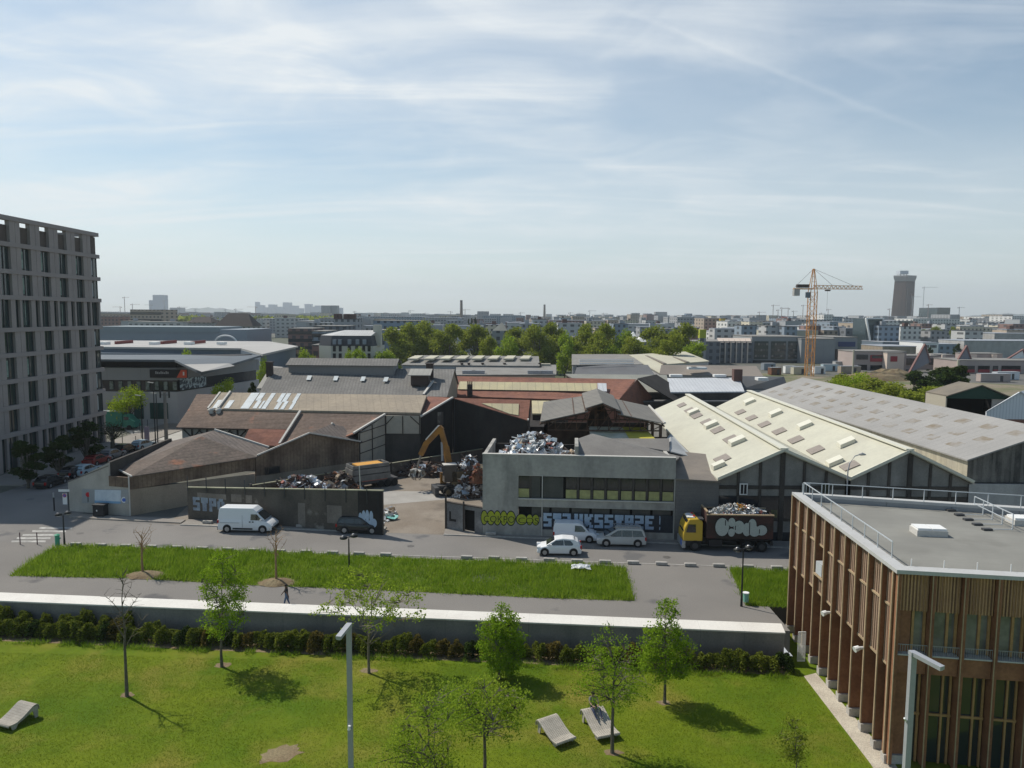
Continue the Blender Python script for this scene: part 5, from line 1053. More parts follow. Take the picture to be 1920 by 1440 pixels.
t=thing('guard_rail','freestanding galvanised guard rail held by dark weights on the timber roof','railing',g0)
m_=MB();m_.bar(g0+Vector((0,0,1.0)),g1+Vector((0,0,1.0)),.05);m_.bar(g0+Vector((0,0,.5)),g1+Vector((0,0,.5)),.045);m_.build('top_rail','galvanised',t)
for k in range(5):
    p=lerp(g0,g1,k/4);m_=MB();m_.bar(p,p+Vector((0,0,1.0)),.05);m_.bar(p+Vector((0,0,.04)),p+Vector((-1.5,.1,.04)),.04);m_.build('rail_post','galvanised',t)
    m_=MB();m_.box((p.x-1.5,p.y+.1,8.47),(.55,.3,.12));m_.build('weight','steel_dark',t)
# stair railing where the wall meets the building
p0,p1=P(1496,1212,-.2),P(1510,1212,-.2)
t=thing('stair_gate','small pale barred gate between the white wall and the timber building','gate',p0);m_=MB()
for k in range(9):p=lerp(p0,p1,k/8);m_.bar(Vector((p.x,p.y,-1.2)),Vector((p.x,p.y,.75)),.025)
m_.build('bars','white_paint',t);m_=MB();m_.bar(p0+Vector((0,0,.98)),p1+Vector((0,0,.98)),.05);m_.bar(Vector((p0.x,p0.y,-1.2)),Vector((p1.x,p1.y,-1.2)),.05);m_.build('frame','white_paint',t)
# ================================================================ big modern block, left edge
mat('pink_concrete',(0.33,0.295,0.275),.85,(.29,.26,.245),.3,fine=.07,streak=.12)
mat('pink_concrete_band',(0.30,0.27,0.255),.85,fine=.06)
mat('louvre_brown',(0.12,0.10,0.085),.85,fine=.1,stripe=((0,1,0),.3,.3,(.06,.05,.045),.6))
mat('glass_teal',(0.03,0.05,0.05),.06,fine=0,spec=.8);mat('pale_curtain',(0.22,0.27,0.27),.8,fine=.1)
BX,BY0,BY1=-67.6,88.0,122.0
t=thing('office_block','tall modern concrete office block with regular tall windows at the left edge','office building',(BX,BY0,0))
ZB=[0.0,5.2,8.86,12.4,15.93,19.35,23.71,27.18,30.8,34.3]
m_=MB();m_.b2(BX-26,BX-.55,BY0+.55,BY1-.55,0,30.6);m_.build('core_wall',mat('block_core',(0.06,0.062,0.062),.8,fine=.1),t)
NBY=8;bw=(BY1-BY0)/NBY;m_=MB()
for f in range(9):
    z0_,z1_=ZB[f],ZB[f+1];dense=f in(0,5)
    for b in range(NBY):
        y0_=BY0+b*bw
        if dense:
            for u0,u1 in((0,.10),(.32,.42),(.88,1.0)):m_.b2(BX-.6,BX,y0_+u0*bw,y0_+u1*bw,z0_+.002,z1_-.6)
        else:
            m_.b2(BX-.6,BX,y0_,y0_+bw*.26,z0_+.002,z1_-.6);m_.b2(BX-.6,BX,y0_+bw*.265+.04,y0_+bw*.50,z0_+.002,z1_-.6)
m_.build('piers','pink_concrete',t)
m_=MB()
for f in range(9):m_.b2(BX-.7,BX+.14,BY0-.05,BY1+.14,ZB[f+1]-.6,ZB[f+1])
m_.build('floor_bands','pink_concrete_band',t)
m_=MB();m_.b2(BX-26,BX-.6,BY1-.5,BY1,0,30.2);m_.b2(BX-26,BX-.6,BY0,BY0+.5,0,30.2);
for b in range(6):m_.b2(BX-.6-b*4.2-1.6,BX-.6-b*4.2,BY1-.4,BY1,30.2,33.7)
m_.b2(BX-26,BX-.7,BY1-.5,BY1,33.7,34.3);m_.build('end_wall','pink_concrete',t)
# window prototypes (dark pane, pale curtain strip)
def win(y0_,y1_,z0_,z1_,first,cy):
    if first:
        m=MB();m.b2(-.05,0,0,1,0,1);w=m.build('window','glass_teal',t,off=(0,0,0));OFF[w.name]=Vector((0,0,0))
        m=MB();m.b2(0,.08,-.02,.04,0,1);m.b2(0,.08,.47,.53,0,1);m.b2(0,.08,.96,1.02,0,1);m.build('frame','steel_dark',w)
        return w
wp=None;cnt=0
for f in range(9):
    if f==8:continue
    z0_,z1_=ZB[f]+.01,ZB[f+1]-.61;dense=f in(0,5)
    for b in range(NBY):
        y0_=BY0+b*bw
        for u0,u1 in(((.10,.32),(.42,.88))if dense else((.50,1.0),)):
            if wp is None:wp=win(0,1,0,1,True,0);w=wp
            else:
                w=wp.copy();COL.objects.link(w);w.parent=t;c=wp.children[0].copy();COL.objects.link(c);c.parent=w
            w.location=(-.42,y0_+u0*bw-BY0,z0_);w.scale=(1,(u1-u0)*bw,z1_-z0_);cnt+=1
for f,b in((6,3),(7,3),(7,4),(6,5),(7,6),(5,5),(4,1),(3,2),(3,3),(2,6),(2,7),(1,6),(1,7),(4,7),(5,3),(6,7),(7,7),(1,4)):
    y0_=BY0+b*bw+bw*.62;m_=MB();m_.b2(BX-.48,BX-.40,y0_,y0_+.45,ZB[f]+.3,ZB[f+1]-1.0);m_.build('blind',mat('blind_green',(0.28,0.36,0.30),.6,(.12,.2,.17),1.5,fine=.1)if b!=7 else mat('blind_pale',(.40,.46,.46),.6,fine=.1),t)
for b in range(NBY):
    y0_=BY0+b*bw+bw*.5;m_=MB();m_.b2(BX-.5,BX-.42,y0_,y0_+bw*.5,30.8,33.1 if b<NBY-1 else 31.8)
    if b==NBY-1:m_.b2(BX-.5,BX-.42,y0_+.9,y0_+bw*.5,31.8,33.6)
    m_.build('louvre','louvre_brown',t)
# small reddish awning glints on the ground floor
# ================================================================ pale modern sheds beyond the plaza
mat('metal_blue_grey',(0.25,0.285,0.32),.7,(.225,.26,.29),.1,fine=.04);mat('metal_grey',(0.28,0.29,0.295),.75,(.25,.26,.265),.2,fine=.05,stripe=((1,0,0),6.5,.01,(.15,.15,.16),.6))
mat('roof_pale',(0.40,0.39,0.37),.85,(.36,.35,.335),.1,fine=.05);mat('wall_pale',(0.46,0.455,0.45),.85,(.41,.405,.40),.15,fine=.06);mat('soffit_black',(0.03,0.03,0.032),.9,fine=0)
mat('slate_blue',(0.14,0.175,0.215),.8,(.12,.155,.195),.1,fine=.05)
K0=A(300,795,142);kz=10.9
Kc=Vector((A(333,740,142).x,142,0));Kl=Vector((-110,142,0));Kr=Vector((A(485,690,170).x,170,0))
t=thing('metal_retail_shed','low modern shed with grey metal band, dark window strip and white base wall','building',(Kc.x,142,0))
zz1,zz2,zz3=A(320,735,142).z,A(320,713,142).z,A(320,690,142).z
Kb=[Kl+Vector((0,9,0)),Kr+Vector((-3,1,0))]
def ring(mb,z0_,z1_,off=0.0):
    o=Vector((0,-off,0));pts=[Kl+o,Kc+o+Vector((off*.4,0,0)),Kr+Vector((off,0,0)),Kb[1],Kb[0]];drop(mb,[p+Vector((0,0,z1_))for p in pts],z0_)
m_=MB();ring(m_,0,zz1);m_.build('base_wall','wall_pale',t)
m_=MB();ring(m_,zz1,zz2,-.6);m_.build('window_strip','window_dark',t)
m_=MB();ring(m_,zz2,zz3,.1);m_.build('metal_band','metal_grey',t)
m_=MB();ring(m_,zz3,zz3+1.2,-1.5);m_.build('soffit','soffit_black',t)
m_=MB();zt=zz3+1.3;m_.slab([(Kl.x,140.3,zt+.4),(Kc.x+.4,140.3,zt+.4),P(378,699,zt-.8),(Kr.x+.6,Kr.y,zt-.3),(Kr.x-3,Kr.y+2,zt-.3),(Kl.x,153,zt+.4)],.4);m_.build('roof',mat('roof_slate_blue',(.115,.135,.155),.8,(.10,.12,.14),.2,fine=.05),t)
m_=MB();m_.slab([P(345,683,zt+.45),P(378,697,zt-.35),P(440,686,zt),P(430,681,zt+.45)],.03);m_.build('roof_light','roof_pale',t)
for px in range(203,332,17):
    p=A(px,724,141.9);m_=MB();m_.b2(p.x,p.x+.7,142.35,142.5,zz1+.4,zz2-.3);m_.build('blind',mat('strip_blind',(.26,.30,.27),.7,(.1,.12,.1),2,fine=.2),t)
for px in(211,229,260,290,306):
    p=A(px,770,141.9);m_=MB();m_.b2(p.x-.9,p.x+.9,141.88,141.98,p.z-1.6,p.z+1.5);m_.build('window',mat('green_glass',(.03,.075,.065),.2,fine=0,spec=.6),t)
sb0,sb1=A(282,708,141.7),A(351,694,141.7)
sg=thing('fascia_sign','black shop fascia sign with a slanted red end on the metal shed','sign',(sb0.x,141.7,sb0.z))
m_=MB();m_.b2(sb0.x,sb1.x,141.5,141.85,sb0.z,sb1.z+.1);m_.build('black_board','spray_black',sg)
xr=A(331,700,141.5).x;m_=MB();m_.slab([(xr,141.49,sb0.z+.03),(sb1.x,141.49,sb0.z+.03),(sb1.x,141.49,sb1.z+.07),(xr+.9,141.49,sb1.z+.07)],.04,(0,-1,0));m_.build('red_end',mat('sign_red_orange',(0.62,0.10,0.05),.5,fine=.05),sg)
m_=MB();m_.b2(sb1.x-.75,sb1.x-.45,141.42,141.45,sb0.z+.5,sb1.z-.3);m_.build('white_mark','white_paint',sg)
m_=MB();[m_.b2(sb0.x+1.1+k*.33,sb0.x+1.32+k*.33,141.46,141.49,sb0.z+.75,sb0.z+1.25-.1*(k%3))for k in range(8)];m_.build('small_letters','scrap_grey',sg)
p0,p1=lerp(Kc,Kr,.02)+Vector((.15,0,zz1+.3)),lerp(Kc,Kr,.30)+Vector((.15,0,zz1+.3))
m_=MB();m_.slab([p0,p1,p1+Vector((0,0,2.2)),p0+Vector((0,0,2.2))],.1,(1,0,0));tag(m_.build('window_poster',mat('poster_mix',(0.05,0.07,0.09),.6,(.45,.55,.58),1.6,mix=(.48,.56),fine=.2),off=p0),'dark window poster with pale splashes beside the shed corner','poster')
def box_building(name,label,cat,px0,px1,ytop,Y,depth,wallm,roofm=None,z0=0,group=None,roof_h=.3):
    a_,b_=A(px0,ytop,Y),A(px1,ytop,Y);zt=(a_.z+b_.z)/2
    t=thing(name,label,cat,((a_.x+b_.x)/2,Y,z0),group=group)
    m_=MB();m_.b2(a_.x,b_.x,Y,Y+depth,z0,zt);m_.build('wall',wallm,t)
    if roofm:m_=MB();m_.b2(a_.x-.15,b_.x+.15,Y-.15,Y+depth+.15,zt+.003,zt+roof_h);m_.build('roof',roofm,t)
    return t,a_.x,b_.x,zt
# second shed with the pale roof wedge
t=thing('pale_roofed_shed','long low industrial shed with a pale flat roof ending in a wedge','building',(-70,205,0))
top=[P(180,650,12),P(452,653,12),P(492,664,11.6),P(559,649,11.6),P(505,640,12),P(180,638,12)]
m_=MB();m_.slab(top,.5);m_.build('roof','roof_pale',t)
m_=MB();drop(m_,[p-Vector((0,0,.5))for p in top],0,0,.03);m_.build('wall','slate_blue',t)
q0=P(180,657.5,10.6);m_=MB();m_.b2(q0.x,P(470,657.5,10.6).x,q0.y-9,q0.y-1,0,10.4);m_.build('front_bay','slate_blue',t)
for px in(223,308,364):p=P(px,645,12);m_=MB();m_.b2(p.x-.25,p.x+.25,p.y-2,p.y+8,12.0,12.9);m_.build('red_divider',mat('dark_red',(.22,.06,.05),.8),t)
for px in(196,290,355,416):p=P(px,646,12);m_=MB();m_.b2(p.x-1,p.x+1,p.y-1.5,p.y+1.5,12.0,12.8);m_.build('roof_vent','white_paint',t)
t,x0,x1,zt=box_building('long_blue_grey_building','long plain blue grey industrial building behind the pale roofed shed','building',180,412,622,300,25,'metal_blue_grey')
m_=MB();m_.b2(x0,x1,299.6,325,zt+.003,zt+2.0);m_.build('upper_band',mat('band_grey',(.24,.28,.30),.8,fine=.05),t)
t,x0,x1,zt=box_building('curved_hall','blue grey hall with a white curved gable beside the long industrial building','building',412,462,618,290,30,'metal_blue_grey')
m_=MB();c=A(423,640,286);m_.tube([c+Vector((math.cos(a_)*4.4,0,math.sin(a_)*3.2-1))for a_ in[math.pi*k/14 for k in range(15)]],.35,5);m_.build('white_arch','white_paint',t)
# ================================================================ vehicles
mat('car_glass',(0.02,0.024,0.028),.05,fine=0,spec=.9);mat('headlamp',(.7,.72,.74),.15,fine=0,spec=.8);mat('tail_red',(.35,.01,.01),.3,fine=0)
mat('rim',(.38,.38,.39),.35,fine=0,metal=.6);mat('plastic_black',(.025,.025,.027),.6,fine=0)
def paint(n,c,r=.3):return mat(n,c,r,fine=.0,spec=.6)
paint('paint_white',(.74,.75,.76));paint('paint_silver',(.46,.46,.44),.35);paint('paint_black',(.015,.016,.018),.2);paint('paint_red',(.25,.02,.02));paint('paint_lightblue',(.42,.52,.56));paint('paint_green',(.02,.20,.15),.5);paint('paint_yellow',(.50,.335,.03),.4);paint('paint_grey',(.2,.21,.22))
def car(name,label,cat,loc,rz,body,L,Wd,prof,roofline,glasspts,wheels,wr=.32,side_windows=(),paintm='paint_white',group=None,extras=None):
    """prof: lower body outline (x,z) front at +x; roofline: cabin outline above the belt; side_windows: polygons (x,z)"""
    t=thing(name,label,cat,(loc[0],loc[1],0.01),rz,group,world=False)
    def ext(mb,pts,hw0,hwt,zt0,zt1):
        """extruded profile whose half width shrinks from hw0 at zt0 to hwt at zt1"""
        hw=lambda z:hw0+(hwt-hw0)*max(0,min(1,(z-zt0)/(zt1-zt0+1e-6)))
        n=len(pts);b=len(mb.v)
        mb.v+=[(x,-hw(z),z)for x,z in pts]+[(x,hw(z),z)for x,z in pts]
        mb.f.append(tuple(range(b,b+n)));mb.f.append(tuple(range(b+2*n-1,b+n-1,-1)))
        for i in range(n):j=(i+1)%n;mb.f.append((b+i,b+n+i,b+n+j,b+j))
    zb,zt=min(z for _,z in roofline),max(z for _,z in roofline);hw=Wd/2
    m=MB();ext(m,prof,hw,hw*.93,.5,zb+.1);o=m.build('body',paintm,t);md=o.modifiers.new('b','BEVEL');md.width=.05;md.segments=2;md.limit_method='ANGLE';o.data.polygons.foreach_set('use_smooth',[True]*len(o.data.polygons));md.harden_normals=False
    m=MB();ext(m,roofline,hw*.92,hw*.74,zb,zt);g=m.build('cabin',paintm,t);md=g.modifiers.new('b','BEVEL');md.width=.06;md.segments=2;md.limit_method='ANGLE'
    hwz=lambda z:hw*.92+(hw*.74-hw*.92)*max(0,min(1,(z-zb)/(zt-zb)))
    for poly in side_windows:
        for s in(-1,1):m=MB();m.slab([(x,s*(hwz(z)+.012),z)for x,z in poly][::s],.02,(0,s,0));m.build('side_window','car_glass',t)
    for nm,(x0,z0_),(x1,z1_)in glasspts:
        d=Vector((x1-x0,0,z1_-z0_)).normalized();nrm=Vector((-d.z,0,d.x));
        if(nm=='windscreen')!=(nrm.x>0):nrm=-nrm
        a_,b_=Vector((x0,0,z0_))+d*.08+nrm*.015,Vector((x1,0,z1_))-d*.08+nrm*.015;w0_,w1_=hwz(z0_)-.08,hwz(z1_)-.08
        m=MB();m.slab([a_+Vector((0,-w0_,0)),a_+Vector((0,w0_,0)),b_+Vector((0,w1_,0)),b_+Vector((0,-w1_,0))],.02,nrm);m.build(nm,'car_glass',t)
    for x in wheels:
        for s in(-1,1):
            m=MB();m.tube([(x,s*(hw-.2),wr),(x,s*(hw+.015),wr)],wr,18);w_=m.build('wheel','tyre',t);m=MB();m.tube([(x,s*(hw+.0),wr),(x,s*(hw+.03),wr)],wr*.62,12);m.build('rim','rim',w_)
            
    for x in wheels:
        m=MB();
        for s in(-1,1):m.tube([(x,s*(hw-.1),wr+.03),(x,s*(hw+.006),wr+.03)],wr+.07,18)
        m.build('wheel_arch','plastic_black',t)
    xf,xr=max(x for x,_ in prof),min(x for x,_ in prof);zf=.68
    for s in(-1,1):
        m=MB();m.box((xf-.16,s*(hw-.25),zf+.02),(.34,.36,.15));m.build('headlight','headlamp',t)
        m=MB();m.box((xr+.06,s*(hw-.13),zb-.15),(.16,.2,.32));m.build('tail_light','tail_red',t)
        mx=side_windows[0][0][0]-.12 if side_windows else xf-1.4
        m=MB();m.box((max(p[0]for p in side_windows[0])-.1 if side_windows else 1,s*(hw+.06),zb+.08),(.14,.16,.13));m.build('wing_mirror',paintm,t)
    if extras:extras(t)
    return t
hatch_prof=[(-1.98,.28),(-2.0,.75),(-1.9,.98),(.75,.95),(1.55,.80),(1.95,.62),(2.0,.35),(1.9,.22),(-1.9,.22)]
c=P(1049,1043);car('hatchback','small shiny white hatchback driving on the road past the small van','car',(c.x,c.y+.85),math.pi-.03,None,4.05,1.73,hatch_prof,[(-1.85,.93),(-1.72,1.25),(-1.25,1.50),(-.3,1.56),(.35,1.45),(1.2,.93)],[('windscreen',(1.2,.93),(.35,1.45)),('rear_window',(-1.82,1.0),(-1.3,1.48))],(-1.28,1.3),.32,
    [[(.85,.98),(.32,1.36),(-.35,1.42),(-.4,.98)],[(-.48,.98),(-.42,1.42),(-1.0,1.38),(-1.25,1.1),(-1.15,.98)]],'paint_white')
vanp=[(-2.05,.3),(-2.08,1.05),(1.1,1.05),(1.8,.92),(2.05,.65),(2.08,.32),(1.95,.22),(-1.95,.22)]
c=P(1079,1018);car('compact_van','small white delivery van parked in front of the blue graffiti','van',(c.x,c.y+.9),-.05,None,4.15,1.8,vanp,[(-2.05,1.0),(-1.98,1.6),(-1.85,1.83),(.35,1.83),(.75,1.65),(1.35,1.0)],[('windscreen',(1.35,1.0),(.72,1.68))],(-1.3,1.35),.32,[[(1.1,1.05),(.62,1.58),(.0,1.62),(-.05,1.05)]],'paint_white')
def rack(t):
    m=MB();
    for s in(-1,1):m.bar((-1.75,s*.62,1.80),(.75,s*.62,1.80),.04)
    for k in range(9):x=-1.6+k*.27;m.bar((x,-.62,1.82),(x,.62,1.82),.035)
    for x in(-1.6,-.5,.55):
        for s in(-1,1):m.bar((x,s*.62,1.66),(x,s*.62,1.80),.04)
    m.build('roof_rack','rim',t)
mpvp=[(-2.28,.3),(-2.3,.95),(1.0,.98),(1.75,.84),(2.22,.62),(2.3,.35),(2.15,.22),(-2.2,.22)]
c=P(1166,1026);car('people_carrier','silver people carrier with a ladder roof rack parked facing the small van','car',(c.x,c.y+.9),math.pi-.04,None,4.6,1.82,mpvp,[(-2.25,.93),(-2.1,1.45),(-1.9,1.68),(.15,1.70),(.45,1.6),(1.65,.93)],[('windscreen',(1.65,.93),(.45,1.6)),('rear_window',(-2.25,1.0),(-1.98,1.6))],(-1.5,1.42),.33,[[(1.2,.98),(.35,1.5),(.0,1.54),(-.0,.98)],[(-.06,.98),(-.06,1.54),(-.95,1.54),(-1.0,.98)],[(-1.07,.98),(-1.02,1.54),(-1.85,1.5),(-2.05,1.0)]],'paint_silver',extras=rack)
suvp=[(-2.2,.34),(-2.22,.98),(.95,1.0),(1.9,.88),(2.2,.66),(2.25,.36),(2.1,.26),(-2.1,.26)]
c=P(672,1002);car('dark_estate_car','black sport utility car parked under the yard wall','car',(c.x,c.y+.95),-.06,None,4.4,1.85,suvp,[(-2.15,.96),(-2.0,1.4),(-1.75,1.62),(-.1,1.66),(.3,1.55),(1.2,.96)],[('windscreen',(1.2,.96),(.3,1.55)),('rear_window',(-2.15,1.0),(-1.85,1.55))],(-1.35,1.4),.36,[[(.85,1.02),(.2,1.47),(-.3,1.5),(-.35,1.02)],[(-.42,1.02),(-.38,1.5),(-1.2,1.48),(-1.3,1.02)],[(-1.38,1.02),(-1.28,1.48),(-1.7,1.42),(-1.9,1.1)]],'paint_black')
def vanx(t):
    for q in((-.2,-.995,.42,2.0,.03,.16),(-.2,.995,.42,2.0,.03,.16)):add(t,'lower_trim','plastic_black',q)
    for q in((2.66,0,.42,.14,1.9,.28),(-2.70,0,.42,.1,1.9,.3)):add(t,'bumper','plastic_black',q)
    add(t,'door_line','scrap_grey',(-1.5,-1.0,1.0,2.0,.02,.035),(-.2,-1.0,1.1,.02,.02,1.3))
    add(t,'door_handle','plastic_black',(.55,-1.01,1.12,.16,.04,.1),(.85,-1.01,1.12,.16,.04,.1))
bigp=[(-2.7,.34),(-2.72,1.3),(1.55,1.3),(1.75,1.25),(2.35,1.05),(2.68,.78),(2.72,.36),(2.6,.26),(-2.6,.26)]
c=P(461,1000);car('panel_van','large white panel van parked on the road in front of the STPO graffiti','van',(c.x-.1,c.y+1.05),-.05,None,5.4,2.0,bigp,[(-2.7,1.25),(-2.62,2.2),(-2.5,2.42),(.75,2.42),(1.15,2.1),(1.2,2.0),(2.05,1.25)],[('windscreen',(2.05,1.25),(1.2,2.02))],(-1.75,1.8),.36,[[(1.75,1.28),(1.2,1.85),(.62,1.85),(.6,1.28)]],'paint_white',extras=vanx)
# tipper truck with a full skip
c=P(1357,1035);T=thing('skip_truck','yellow cab truck carrying a tall dark skip full of rubbish with silver graffiti','truck',(c.x+.2,c.y+1.25,.01),math.pi-.035,world=False)
add(T,'chassis','plastic_black',(-.6,0,.95,7.4,1.1,.35),(-.3,-.95,.75,1.6,.5,.6),(.9,.95,.8,1.2,.5,.6),(-4.2,0,.8,.2,2.2,.4))
cp=[(2.1,.95),(2.1,2.75),(2.5,3.0),(3.35,2.95),(3.72,2.2),(3.85,1.5),(3.85,.95)]
m=MB();n=len(cp);m.v=[(x,-1.18,z)for x,z in cp]+[(x,1.18,z)for x,z in cp];m.f=[tuple(range(n)),tuple(range(2*n-1,n-1,-1))]+[(i,n+i,n+(i+1)%n,(i+1)%n)for i in range(n)];o=m.build('cab','paint_yellow',T);md=o.modifiers.new('b','BEVEL');md.width=.05
add(T,'bumper','scrap_grey',(3.8,0,.62,.3,2.4,.65));add(T,'number_plate','badge_blue',(3.97,.8,.75,.03,.6,.5));add(T,'cab_base','plastic_black',(3.0,0,.72,1.6,2.3,.45))
m=MB();m.slab([(3.40,-1.0,2.85),(3.40,1.0,2.85),(3.80,1.0,1.75),(3.80,-1.0,1.75)],.03,(1,0,.3));m.build('windscreen','car_glass',T)
for s in(-1,1):m=MB();m.slab([(3.62,s*1.19,1.75),(3.42,s*1.19,2.5),(2.75,s*1.19,2.5),(2.72,s*1.19,1.75)],.02,(0,s,0));m.build('side_window','car_glass',T)
add(T,'roof_hatch','white_paint',(3.0,0,3.03,.5,1.5,.06),(3.3,.1,3.03,.3,1.2,.1));add(T,'beacon','sign_red',(2.8,.5,3.1,.16,.16,.16),(2.8,-.5,3.1,.16,.16,.16));add(T,'wind_deflector','steel_dark',(2.25,0,2.95,.5,2.2,.12))
for x in(2.75,-2.0,-3.3):
    for s in(-1,1):m=MB();m.tube([(x,s*.75,.5),(x,s*1.2,.5)],.5,18);w_=m.build('wheel','tyre',T);m=MB();m.tube([(x,s*1.19,.5),(x,s*1.22,.5)],.27,12);m.build('rim','steel_dark',w_)
mat('skip_rusty',(0.045,0.034,0.03),.85,(.085,.035,.03),.5,mix=(.45,.65),fine=.2)
add(T,'mudguard','plastic_black',(-2.65,-1.1,1.15,2.6,.3,.06),(-2.65,1.1,1.15,2.6,.3,.06))
sk=MB();
for s in(-1,1):sk.box((-1.25,s*1.22,2.35),(6.0,.08,2.2))
sk.box((1.72,0,2.5),(.1,2.4,2.5));sk.box((-4.2,0,2.35),(.1,2.4,2.2));sk.box((-1.25,0,1.35),(6.0,2.4,.1));skp=sk.build('skip','skip_rusty',T)
for k in range(9):
    m=MB();[m.box((1.4-k*.72,s*1.28,2.3),(.1,.07,2.1))for s in(-1,)];m.build('skip_rib','skip_rusty',skp)
m=MB();[m.box((-1.25,s*1.27,3.47),(6.05,.2,.1))for s in(-1,1)];m.box((1.72,0,3.72),(.16,2.5,.1));m.build('skip_rim','wood_edge',skp)
m=MB()
def blobs(lst,y,z0_=0):
    for i,(cx_,cz_,rx_,rz_)in enumerate(lst):m.poly([(x,y+.001*i,z)for x,z in ell(cx_,cz_,rx_,rz_,16)])
gx=lambda px:1.72-(px-1322)/126*5.97
BL=[(gx(1350),2.35,.62,.85),(gx(1368),2.8,.32,.42),(gx(1368),1.85,.3,.38),(gx(1382),2.35,.5,.62),(gx(1397),2.15,.38,.62),(gx(1407),2.55,.38,.6),(gx(1412),2.0,.5,.5),(gx(1425),2.1,.5,.48)]
blobs([(a_,b_,c_*1.12,d_*1.1)for a_,b_,c_,d_ in BL],1.335);m.build('graffiti_outline','spray_black',skp)
m=MB();blobs(BL,1.35);m.build('graffiti','spray_white',skp)
m=MB();[m.box((gx(px),1.368,z),(.07,.01,h))for px,z,h in((1356,2.75,.5),(1402,2.3,1.1),(1375,2.3,.4),(1421,2.0,.4))];m.build('graffiti_strokes','spray_black',skp)
Q=T.matrix_basis if False else(Matrix.Translation(T.location)@Matrix.Rotation(T.rotation_euler.z,4,'Z'))
hc=Q@Vector((-1.25,0,3.1));clutter('rubbish_load','heaped clear film, cans and orange plastic filling the skip on the truck',(hc.x,hc.y,3.15),2.85,1.1,.85,420,.14,.42,[('clear_film',5),('scrap_bright',1.0),('scrap_dark',1),('scrap_white',1.6),('scrap_red',.5),('scrap_grey',2)],21,cat='rubbish')
hc=Q@Vector((gx(1390),.1,3.1));clutter('orange_plastic','crumpled orange plastic on top of the rubbish in the truck skip',(hc.x,hc.y,3.55),.5,.5,.5,40,.15,.35,[('scrap_orange',1)],22,cat='rubbish')
# green box truck half hidden behind the office block
c=P(217,806);t=thing('green_box_truck','green box lorry half hidden behind the tall office block','truck',(c.x,c.y+1,0),-.02,world=False)
add(t,'box_body','paint_green',(-2.4,0,2.0,7.6,2.4,2.7));add(t,'roof_stripe','pale_curtain',(-2.4,0,3.39,7.6,2.42,.08))
m=MB();cp=[(1.5,.5),(1.5,2.9),(2.1,2.85),(2.9,1.9),(3.6,1.6),(3.7,.5)];n=len(cp);m.v=[(x,-1.1,z)for x,z in cp]+[(x,1.1,z)for x,z in cp];m.f=[tuple(range(n)),tuple(range(2*n-1,n-1,-1))]+[(i,n+i,n+(i+1)%n,(i+1)%n)for i in range(n)];m.build('cab','paint_green',t)
add(t,'side_window','car_glass',(2.1,-1.1,2.15,.9,.03,.6));
for x in(2.6,-4.2):
    m=MB();[m.tube([(x,s*.8,.45),(x,s*1.2,.45)],.45,14)for s in(-1,1)];m.build('wheel','tyre',t)
# cars in the shaded side street
sal=lambda:([(-2.1,.3),(-2.12,.85),(.9,.9),(1.85,.78),(2.1,.6),(2.15,.35),(2.0,.22),(-2.0,.22)],[(-1.95,.85),(-1.75,1.2),(-1.4,1.43),(-.2,1.46),(.2,1.38),(1.1,.85)])
for px,py,pm,lab,rz in((85,915,'paint_black','black car parked nearest in the shaded street by the office block',1.5),(152,893,'paint_lightblue','pale estate car parked in the shaded side street',1.5),(173,873,'paint_red','dark red car parked in the shaded side street',1.5),(130,897,'paint_black','black car beside the pale estate in the shaded street',1.5),(202,862,'paint_grey','dark grey car beyond the red car in the side street',1.5),(228,851,'paint_black','black car parked behind the corner barn wall',1.5),(262,843,'paint_lightblue','pale green blue car catching the sun behind the barn',1.35)):
    c=P(px,py);pr,rl=sal()
    car('parked_car',lab,'car',(c.x,c.y+1.2),rz,None,4.2,1.75,pr,rl,[('windscreen',(1.1,.85),(.2,1.38)),('rear_window',(-1.93,.9),(-1.45,1.4))],(-1.3,1.3),.31,[[(.75,.9),(.12,1.3),(-.3,1.33),(-.35,.9)],[(-.42,.9),(-.38,1.33),(-1.2,1.3),(-1.5,.95)]],pm,group='cars parked in the shaded side street')
# ================================================================ street furniture
mat('pole_black',(.02,.022,.022),.5,fine=0);mat('pole_grey',(.36,.37,.39),.5,fine=.05,metal=.2);mat('wood_grey',(.46,.42,.36),.9,(.36,.33,.28),1.5,fine=.15,fscale=12,stripe=((.35,.93,0),.14,.12,(.2,.18,.15),.6))
def street_lamp(px,py,ztop_px,label,z=0.0):
    c=P(px,py,z);zt=A(px,ztop_px,c.y).z;t=thing('street_lamp',label,'street lamp',(c.x,c.y,z),world=False);h=zt-z
    m=MB();m.tube([(0,0,0),(0,0,.9),(0,0,h-.2)],[.10,.07,.05],8);m.build('pole','pole_black',t)
    m=MB();m.bar((-.42,0,h-.2),(.42,.1,h-.05),.06);m.build('cross_arm','pole_black',t)
    for s in(-1,1):
        q=(s*.42,.05 if s>0 else 0,h-.08+(.06 if s>0 else-.1));m=MB();m.tube([(q[0],q[1],q[2]-.05),(q[0],q[1],q[2]+.08),(q[0],q[1],q[2]+.2)],[.30,.30,.08],14);lh=m.build('lamp_head','pole_black',t,smooth=True)
        m=MB();m.tube([(q[0],q[1],q[2]-.05),(q[0],q[1],q[2]-.1)],[.26,.2],14);m.build('lamp_glass','headlamp',lh)
        m=MB();m.tube([(q[0]-.05,q[1]-.05,q[2]+.19),(q[0]-.05,q[1]-.05,q[2]+.23)],[.1,.05],8);m.build('lamp_cap','rim',lh)
    return t
street_lamp(121,1021,962,'black double headed street lamp by the zebra crossing');street_lamp(655,1085,1005,'black double headed street lamp in the middle of the grass verge');street_lamp(1390,1137,1027,'black double headed street lamp beside the short verge and the truck')
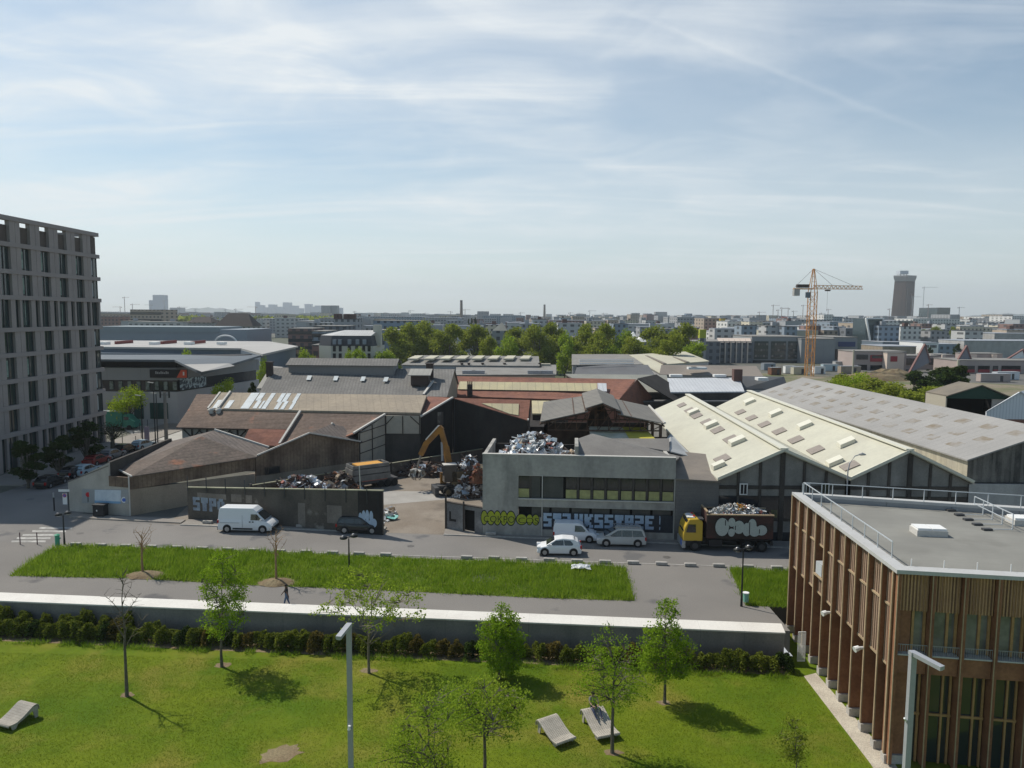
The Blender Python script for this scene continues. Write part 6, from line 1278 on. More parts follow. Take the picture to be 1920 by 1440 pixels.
def park_lamp(px,py_top,D,label,side,lean):
    top=A(px,py_top,D);t=thing('park_lamp',label,'lamp post',(top.x,top.y,LZ),world=False);h=top.z-LZ;w=.17
    m=MB();m.box((0,0,(h-.12)/2),(w,w,h-.12));m.build('pole','pole_grey',t)
    m=MB();m.box((side*.0,0,h-.05),(w+.02,w+.02,.12));m.bar((0,0,h-.04),(lean[0],lean[1],h-.10),.2,.12);m.build('arm','pole_grey',t)
    m=MB();m.bar((lean[0]*.3,lean[1]*.3,h-.12),(lean[0]*.98,lean[1]*.98,h-.17),.14,.02);m.build('light_panel','headlamp',t)
    return t,top,h
t,tp_,h=park_lamp(654,1170,26.0,'tall square grey park lamp on the lawn left of the middle',-1,(-.16,-.95))
m=MB();m.tube([(0,-.1,h-3.95),(0,-.24,h-3.9),(0.02,-.24,h-3.75)],.05,8);m.build('camera_bracket','white_paint',t)
t,tp_,h=park_lamp(1712,1222,21.5,'tall square grey park lamp in front of the timber building',1,(.40,-.85))
m=MB();m.bar((-.08,0,h-2.2),(-.2,-.1,h-2.05),.05);m.build('camera_bracket','white_paint',t)
c=P(583,991);t=thing('utility_cabinet','tall beige metal utility cabinet on the pavement by the yard wall','cabinet',(c.x,c.y,.1),-.05,world=False);add(t,'cabinet_body',mat('cabinet_beige',(.44,.41,.32),.6,(.38,.35,.28),1.5,fine=.06),(0,.25,.95,.85,.6,1.9));add(t,'cabinet_top','trim_light',(0,.25,1.93,.95,.7,.06));add(t,'notice','white_paint',(-.12,-.06,1.45,.25,.02,.2));add(t,'door_seam','timber_dark',(0,-.055,.95,.02,.01,1.7))
c=P(108,1023);t=thing('hydrant','small green pillar box at the crossing corner','hydrant',(c.x,c.y,0),world=False);m=MB();m.tube([(0,0,0),(0,0,.9),(0,0,1.0)],[.2,.2,.24],10);m.tube([(0,0,1.0),(0,0,1.1)],[.26,.1],10);m.build('pillar',mat('hydrant_green',(.06,.33,.2),.5,fine=.05),t);m=MB();m.tube([(.15,0,.7),(.3,0,.7)],.07);m.build('outlet','hydrant_green',t)
c=P(1398,1133);t=thing('hydrant','pale green litter holder with a white bag beside the street lamp','litter bin',(c.x,c.y,0),world=False);m=MB();m.tube([(0,0,.2),(0,0,.85)],[.18,.22],10);m.build('bag',mat('bag_green',(.2,.45,.35),.5,fine=.1),t);m=MB();m.tube([(0,0,.86),(0,0,.92)],.24,10);m.bar((.2,0,0),(.2,0,.9),.04);m.build('frame','white_paint',t)
for px,py,lab in((38,1021,'left thin brown bollard post in front of the zebra crossing'),(70,1021,'right thin brown bollard post in front of the zebra crossing')):
    c=P(px,py);m=MB();m.tube([(0,0,0),(0,0,1.1),(0,0,1.15)],[.045,.045,.02],8);o=m.build('bollard',mat('post_brown',(.09,.04,.05),.6,fine=0));o.location=c;tag(o,lab,'bollard')
c=P(127,966);t=thing('parking_sign','no parking sign on a post with a white street name plate','sign',(c.x,c.y-.3,0),world=False)
add(t,'post','pole_black',(.35,0,1.3,.07,.07,2.6));add(t,'sign_board','white_paint',(0,-.05,1.85,.46,.03,1.15));add(t,'street_plate','white_paint',(-.05,-.06,2.75,1.15,.03,.25))
m=MB();m.slab([(x,-.09,z)for x,z in ell(0,2.22,.2,.2)],.012,(0,1,0));m.build('red_ring','sign_red',t);m=MB();m.slab([(x,-.105,z)for x,z in ell(0,2.22,.14,.14)],.01,(0,1,0));m.build('blue_disc','badge_blue',t);m=MB();m.bar((-.1,-.12,2.32),(.1,-.12,2.12),.03,.01);m.build('red_slash','sign_red',t)
add(t,'blue_edge','band_blue',(0,-.045,1.28,.46,.035,.04))
c=P(195,966);t=thing('waste_container','black plastic waste container against the white barn wall','bin',(c.x,c.y-.6,0),-.1,world=False);add(t,'bin_body','plastic_black',(0,0,.72,1.2,.8,1.1));add(t,'lid','plastic_black',(0,0,1.33,1.3,.9,.1));add(t,'label_spot','white_paint',(-.15,-.41,.75,.12,.01,.16))
m=MB();[m.tube([(x,y-.05,.12),(x,y+.05,.12)],.12,10)for x in(-.45,.45)for y in(-.3,.3)];m.build('castor','tyre',t)
c=P(102,958);t=thing('traffic_post','short dark post with a pale top at the mouth of the side street','bollard',(c.x,c.y,0),world=False);add(t,'post','pole_black',(0,0,.75,.1,.1,1.5));add(t,'plate','scrap_grey',(0,-.02,1.75,.16,.05,.55))
c=P(312,825);t=thing('utility_pole','thick grey concrete utility pole behind the corner barn','pole',(c.x,c.y,0),world=False);zt=A(312,735,c.y).z;m=MB();m.tube([(0,0,0),(0,0,zt)],[.33,.24],8);m.build('pole',mat('pole_concrete',(.2,.19,.17),.9,fine=.1),t);m=MB();[m.bar((x,0,zt-1.0),(x,0,zt+.2),.2)for x in(-.75,.75)];m.bar((-.75,0,zt-.5),(.75,0,zt-.5),.08);m.build('insulator','pole_black',t)
for px,py,pt,lab in((292,838,718,'tall thin street lamp left of the utility pole'),(296,830,738,'thin street lamp close to the utility pole'),(268,838,742,'thin street lamp in front of the pale shed wall')):
    c=P(px,py);zt=A(px,pt,c.y).z;t=thing('tall_lamp',lab,'street lamp',(c.x,c.y,0),world=False);m=MB();m.tube([(0,0,0),(0,0,zt)],[.10,.06],6);m.build('pole','pole_black',t);m=MB();m.bar((0,0,zt),(-.9,0,zt+.1),.22,.12);m.build('lamp_head','trim_light',t)
for i,(px,py)in enumerate(((250,815),(255,838),(230,838),(265,822),(272,818),(277,808),(262,808))):
    c=P(px,py);m=MB();m.tube([(0,0,0),(0,0,1.5+.3*(i%3))],.05,6);o=m.build('plaza_post','pole_black');o.location=c;tag(o,'thin dark post standing on the pale plaza beyond the barn','post','posts on the pale plaza')
c=P(276,833);t=thing('banner','narrow purple grey banner panel standing on the plaza','banner',(c.x,c.y,0),world=False);add(t,'panel',mat('banner_mauve',(.3,.25,.3),.7,fine=.1),(0,0,1.6,.8,.1,2.6));add(t,'foot','pole_black',(0,0,.15,.9,.3,.3))
c=P(1579,920);p0=A(1586,905,68.5);t=thing('curved_lamp','tall street lamp with a curved neck in front of the twin gables','street lamp',(p0.x,68.2,0),world=False);zt=A(1608,852,68.2).z
m=MB();m.tube([(0,0,0),(0,0,zt-1.6),(.15,0,zt-.8),(.6,0,zt-.15),(1.05,0,zt)],[.09,.06,.05,.05,.05],8);m.build('pole','pole_grey',t);m=MB();m.tube([(.95,0,zt),(1.2,0,zt+.05),(1.6,0,zt-.02)],[.08,.17,.06],8);m.build('lamp_head','trim_light',t)
c=P(1089,1071);m=MB();rr=random.Random(4);N_=7
for i in range(N_):
    for j in range(N_):m.v.append(((i-3)*.27+rr.uniform(-.06,.06),(j-3)*.16+rr.uniform(-.04,.04),.38+.14*rr.random()-.035*((i-3)**2+(j-3)**2)*.3))
for i in range(N_-1):
    for j in range(N_-1):m.f.append((i*N_+j,(i+1)*N_+j,(i+1)*N_+j+1,i*N_+j+1))
o=m.build('crumpled_sheet','plastic_sheet');o.location=(c.x,c.y,.1);tag(o,'crumpled white plastic sheet lying on the wild grass','sheet')
# wooden loungers
def lounger(label,head_px,foot_px,wd):
    h,f=P(*head_px,LZ+.80),P(*foot_px,LZ+.36);d=Vector((f.x-h.x,f.y-h.y,0));Ln=d.length;d.normalize();ang=math.atan2(d.y,d.x)
    t=thing('wooden_lounger',label,'lounger',(h.x,h.y,LZ),ang,'wooden loungers on the lawn',world=False)
    pr=[(-.30,.45),(-.27,.68),(-.16,.78),(-.02,.80),(.10,.77),(Ln*.45,.47),(Ln*.70,.33),(Ln*.9,.34),(Ln,.38),(Ln+.04,.33)]
    n=11
    for k in range(n):
        y0_=-wd/2+wd*k/n;y1_=y0_+wd/n-.022;m=MB();b=0
        for y in(y0_,y1_):
            m.v+=[(x,y,z)for x,z in pr]+[(x,y,z-.07)for x,z in pr]
        q=len(pr)
        for i in range(q-1):
            m.f+=[(i,i+1,2*q+i+1,2*q+i),(q+i,3*q+i,3*q+i+1,q+i+1),(i,q+i,q+i+1,i+1),(2*q+i,2*q+i+1,3*q+i+1,3*q+i)]
        m.f+=[(0,2*q,3*q,q),(q-1,2*q-1,4*q-1,3*q-1)];m.build('slat','wood_grey',t)
    for s in(-1,1):
        m=MB();y=s*(wd/2-.1);sp=[(-.2,0),(-.22,.66),(.05,.70),(Ln*.45,.39),(Ln*.68,.25),(Ln*.92,.26),(Ln*.86,0),(Ln*.74,0),(Ln*.66,.2),(Ln*.4,.3),(.1,.5),(-.02,0)];m.slab([(x,y,z)for x,z in sp],.06,(0,1,0));m.build('side_frame','wood_grey',t)
    return t
lounger('empty grey wooden double lounger, middle of the lawn',(1028,1345),(1062,1388),1.3);lounger('grey wooden double lounger with a person sitting on its raised end',(1112,1328),(1142,1378),1.35);lounger('grey wooden lounger cut by the left edge of the photo',(50,1318),(2,1358),1.25)
# ================================================================ trees and shrubs
def curve(a,b,bend,n=4,rr=rnd):
    a,b=Vector(a),Vector(b);d=b-a;L=d.length;side=Vector((rr.uniform(-1,1),rr.uniform(-1,1),rr.uniform(-.2,.6)))*L*bend
    return[a+d*(i/n)+side*math.sin(math.pi*i/n)for i in range(n+1)]
def make_tree(name,label,base,th,tr,outline,ntips,per,leafm,barkm='bark',lsize=.12,spread=.22,nlimb=7,seed=1,sparse_wood=1.0,lean=(0,0),group=None,dz=.8,taper=.35,twigs=True):
    """base point; th: height where the crown starts; outline: [(height, centre x, radius)] in metres"""
    global NR
    rr=random.Random(seed);nr=np.random.RandomState(seed);t=thing(name,label,'tree',tuple(base),group=group,world=False)
    hs=[o[0]for o in outline];H_=hs[-1]
    def prof(h):
        for(h0,c0_,r0_),(h1,c1_,r1_)in zip(outline[:-1],outline[1:]):
            if h<=h1:k=max(0,(h-h0)/(h1-h0));return c0_+(c1_-c0_)*k,r0_+(r1_-r0_)*k
        return outline[-1][1],outline[-1][2]
    mb=MB();ctop=prof(H_)[0]
    axis=[Vector((0,0,-.1)),Vector((rr.uniform(-.04,.04),0,th*.5)),Vector((lean[0],lean[1],th))]
    n_ax=5
    for i in range(1,n_ax+1):h=th+(H_*.93-th)*i/n_ax;axis.append(Vector((lean[0]+(prof(h)[0]-lean[0])*i/n_ax+rr.uniform(-.08,.08),lean[1]+rr.uniform(-.08,.08),h)))
    rad=[tr*1.35,tr,tr*.85]+[tr*(.75-.68*i/n_ax)for i in range(1,n_ax+1)]
    mb.tube(axis,rad,7)
    def axpt(h):
        for p,q in zip(axis[:-1],axis[1:]):
            if h<=q.z:return p+(q-p)*max(0,(h-p.z)/(q.z-p.z))
        return axis[-1]
    limbs=[]
    for i in range(nlimb):
        h1=th+(H_-th)*(.25+.7*(i+.5)/nlimb);c_,r_=prof(h1);a_=i*2.4+rr.uniform(-.4,.4)
        tip=Vector((c_+math.cos(a_)*r_*.75,math.sin(a_)*r_*.75,h1));h0=max(th*.85,h1-rr.uniform(.5,1.0)*r_*1.1-.2);pts=curve(axpt(h0),tip,.08,5,rr);limbs.append(pts)
        mb.tube(pts,[tr*.42*(1-.16*k)for k in range(6)],5)
    tips=[]
    w=[];zs=nr.uniform(outline[0][0],H_,ntips*6);rs=np.array([prof(z)[1]for z in zs]);keep=nr.rand(len(zs))<(rs/rs.max())**1.6;zs=zs[keep][:ntips]
    for z in zs:
        c_,r_=prof(z);a_=rr.uniform(0,6.283);q=math.sqrt(rr.uniform(.06,1.0))*rr.uniform(.82,1.12);tips.append(Vector((c_+math.cos(a_)*r_*q,math.sin(a_)*r_*q*dz,z)))
    nodes=[p for l in limbs for p in l[1:]]+[axpt(th+(H_-th)*k/8)for k in range(1,9)]
    for tp in tips:
        if twigs:
            nd=min(nodes,key=lambda p:(p-tp).length+(1.2 if p.z>tp.z else 0));mb.tube([nd,(nd+tp)/2+Vector((rr.uniform(-.06,.06),rr.uniform(-.06,.06),.03)),tp],[.022*sparse_wood,.014*sparse_wood,.007*sparse_wood],3,False)
    mb.build('trunk',barkm,t)
    if per:
        C_=np.repeat(np.array([tuple(p)for p in tips]),per,0);C_=C_+nr.normal(size=C_.shape)*spread*.85*np.array([1,1,.8])
        NR=nr;v,f=leaves(C_,lsize);npmesh('crown',v,f,leafm,t)
    return t
def outl(base,rows):
    """photo rows (py, pxL, pxR) -> crown outline around the base"""
    o=[]
    for py,l,r in rows:
        a_,b_=A(l,py,base.y),A(r,py,base.y);o.append((a_.z-base.z,(a_.x+b_.x)/2-base.x,(b_.x-a_.x)/2))
    return sorted(o)
B=lambda px,py:P(px,py,LZ)
b=B(416,1250);make_tree('young_tree','young leafy upright tree on the lawn in front of the wall, left of the lamp',b,1.7,.085,outl(b,[(1190,395,440),(1160,372,470),(1125,385,468),(1085,368,466),(1060,385,448),(1035,395,440)]),250,26,'leaf_bright',lsize=.13,spread=.17,seed=3,dz=.95)
b=B(692,1262);make_tree('young_tree','wide sparse young tree with spreading limbs behind the square park lamp',b,2.2,.08,outl(b,[(1165,640,760),(1140,600,815),(1115,592,800),(1090,610,770),(1068,650,720)]),120,26,'leaf_yellow','bark_pale',lsize=.15,spread=.20,seed=8,nlimb=9,sparse_wood=1.3)
b=B(936,1272);make_tree('young_tree','dense dark green bushy young tree in front of the wall in the middle',b,.4,.09,outl(b,[(1262,915,965),(1235,900,982),(1200,896,984),(1175,898,980),(1155,915,968),(1132,930,948)]),330,32,'leaf_bright',lsize=.13,spread=.16,seed=11)
b=B(1148,1412);make_tree('young_tree','young tree with a bare leader standing beside the occupied lounger',b,2.9,.085,outl(b,[(1320,1100,1190),(1300,1062,1210),(1270,1075,1222),(1235,1085,1215),(1205,1090,1180),(1180,1130,1160),(1150,1140,1150)]),190,22,'leaf_bright',lsize=.105,spread=.19,seed=14,nlimb=10)
b=B(1246,1318);make_tree('young_tree','bright conical young tree on the lawn near the right end of the wall',b,1.4,.085,outl(b,[(1275,1225,1275),(1250,1192,1302),(1215,1195,1300),(1190,1205,1288),(1160,1225,1270),(1135,1232,1275),(1116,1248,1262)]),290,28,'leaf_bright',lsize=.125,spread=.16,seed=17)
b=B(908,1478);make_tree('young_tree','pale sparse young tree with forked limbs cut by the bottom edge',b,3.0,.08,outl(b,[(1375,850,960),(1350,845,980),(1320,830,1000),(1295,850,975),(1275,885,930)]),150,32,'leaf_yellow',lsize=.12,spread=.21,seed=20,nlimb=6,sparse_wood=1.4)
b=B(822,1530);make_tree('young_tree','pale yellow green sparse tree left of the forked tree at the bottom',b,1.8,.08,outl(b,[(1470,740,880),(1420,700,860),(1370,735,850),(1330,760,860),(1295,775,880)]),210,34,'leaf_yellow',lsize=.105,spread=.27,seed=23,nlimb=8,sparse_wood=1.3)
b=B(1492,1452);make_tree('young_tree','tiny thin sapling at the lower right of the lawn',b,1.0,.03,outl(b,[(1430,1465,1515),(1390,1455,1512),(1345,1475,1500)]),60,24,'leaf_mid',lsize=.11,spread=.16,seed=26,nlimb=4)
b=B(238,1305);make_tree('bare_tree','leafless young tree with a tall dark trunk on the left lawn',b,3.2,.085,outl(b,[(1185,215,270),(1150,175,285),(1110,190,268),(1070,215,245),(1045,222,240)]),90,0,'leaf_mid',seed=29,nlimb=9,sparse_wood=.8)
for(px,py,top,l,r,lab,sd_)in((268,1078,982,243,293,'leafless tree with a wrapped brown trunk on the left soil mound',31),(518,1092,985,494,542,'leafless tree with a wrapped brown trunk on the soil mound near the walking man',33)):
    b=P(px,py);make_tree('bare_tree',lab,b,2.3,.085,outl(b,[(1045-(1078-py)*.4,px-10,px+10),(1020,l+5,r-5),(top+12,l,r),(top,l+8,r-8)]),60,0,'leaf_mid','bark_wrapped',seed=sd_,nlimb=9,sparse_wood=.9)
# shrubs in front of the retaining wall
sh=[]
for kind,lm in enumerate(('leaf_hedge','leaf_hedge','leaf_dark','leaf_hedge_red')):
    nr=np.random.RandomState(40+kind);n=1500;th_=nr.rand(n)*6.283;u=nr.rand(n)**.4;z=nr.rand(n)**.8
    rad=.66*(1-.45*z**2.2)*(.8+.3*np.sin(th_*3+kind));
    C_=np.stack([np.cos(th_)*rad*u,np.sin(th_)*rad*u*.8,.12+z*(1.1+.12*np.sin(th_*2))],1);NR=nr;v,f=leaves(C_,.12)
    t=thing('shrub','','shrub',(0,0,0),world=False);npmesh('foliage',v,f,lm,t)
    m=MB();[m.tube([(math.cos(a_)*.08,math.sin(a_)*.08,-.02),(math.cos(a_)*.3,math.sin(a_)*.25,.6)],[.02,.01],4)for a_ in(0,1.3,2.5,3.8,5.1)];m.build('stems','bark',t);sh.append(t)
xx=-43.0;i=0;rr=random.Random(5)
def secname(x):return('at the far left' if x<-32 else 'left of the upright leafy tree' if x<-19 else 'between upright tree and square lamp' if x<-10 else 'between lamp and dense bushy tree' if x<-.5 else 'between bushy and conical trees' if x<9 else 'near the timber building')
used=set()
while xx<18.4:
    k=rr.choice((0,0,1,1,2,3)if xx>-28 else(0,1,0,1,2));sz=rr.uniform(.82,1.12)*(1.12 if xx<-27 else 1.0)
    if xx>14:k=rr.choice((0,2,1))
    p=wl(xx,-2.75+rr.uniform(-.15,.15));lab='olive shrub in the row along the wall, '+secname(xx)
    if k not in used:used.add(k);s_=sh[k];s_.location=(p.x,p.y,LZ);s_.rotation_euler=(0,0,rr.uniform(0,6));s_.scale=(sz*1.25,sz*1.25,sz)
    else:s_=dup(sh[k],(p.x,p.y,LZ),rr.uniform(0,6),None,(sz*rr.uniform(1.1,1.5),sz*rr.uniform(1.0,1.35),sz*rr.uniform(.75,1.0)))
    s_['label']=lab;s_['group']='shrubs of the row, '+secname(xx)
    if xx<-27 and i%2==0:
        p=wl(xx+.3,-2.0);s_=dup(sh[0],(p.x,p.y,LZ),rr.uniform(0,6),lab,sz*1.12);s_['group']='shrubs of the row, '+secname(xx)
    i+=1;xx+=rr.uniform(.68,.88)if xx<-10 else rr.uniform(.80,1.0)
# rough tufts at the bed edge
xs=NR.uniform(-42,18.5,9000);off_=-3.75+.35*NR.randn(9000)*.6;ys=W0.y+(xs-W0.x)*wdir.y/wdir.x+off_
k=vnoise(xs,ys,1.3,9)>.42;xs,ys=xs[k],ys[k];v,f=blades(np.stack([xs,ys,np.full(len(xs),LZ)],1),.26,.04,.5);tag(npmesh('edge_grass',v,f,'wild_grass'),'rough grass tufts along the edge of the shrub bed','grass',kind='stuff')
# prototypes for the farther trees
def proto(kind,seed,lm,H_=16,cr=5.2,th=3.0,n=4200,ls=.62,squash=1.0):
    rr=random.Random(seed);nr=np.random.RandomState(seed);t=thing('broadleaf_tree','','tree',(0,0,0),world=False)
    m=MB();m.tube([(0,0,-.1),(.1,0,th),(0,.1,H_*.7)],[.36,.28,.1],7)
    cl_=[]
    for i in range(17):
        a_=i*2.399;z=th+(H_-th)*(.18+.74*((i*7)%17)/17.0);R_=cr*math.sin(math.pi*min(1,max(.12,(z-th*.5)/(H_-th*.4))))**.7*rr.uniform(.45,.78);cl_.append((math.cos(a_)*R_,math.sin(a_)*R_,z,cr*rr.uniform(.30,.48)))
        m.tube(curve((0,0,th*rr.uniform(.8,1.3)),(math.cos(a_)*R_,math.sin(a_)*R_,z),.06,4,rr),[.16,.12,.09,.06,.03],4)
    m.build('trunk','bark',t);C_=[]
    for(x,y,z,r_)in cl_:
        q=nr.normal(size=(n//17,3));q/=np.linalg.norm(q,axis=1)[:,None];q*=(nr.rand(n//17,1)**.35)*r_*(1+.15*nr.randn(n//17,1));q[:,2]*=.85*squash;C_.append(q+np.array([x,y,z]))
    global NR
    NR=nr;v,f=leaves(np.concatenate(C_),ls,.7);npmesh('crown',v,f,lm,t);return t
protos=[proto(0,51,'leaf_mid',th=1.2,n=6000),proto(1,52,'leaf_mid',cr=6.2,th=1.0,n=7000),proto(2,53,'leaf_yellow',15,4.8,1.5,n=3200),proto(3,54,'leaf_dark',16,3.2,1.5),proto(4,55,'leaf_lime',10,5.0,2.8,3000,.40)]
PH=[16,16,15,16,10];PW=[5.9,7.0,5.4,3.8,5.6];pused=set()
def plant(k,px,pytop,Y,wpx,label,group=None,zb=0.0,name=None):
    a_=A(px,pytop,Y);h=max(2.0,a_.z-zb);s=h/PH[k];sw=(wpx/2/F*Y)/PW[k]
    if k not in pused:pused.add(k);t=protos[k]
    else:t=dup(protos[k])
    if name:t.name=name
    t.location=(a_.x,Y,zb);t.rotation_euler=(0,0,rnd.uniform(0,6));t.scale=(sw,sw,s);t['label']=label
    if group:t['group']=group
    return t
row=[(741,612,45,0),(775,606,50,1),(806,603,58,1),(843,606,52,0),(895,607,54,0),(918,628,30,0),(948,628,38,2),(968,612,46,0),(1012,610,54,1),(1036,603,40,0),(1060,622,30,2),(1090,606,44,0),(1117,624,50,1),(1082,640,34,0),(1140,605,42,0),(1170,618,30,2),(1196,630,52,0),(1228,612,60,1),(1258,624,46,0),(1286,604,46,0),(1300,640,44,2),(1150,648,36,2)]
ords=['first','second','third','fourth','fifth','sixth','seventh','eighth','ninth','tenth','eleventh','twelfth','thirteenth','fourteenth','fifteenth','sixteenth','seventeenth','eighteenth','nineteenth','twentieth','twenty-first','twenty-second']
for i,(px,top,w_,k)in enumerate(sorted(row)):
    plant(k,px,top,262+(i*37)%26-(26 if top>618 else 0),w_*1.5,'leafy tree, %s from the left of the tree belt behind the grey roofs'%ords[i],'trees of the belt behind the grey roofs')
plant(4,240,727,136,84,'bright lime green street tree beside the green lorry')
plant(2,672,652,205,40,'small bright tree in front of the pale mansard house',zb=2);plant(4,655,657,200,26,'small lime tree at the foot of the mansard house')
plant(2,728,656,215,60,'thin pale tree right of the mansard house');plant(2,705,660,212,34,'thin yellowish tree beside the mansard gable')
plant(4,492,672,180,32,'lime tree between the retail shed and the grey hall');plant(4,420,712,128,60,'bright bush behind the ridge of the long warehouse',zb=3);plant(3,473,712,135,22,'dark conifer beside the cream annex');plant(2,345,655,190,40,'thin budding tree in front of the slate blue shed');plant(4,574,655,215,46,'yellow green tree left of the brick flats')
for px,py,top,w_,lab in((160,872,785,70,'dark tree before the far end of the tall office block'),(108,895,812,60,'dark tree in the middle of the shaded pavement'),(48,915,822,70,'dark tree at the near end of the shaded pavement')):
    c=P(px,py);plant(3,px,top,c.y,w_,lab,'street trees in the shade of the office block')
c=P(212,848);b=Vector((c.x,c.y,0));make_tree('pollard_tree','small pollarded tree with a thick dark trunk on the pale plaza',b,2.2,.32,[(2.2,0,.8),(3.0,0,1.9),(3.9,0,2.0),(4.6,0,1.0)],70,5,'leaf_dark',lsize=.25,spread=.3,seed=61,nlimb=9,sparse_wood=4)
for px,top,w_,k,Y,lab in((1757,612,32,1,520,'big green tree before the cream apartment rows'),(1791,612,24,0,530,'tall green tree right of the big tree before the apartments'),(1660,629,26,1,480,'round green bush at the foot of the grey apartment row'),(1824,622,40,1,500,'broad tree in front of the cream apartments'),(1729,618,26,2,520,'thin bare looking tree left of the big tree'),(1888,617,30,0,560,'small tree before the grey flat hall'),(1745,650,14,3,330,'little dark tree behind the school roof'),(1795,642,16,3,340,'dark tree between the white hall and the grey wall'),(885,594,7,3,600,'slim dark poplar, right one near the chimney'),(878,595,7,3,600,'slim dark poplar, left one near the chimney'),(891,593,8,3,600,'slim dark poplar nearest the chimney base')):
    plant(k,px,top,Y,w_,lab)
for i,(px,top,w_,k,Y)in enumerate(((1760,683,60,3,160),(1790,680,50,3,158),(1722,692,46,3,165),(1690,718,60,1,148),(1735,722,70,0,140),(1640,708,50,1,160),(1600,700,50,4,175),(1570,702,44,1,180),(1775,730,60,1,138),(1665,736,50,0,150),(1620,722,40,0,160))):
    plant(k,px,top,Y,w_*(1.9 if k!=3 else 1.5),('dark' if k==3 else 'green')+' scrub tree behind the ridge of the long grey shed, '+('back' if Y>155 else 'front')+' row','scrub behind the long grey shed')
# distant woods on the left skyline, far and uncountable
C_=[];nr=np.random.RandomState(77)
for px0,px1,top,Y,n in((300,355,598,900,900),(470,620,597,1000,1700),(355,480,603,800,900),(560,720,602,900,1400)):
    a_,b_=A(px0,top,Y),A(px1,top,Y);q=nr.rand(n,3);C_.append(np.stack([a_.x+(b_.x-a_.x)*q[:,0],Y+q[:,1]*60,(a_.z)*(1-q[:,2]**1.6*1.0)+2*np.sin(q[:,0]*40)],1))
NR=nr;v,f=leaves(np.concatenate(C_),7.0,.8);tag(npmesh('far_woods',v,f,'leaf_mid'),'far mass of woods on the left skyline','woods',kind='stuff')
# ================================================================ people
def person(label,base,rz,joints,mats_,hair='hair_dark',scale=1.0):
    """one continuous skinned body; joints: name -> (x, y, z, radius)"""
    J=joints;E=[('pelvis','chest'),('chest','neck'),('neck','head'),('head','crown'),('chest','shL'),('shL','elL'),('elL','wrL'),('wrL','haL'),('chest','shR'),('shR','elR'),('elR','wrR'),('wrR','haR'),('pelvis','hiL'),('hiL','knL'),('knL','anL'),('anL','toL'),('pelvis','hiR'),('hiR','knR'),('knR','anR'),('anR','toR')]
    names=list(J);me=bpy.data.meshes.new('person');me.from_pydata([J[n][:3]for n in names],[(names.index(a_),names.index(b_))for a_,b_ in E],[]);ob=bpy.data.objects.new('person',me);COL.objects.link(ob)
    sk=ob.modifiers.new('s','SKIN');sk.use_smooth_shade=True;ss=ob.modifiers.new('u','SUBSURF');ss.levels=2;ss.render_levels=2
    for i,n in enumerate(names):r_=J[n][3];me.skin_vertices[0].data[i].radius=(r_,r_*(1.0 if n in('head','crown')else .85));me.skin_vertices[0].data[i].use_root=(n=='pelvis')
    dg=bpy.context.evaluated_depsgraph_get();me2=bpy.data.meshes.new_from_object(ob.evaluated_get(dg));ob.modifiers.clear();ob.data=me2;bpy.data.meshes.remove(me)
    me2.materials.clear();[me2.materials.append(MATS[m])for m in mats_]     # skin, top, trousers, shoes
    reg={'head':0,'crown':0,'neck':0,'haL':0,'haR':0,'wrL':0,'wrR':0,'elL':0,'elR':0,'chest':1,'shL':1,'shR':1,'pelvis':2,'hiL':2,'hiR':2,'knL':2,'knR':2,'anL':2,'anR':2,'toL':3,'toR':3}
    for p in me2.polygons:
        c_=p.center;n=min(names,key=lambda q:(Vector(J[q][:3])-c_).length-J[q][3]*.5);p.material_index=reg[n];p.use_smooth=True
    ob.location=base;ob.rotation_euler=(0,0,rz);tag(ob,label,'person')
    h=Vector(J['head'][:3]);cr_=Vector(J['crown'][:3]);m=MB();ax=(cr_-h).normalized()
    rings=[(-.02,.1),(.05,.112),(.1,.09),(.135,.03)]
    m.tube([h+ax*a_+Vector((-.02,0,.02))for a_,_ in rings],[r_ for _,r_ in rings],10);hr=m.build('hair',hair,None,smooth=True);hr.parent=ob
    m=MB();m.box(tuple(h+Vector((.108,0,-.01))),(.04,.028,.05));m.v and None;nz=m.build('nose',mats_[0],None);nz.parent=ob
    for hn,en in(('haL','wrL'),('haR','wrR')):
        hp,wp_=Vector(J[hn][:3]),Vector(J[en][:3]);d=(hp-wp_).normalized();sd2=d.cross(Vector((0,0,1)));sd2=sd2.normalized()if sd2.length>.1 else Vector((1,0,0))
        for q in range(4):
            L_=(.075,.085,.08,.06)[q];a0=hp+sd2*(q-1.5)*.02;m=MB();m.tube([a0,a0+d*L_*.6,a0+d*L_+Vector((0,0,-.02))],[.010,.009,.007],6);fg=m.build('finger',mats_[0],None);fg.parent=ob
        m=MB();a0=wp_+d*.03+sd2*.035;m.tube([a0,a0+sd2*.03+d*.03,a0+sd2*.03+d*.06],[.012,.011,.008],6);fg=m.build('thumb',mats_[0],None);fg.parent=ob
    return ob
mat('hair_dark',(.02,.015,.012),.8,fine=0);mat('skin_dark',(.12,.07,.05),.6,fine=0);mat('skin_light',(.45,.29,.22),.6,fine=0);mat('cloth_black',(.02,.022,.026),.9,fine=.1);mat('cloth_denim',(.10,.14,.22),.9,fine=.1);mat('cloth_grey',(.17,.16,.18),.9,fine=.1);mat('cloth_pale',(.4,.44,.5),.9,fine=.1);mat('cloth_navy',(.04,.05,.09),.9,fine=.1);mat('shoe',(.04,.035,.03),.7,fine=0)
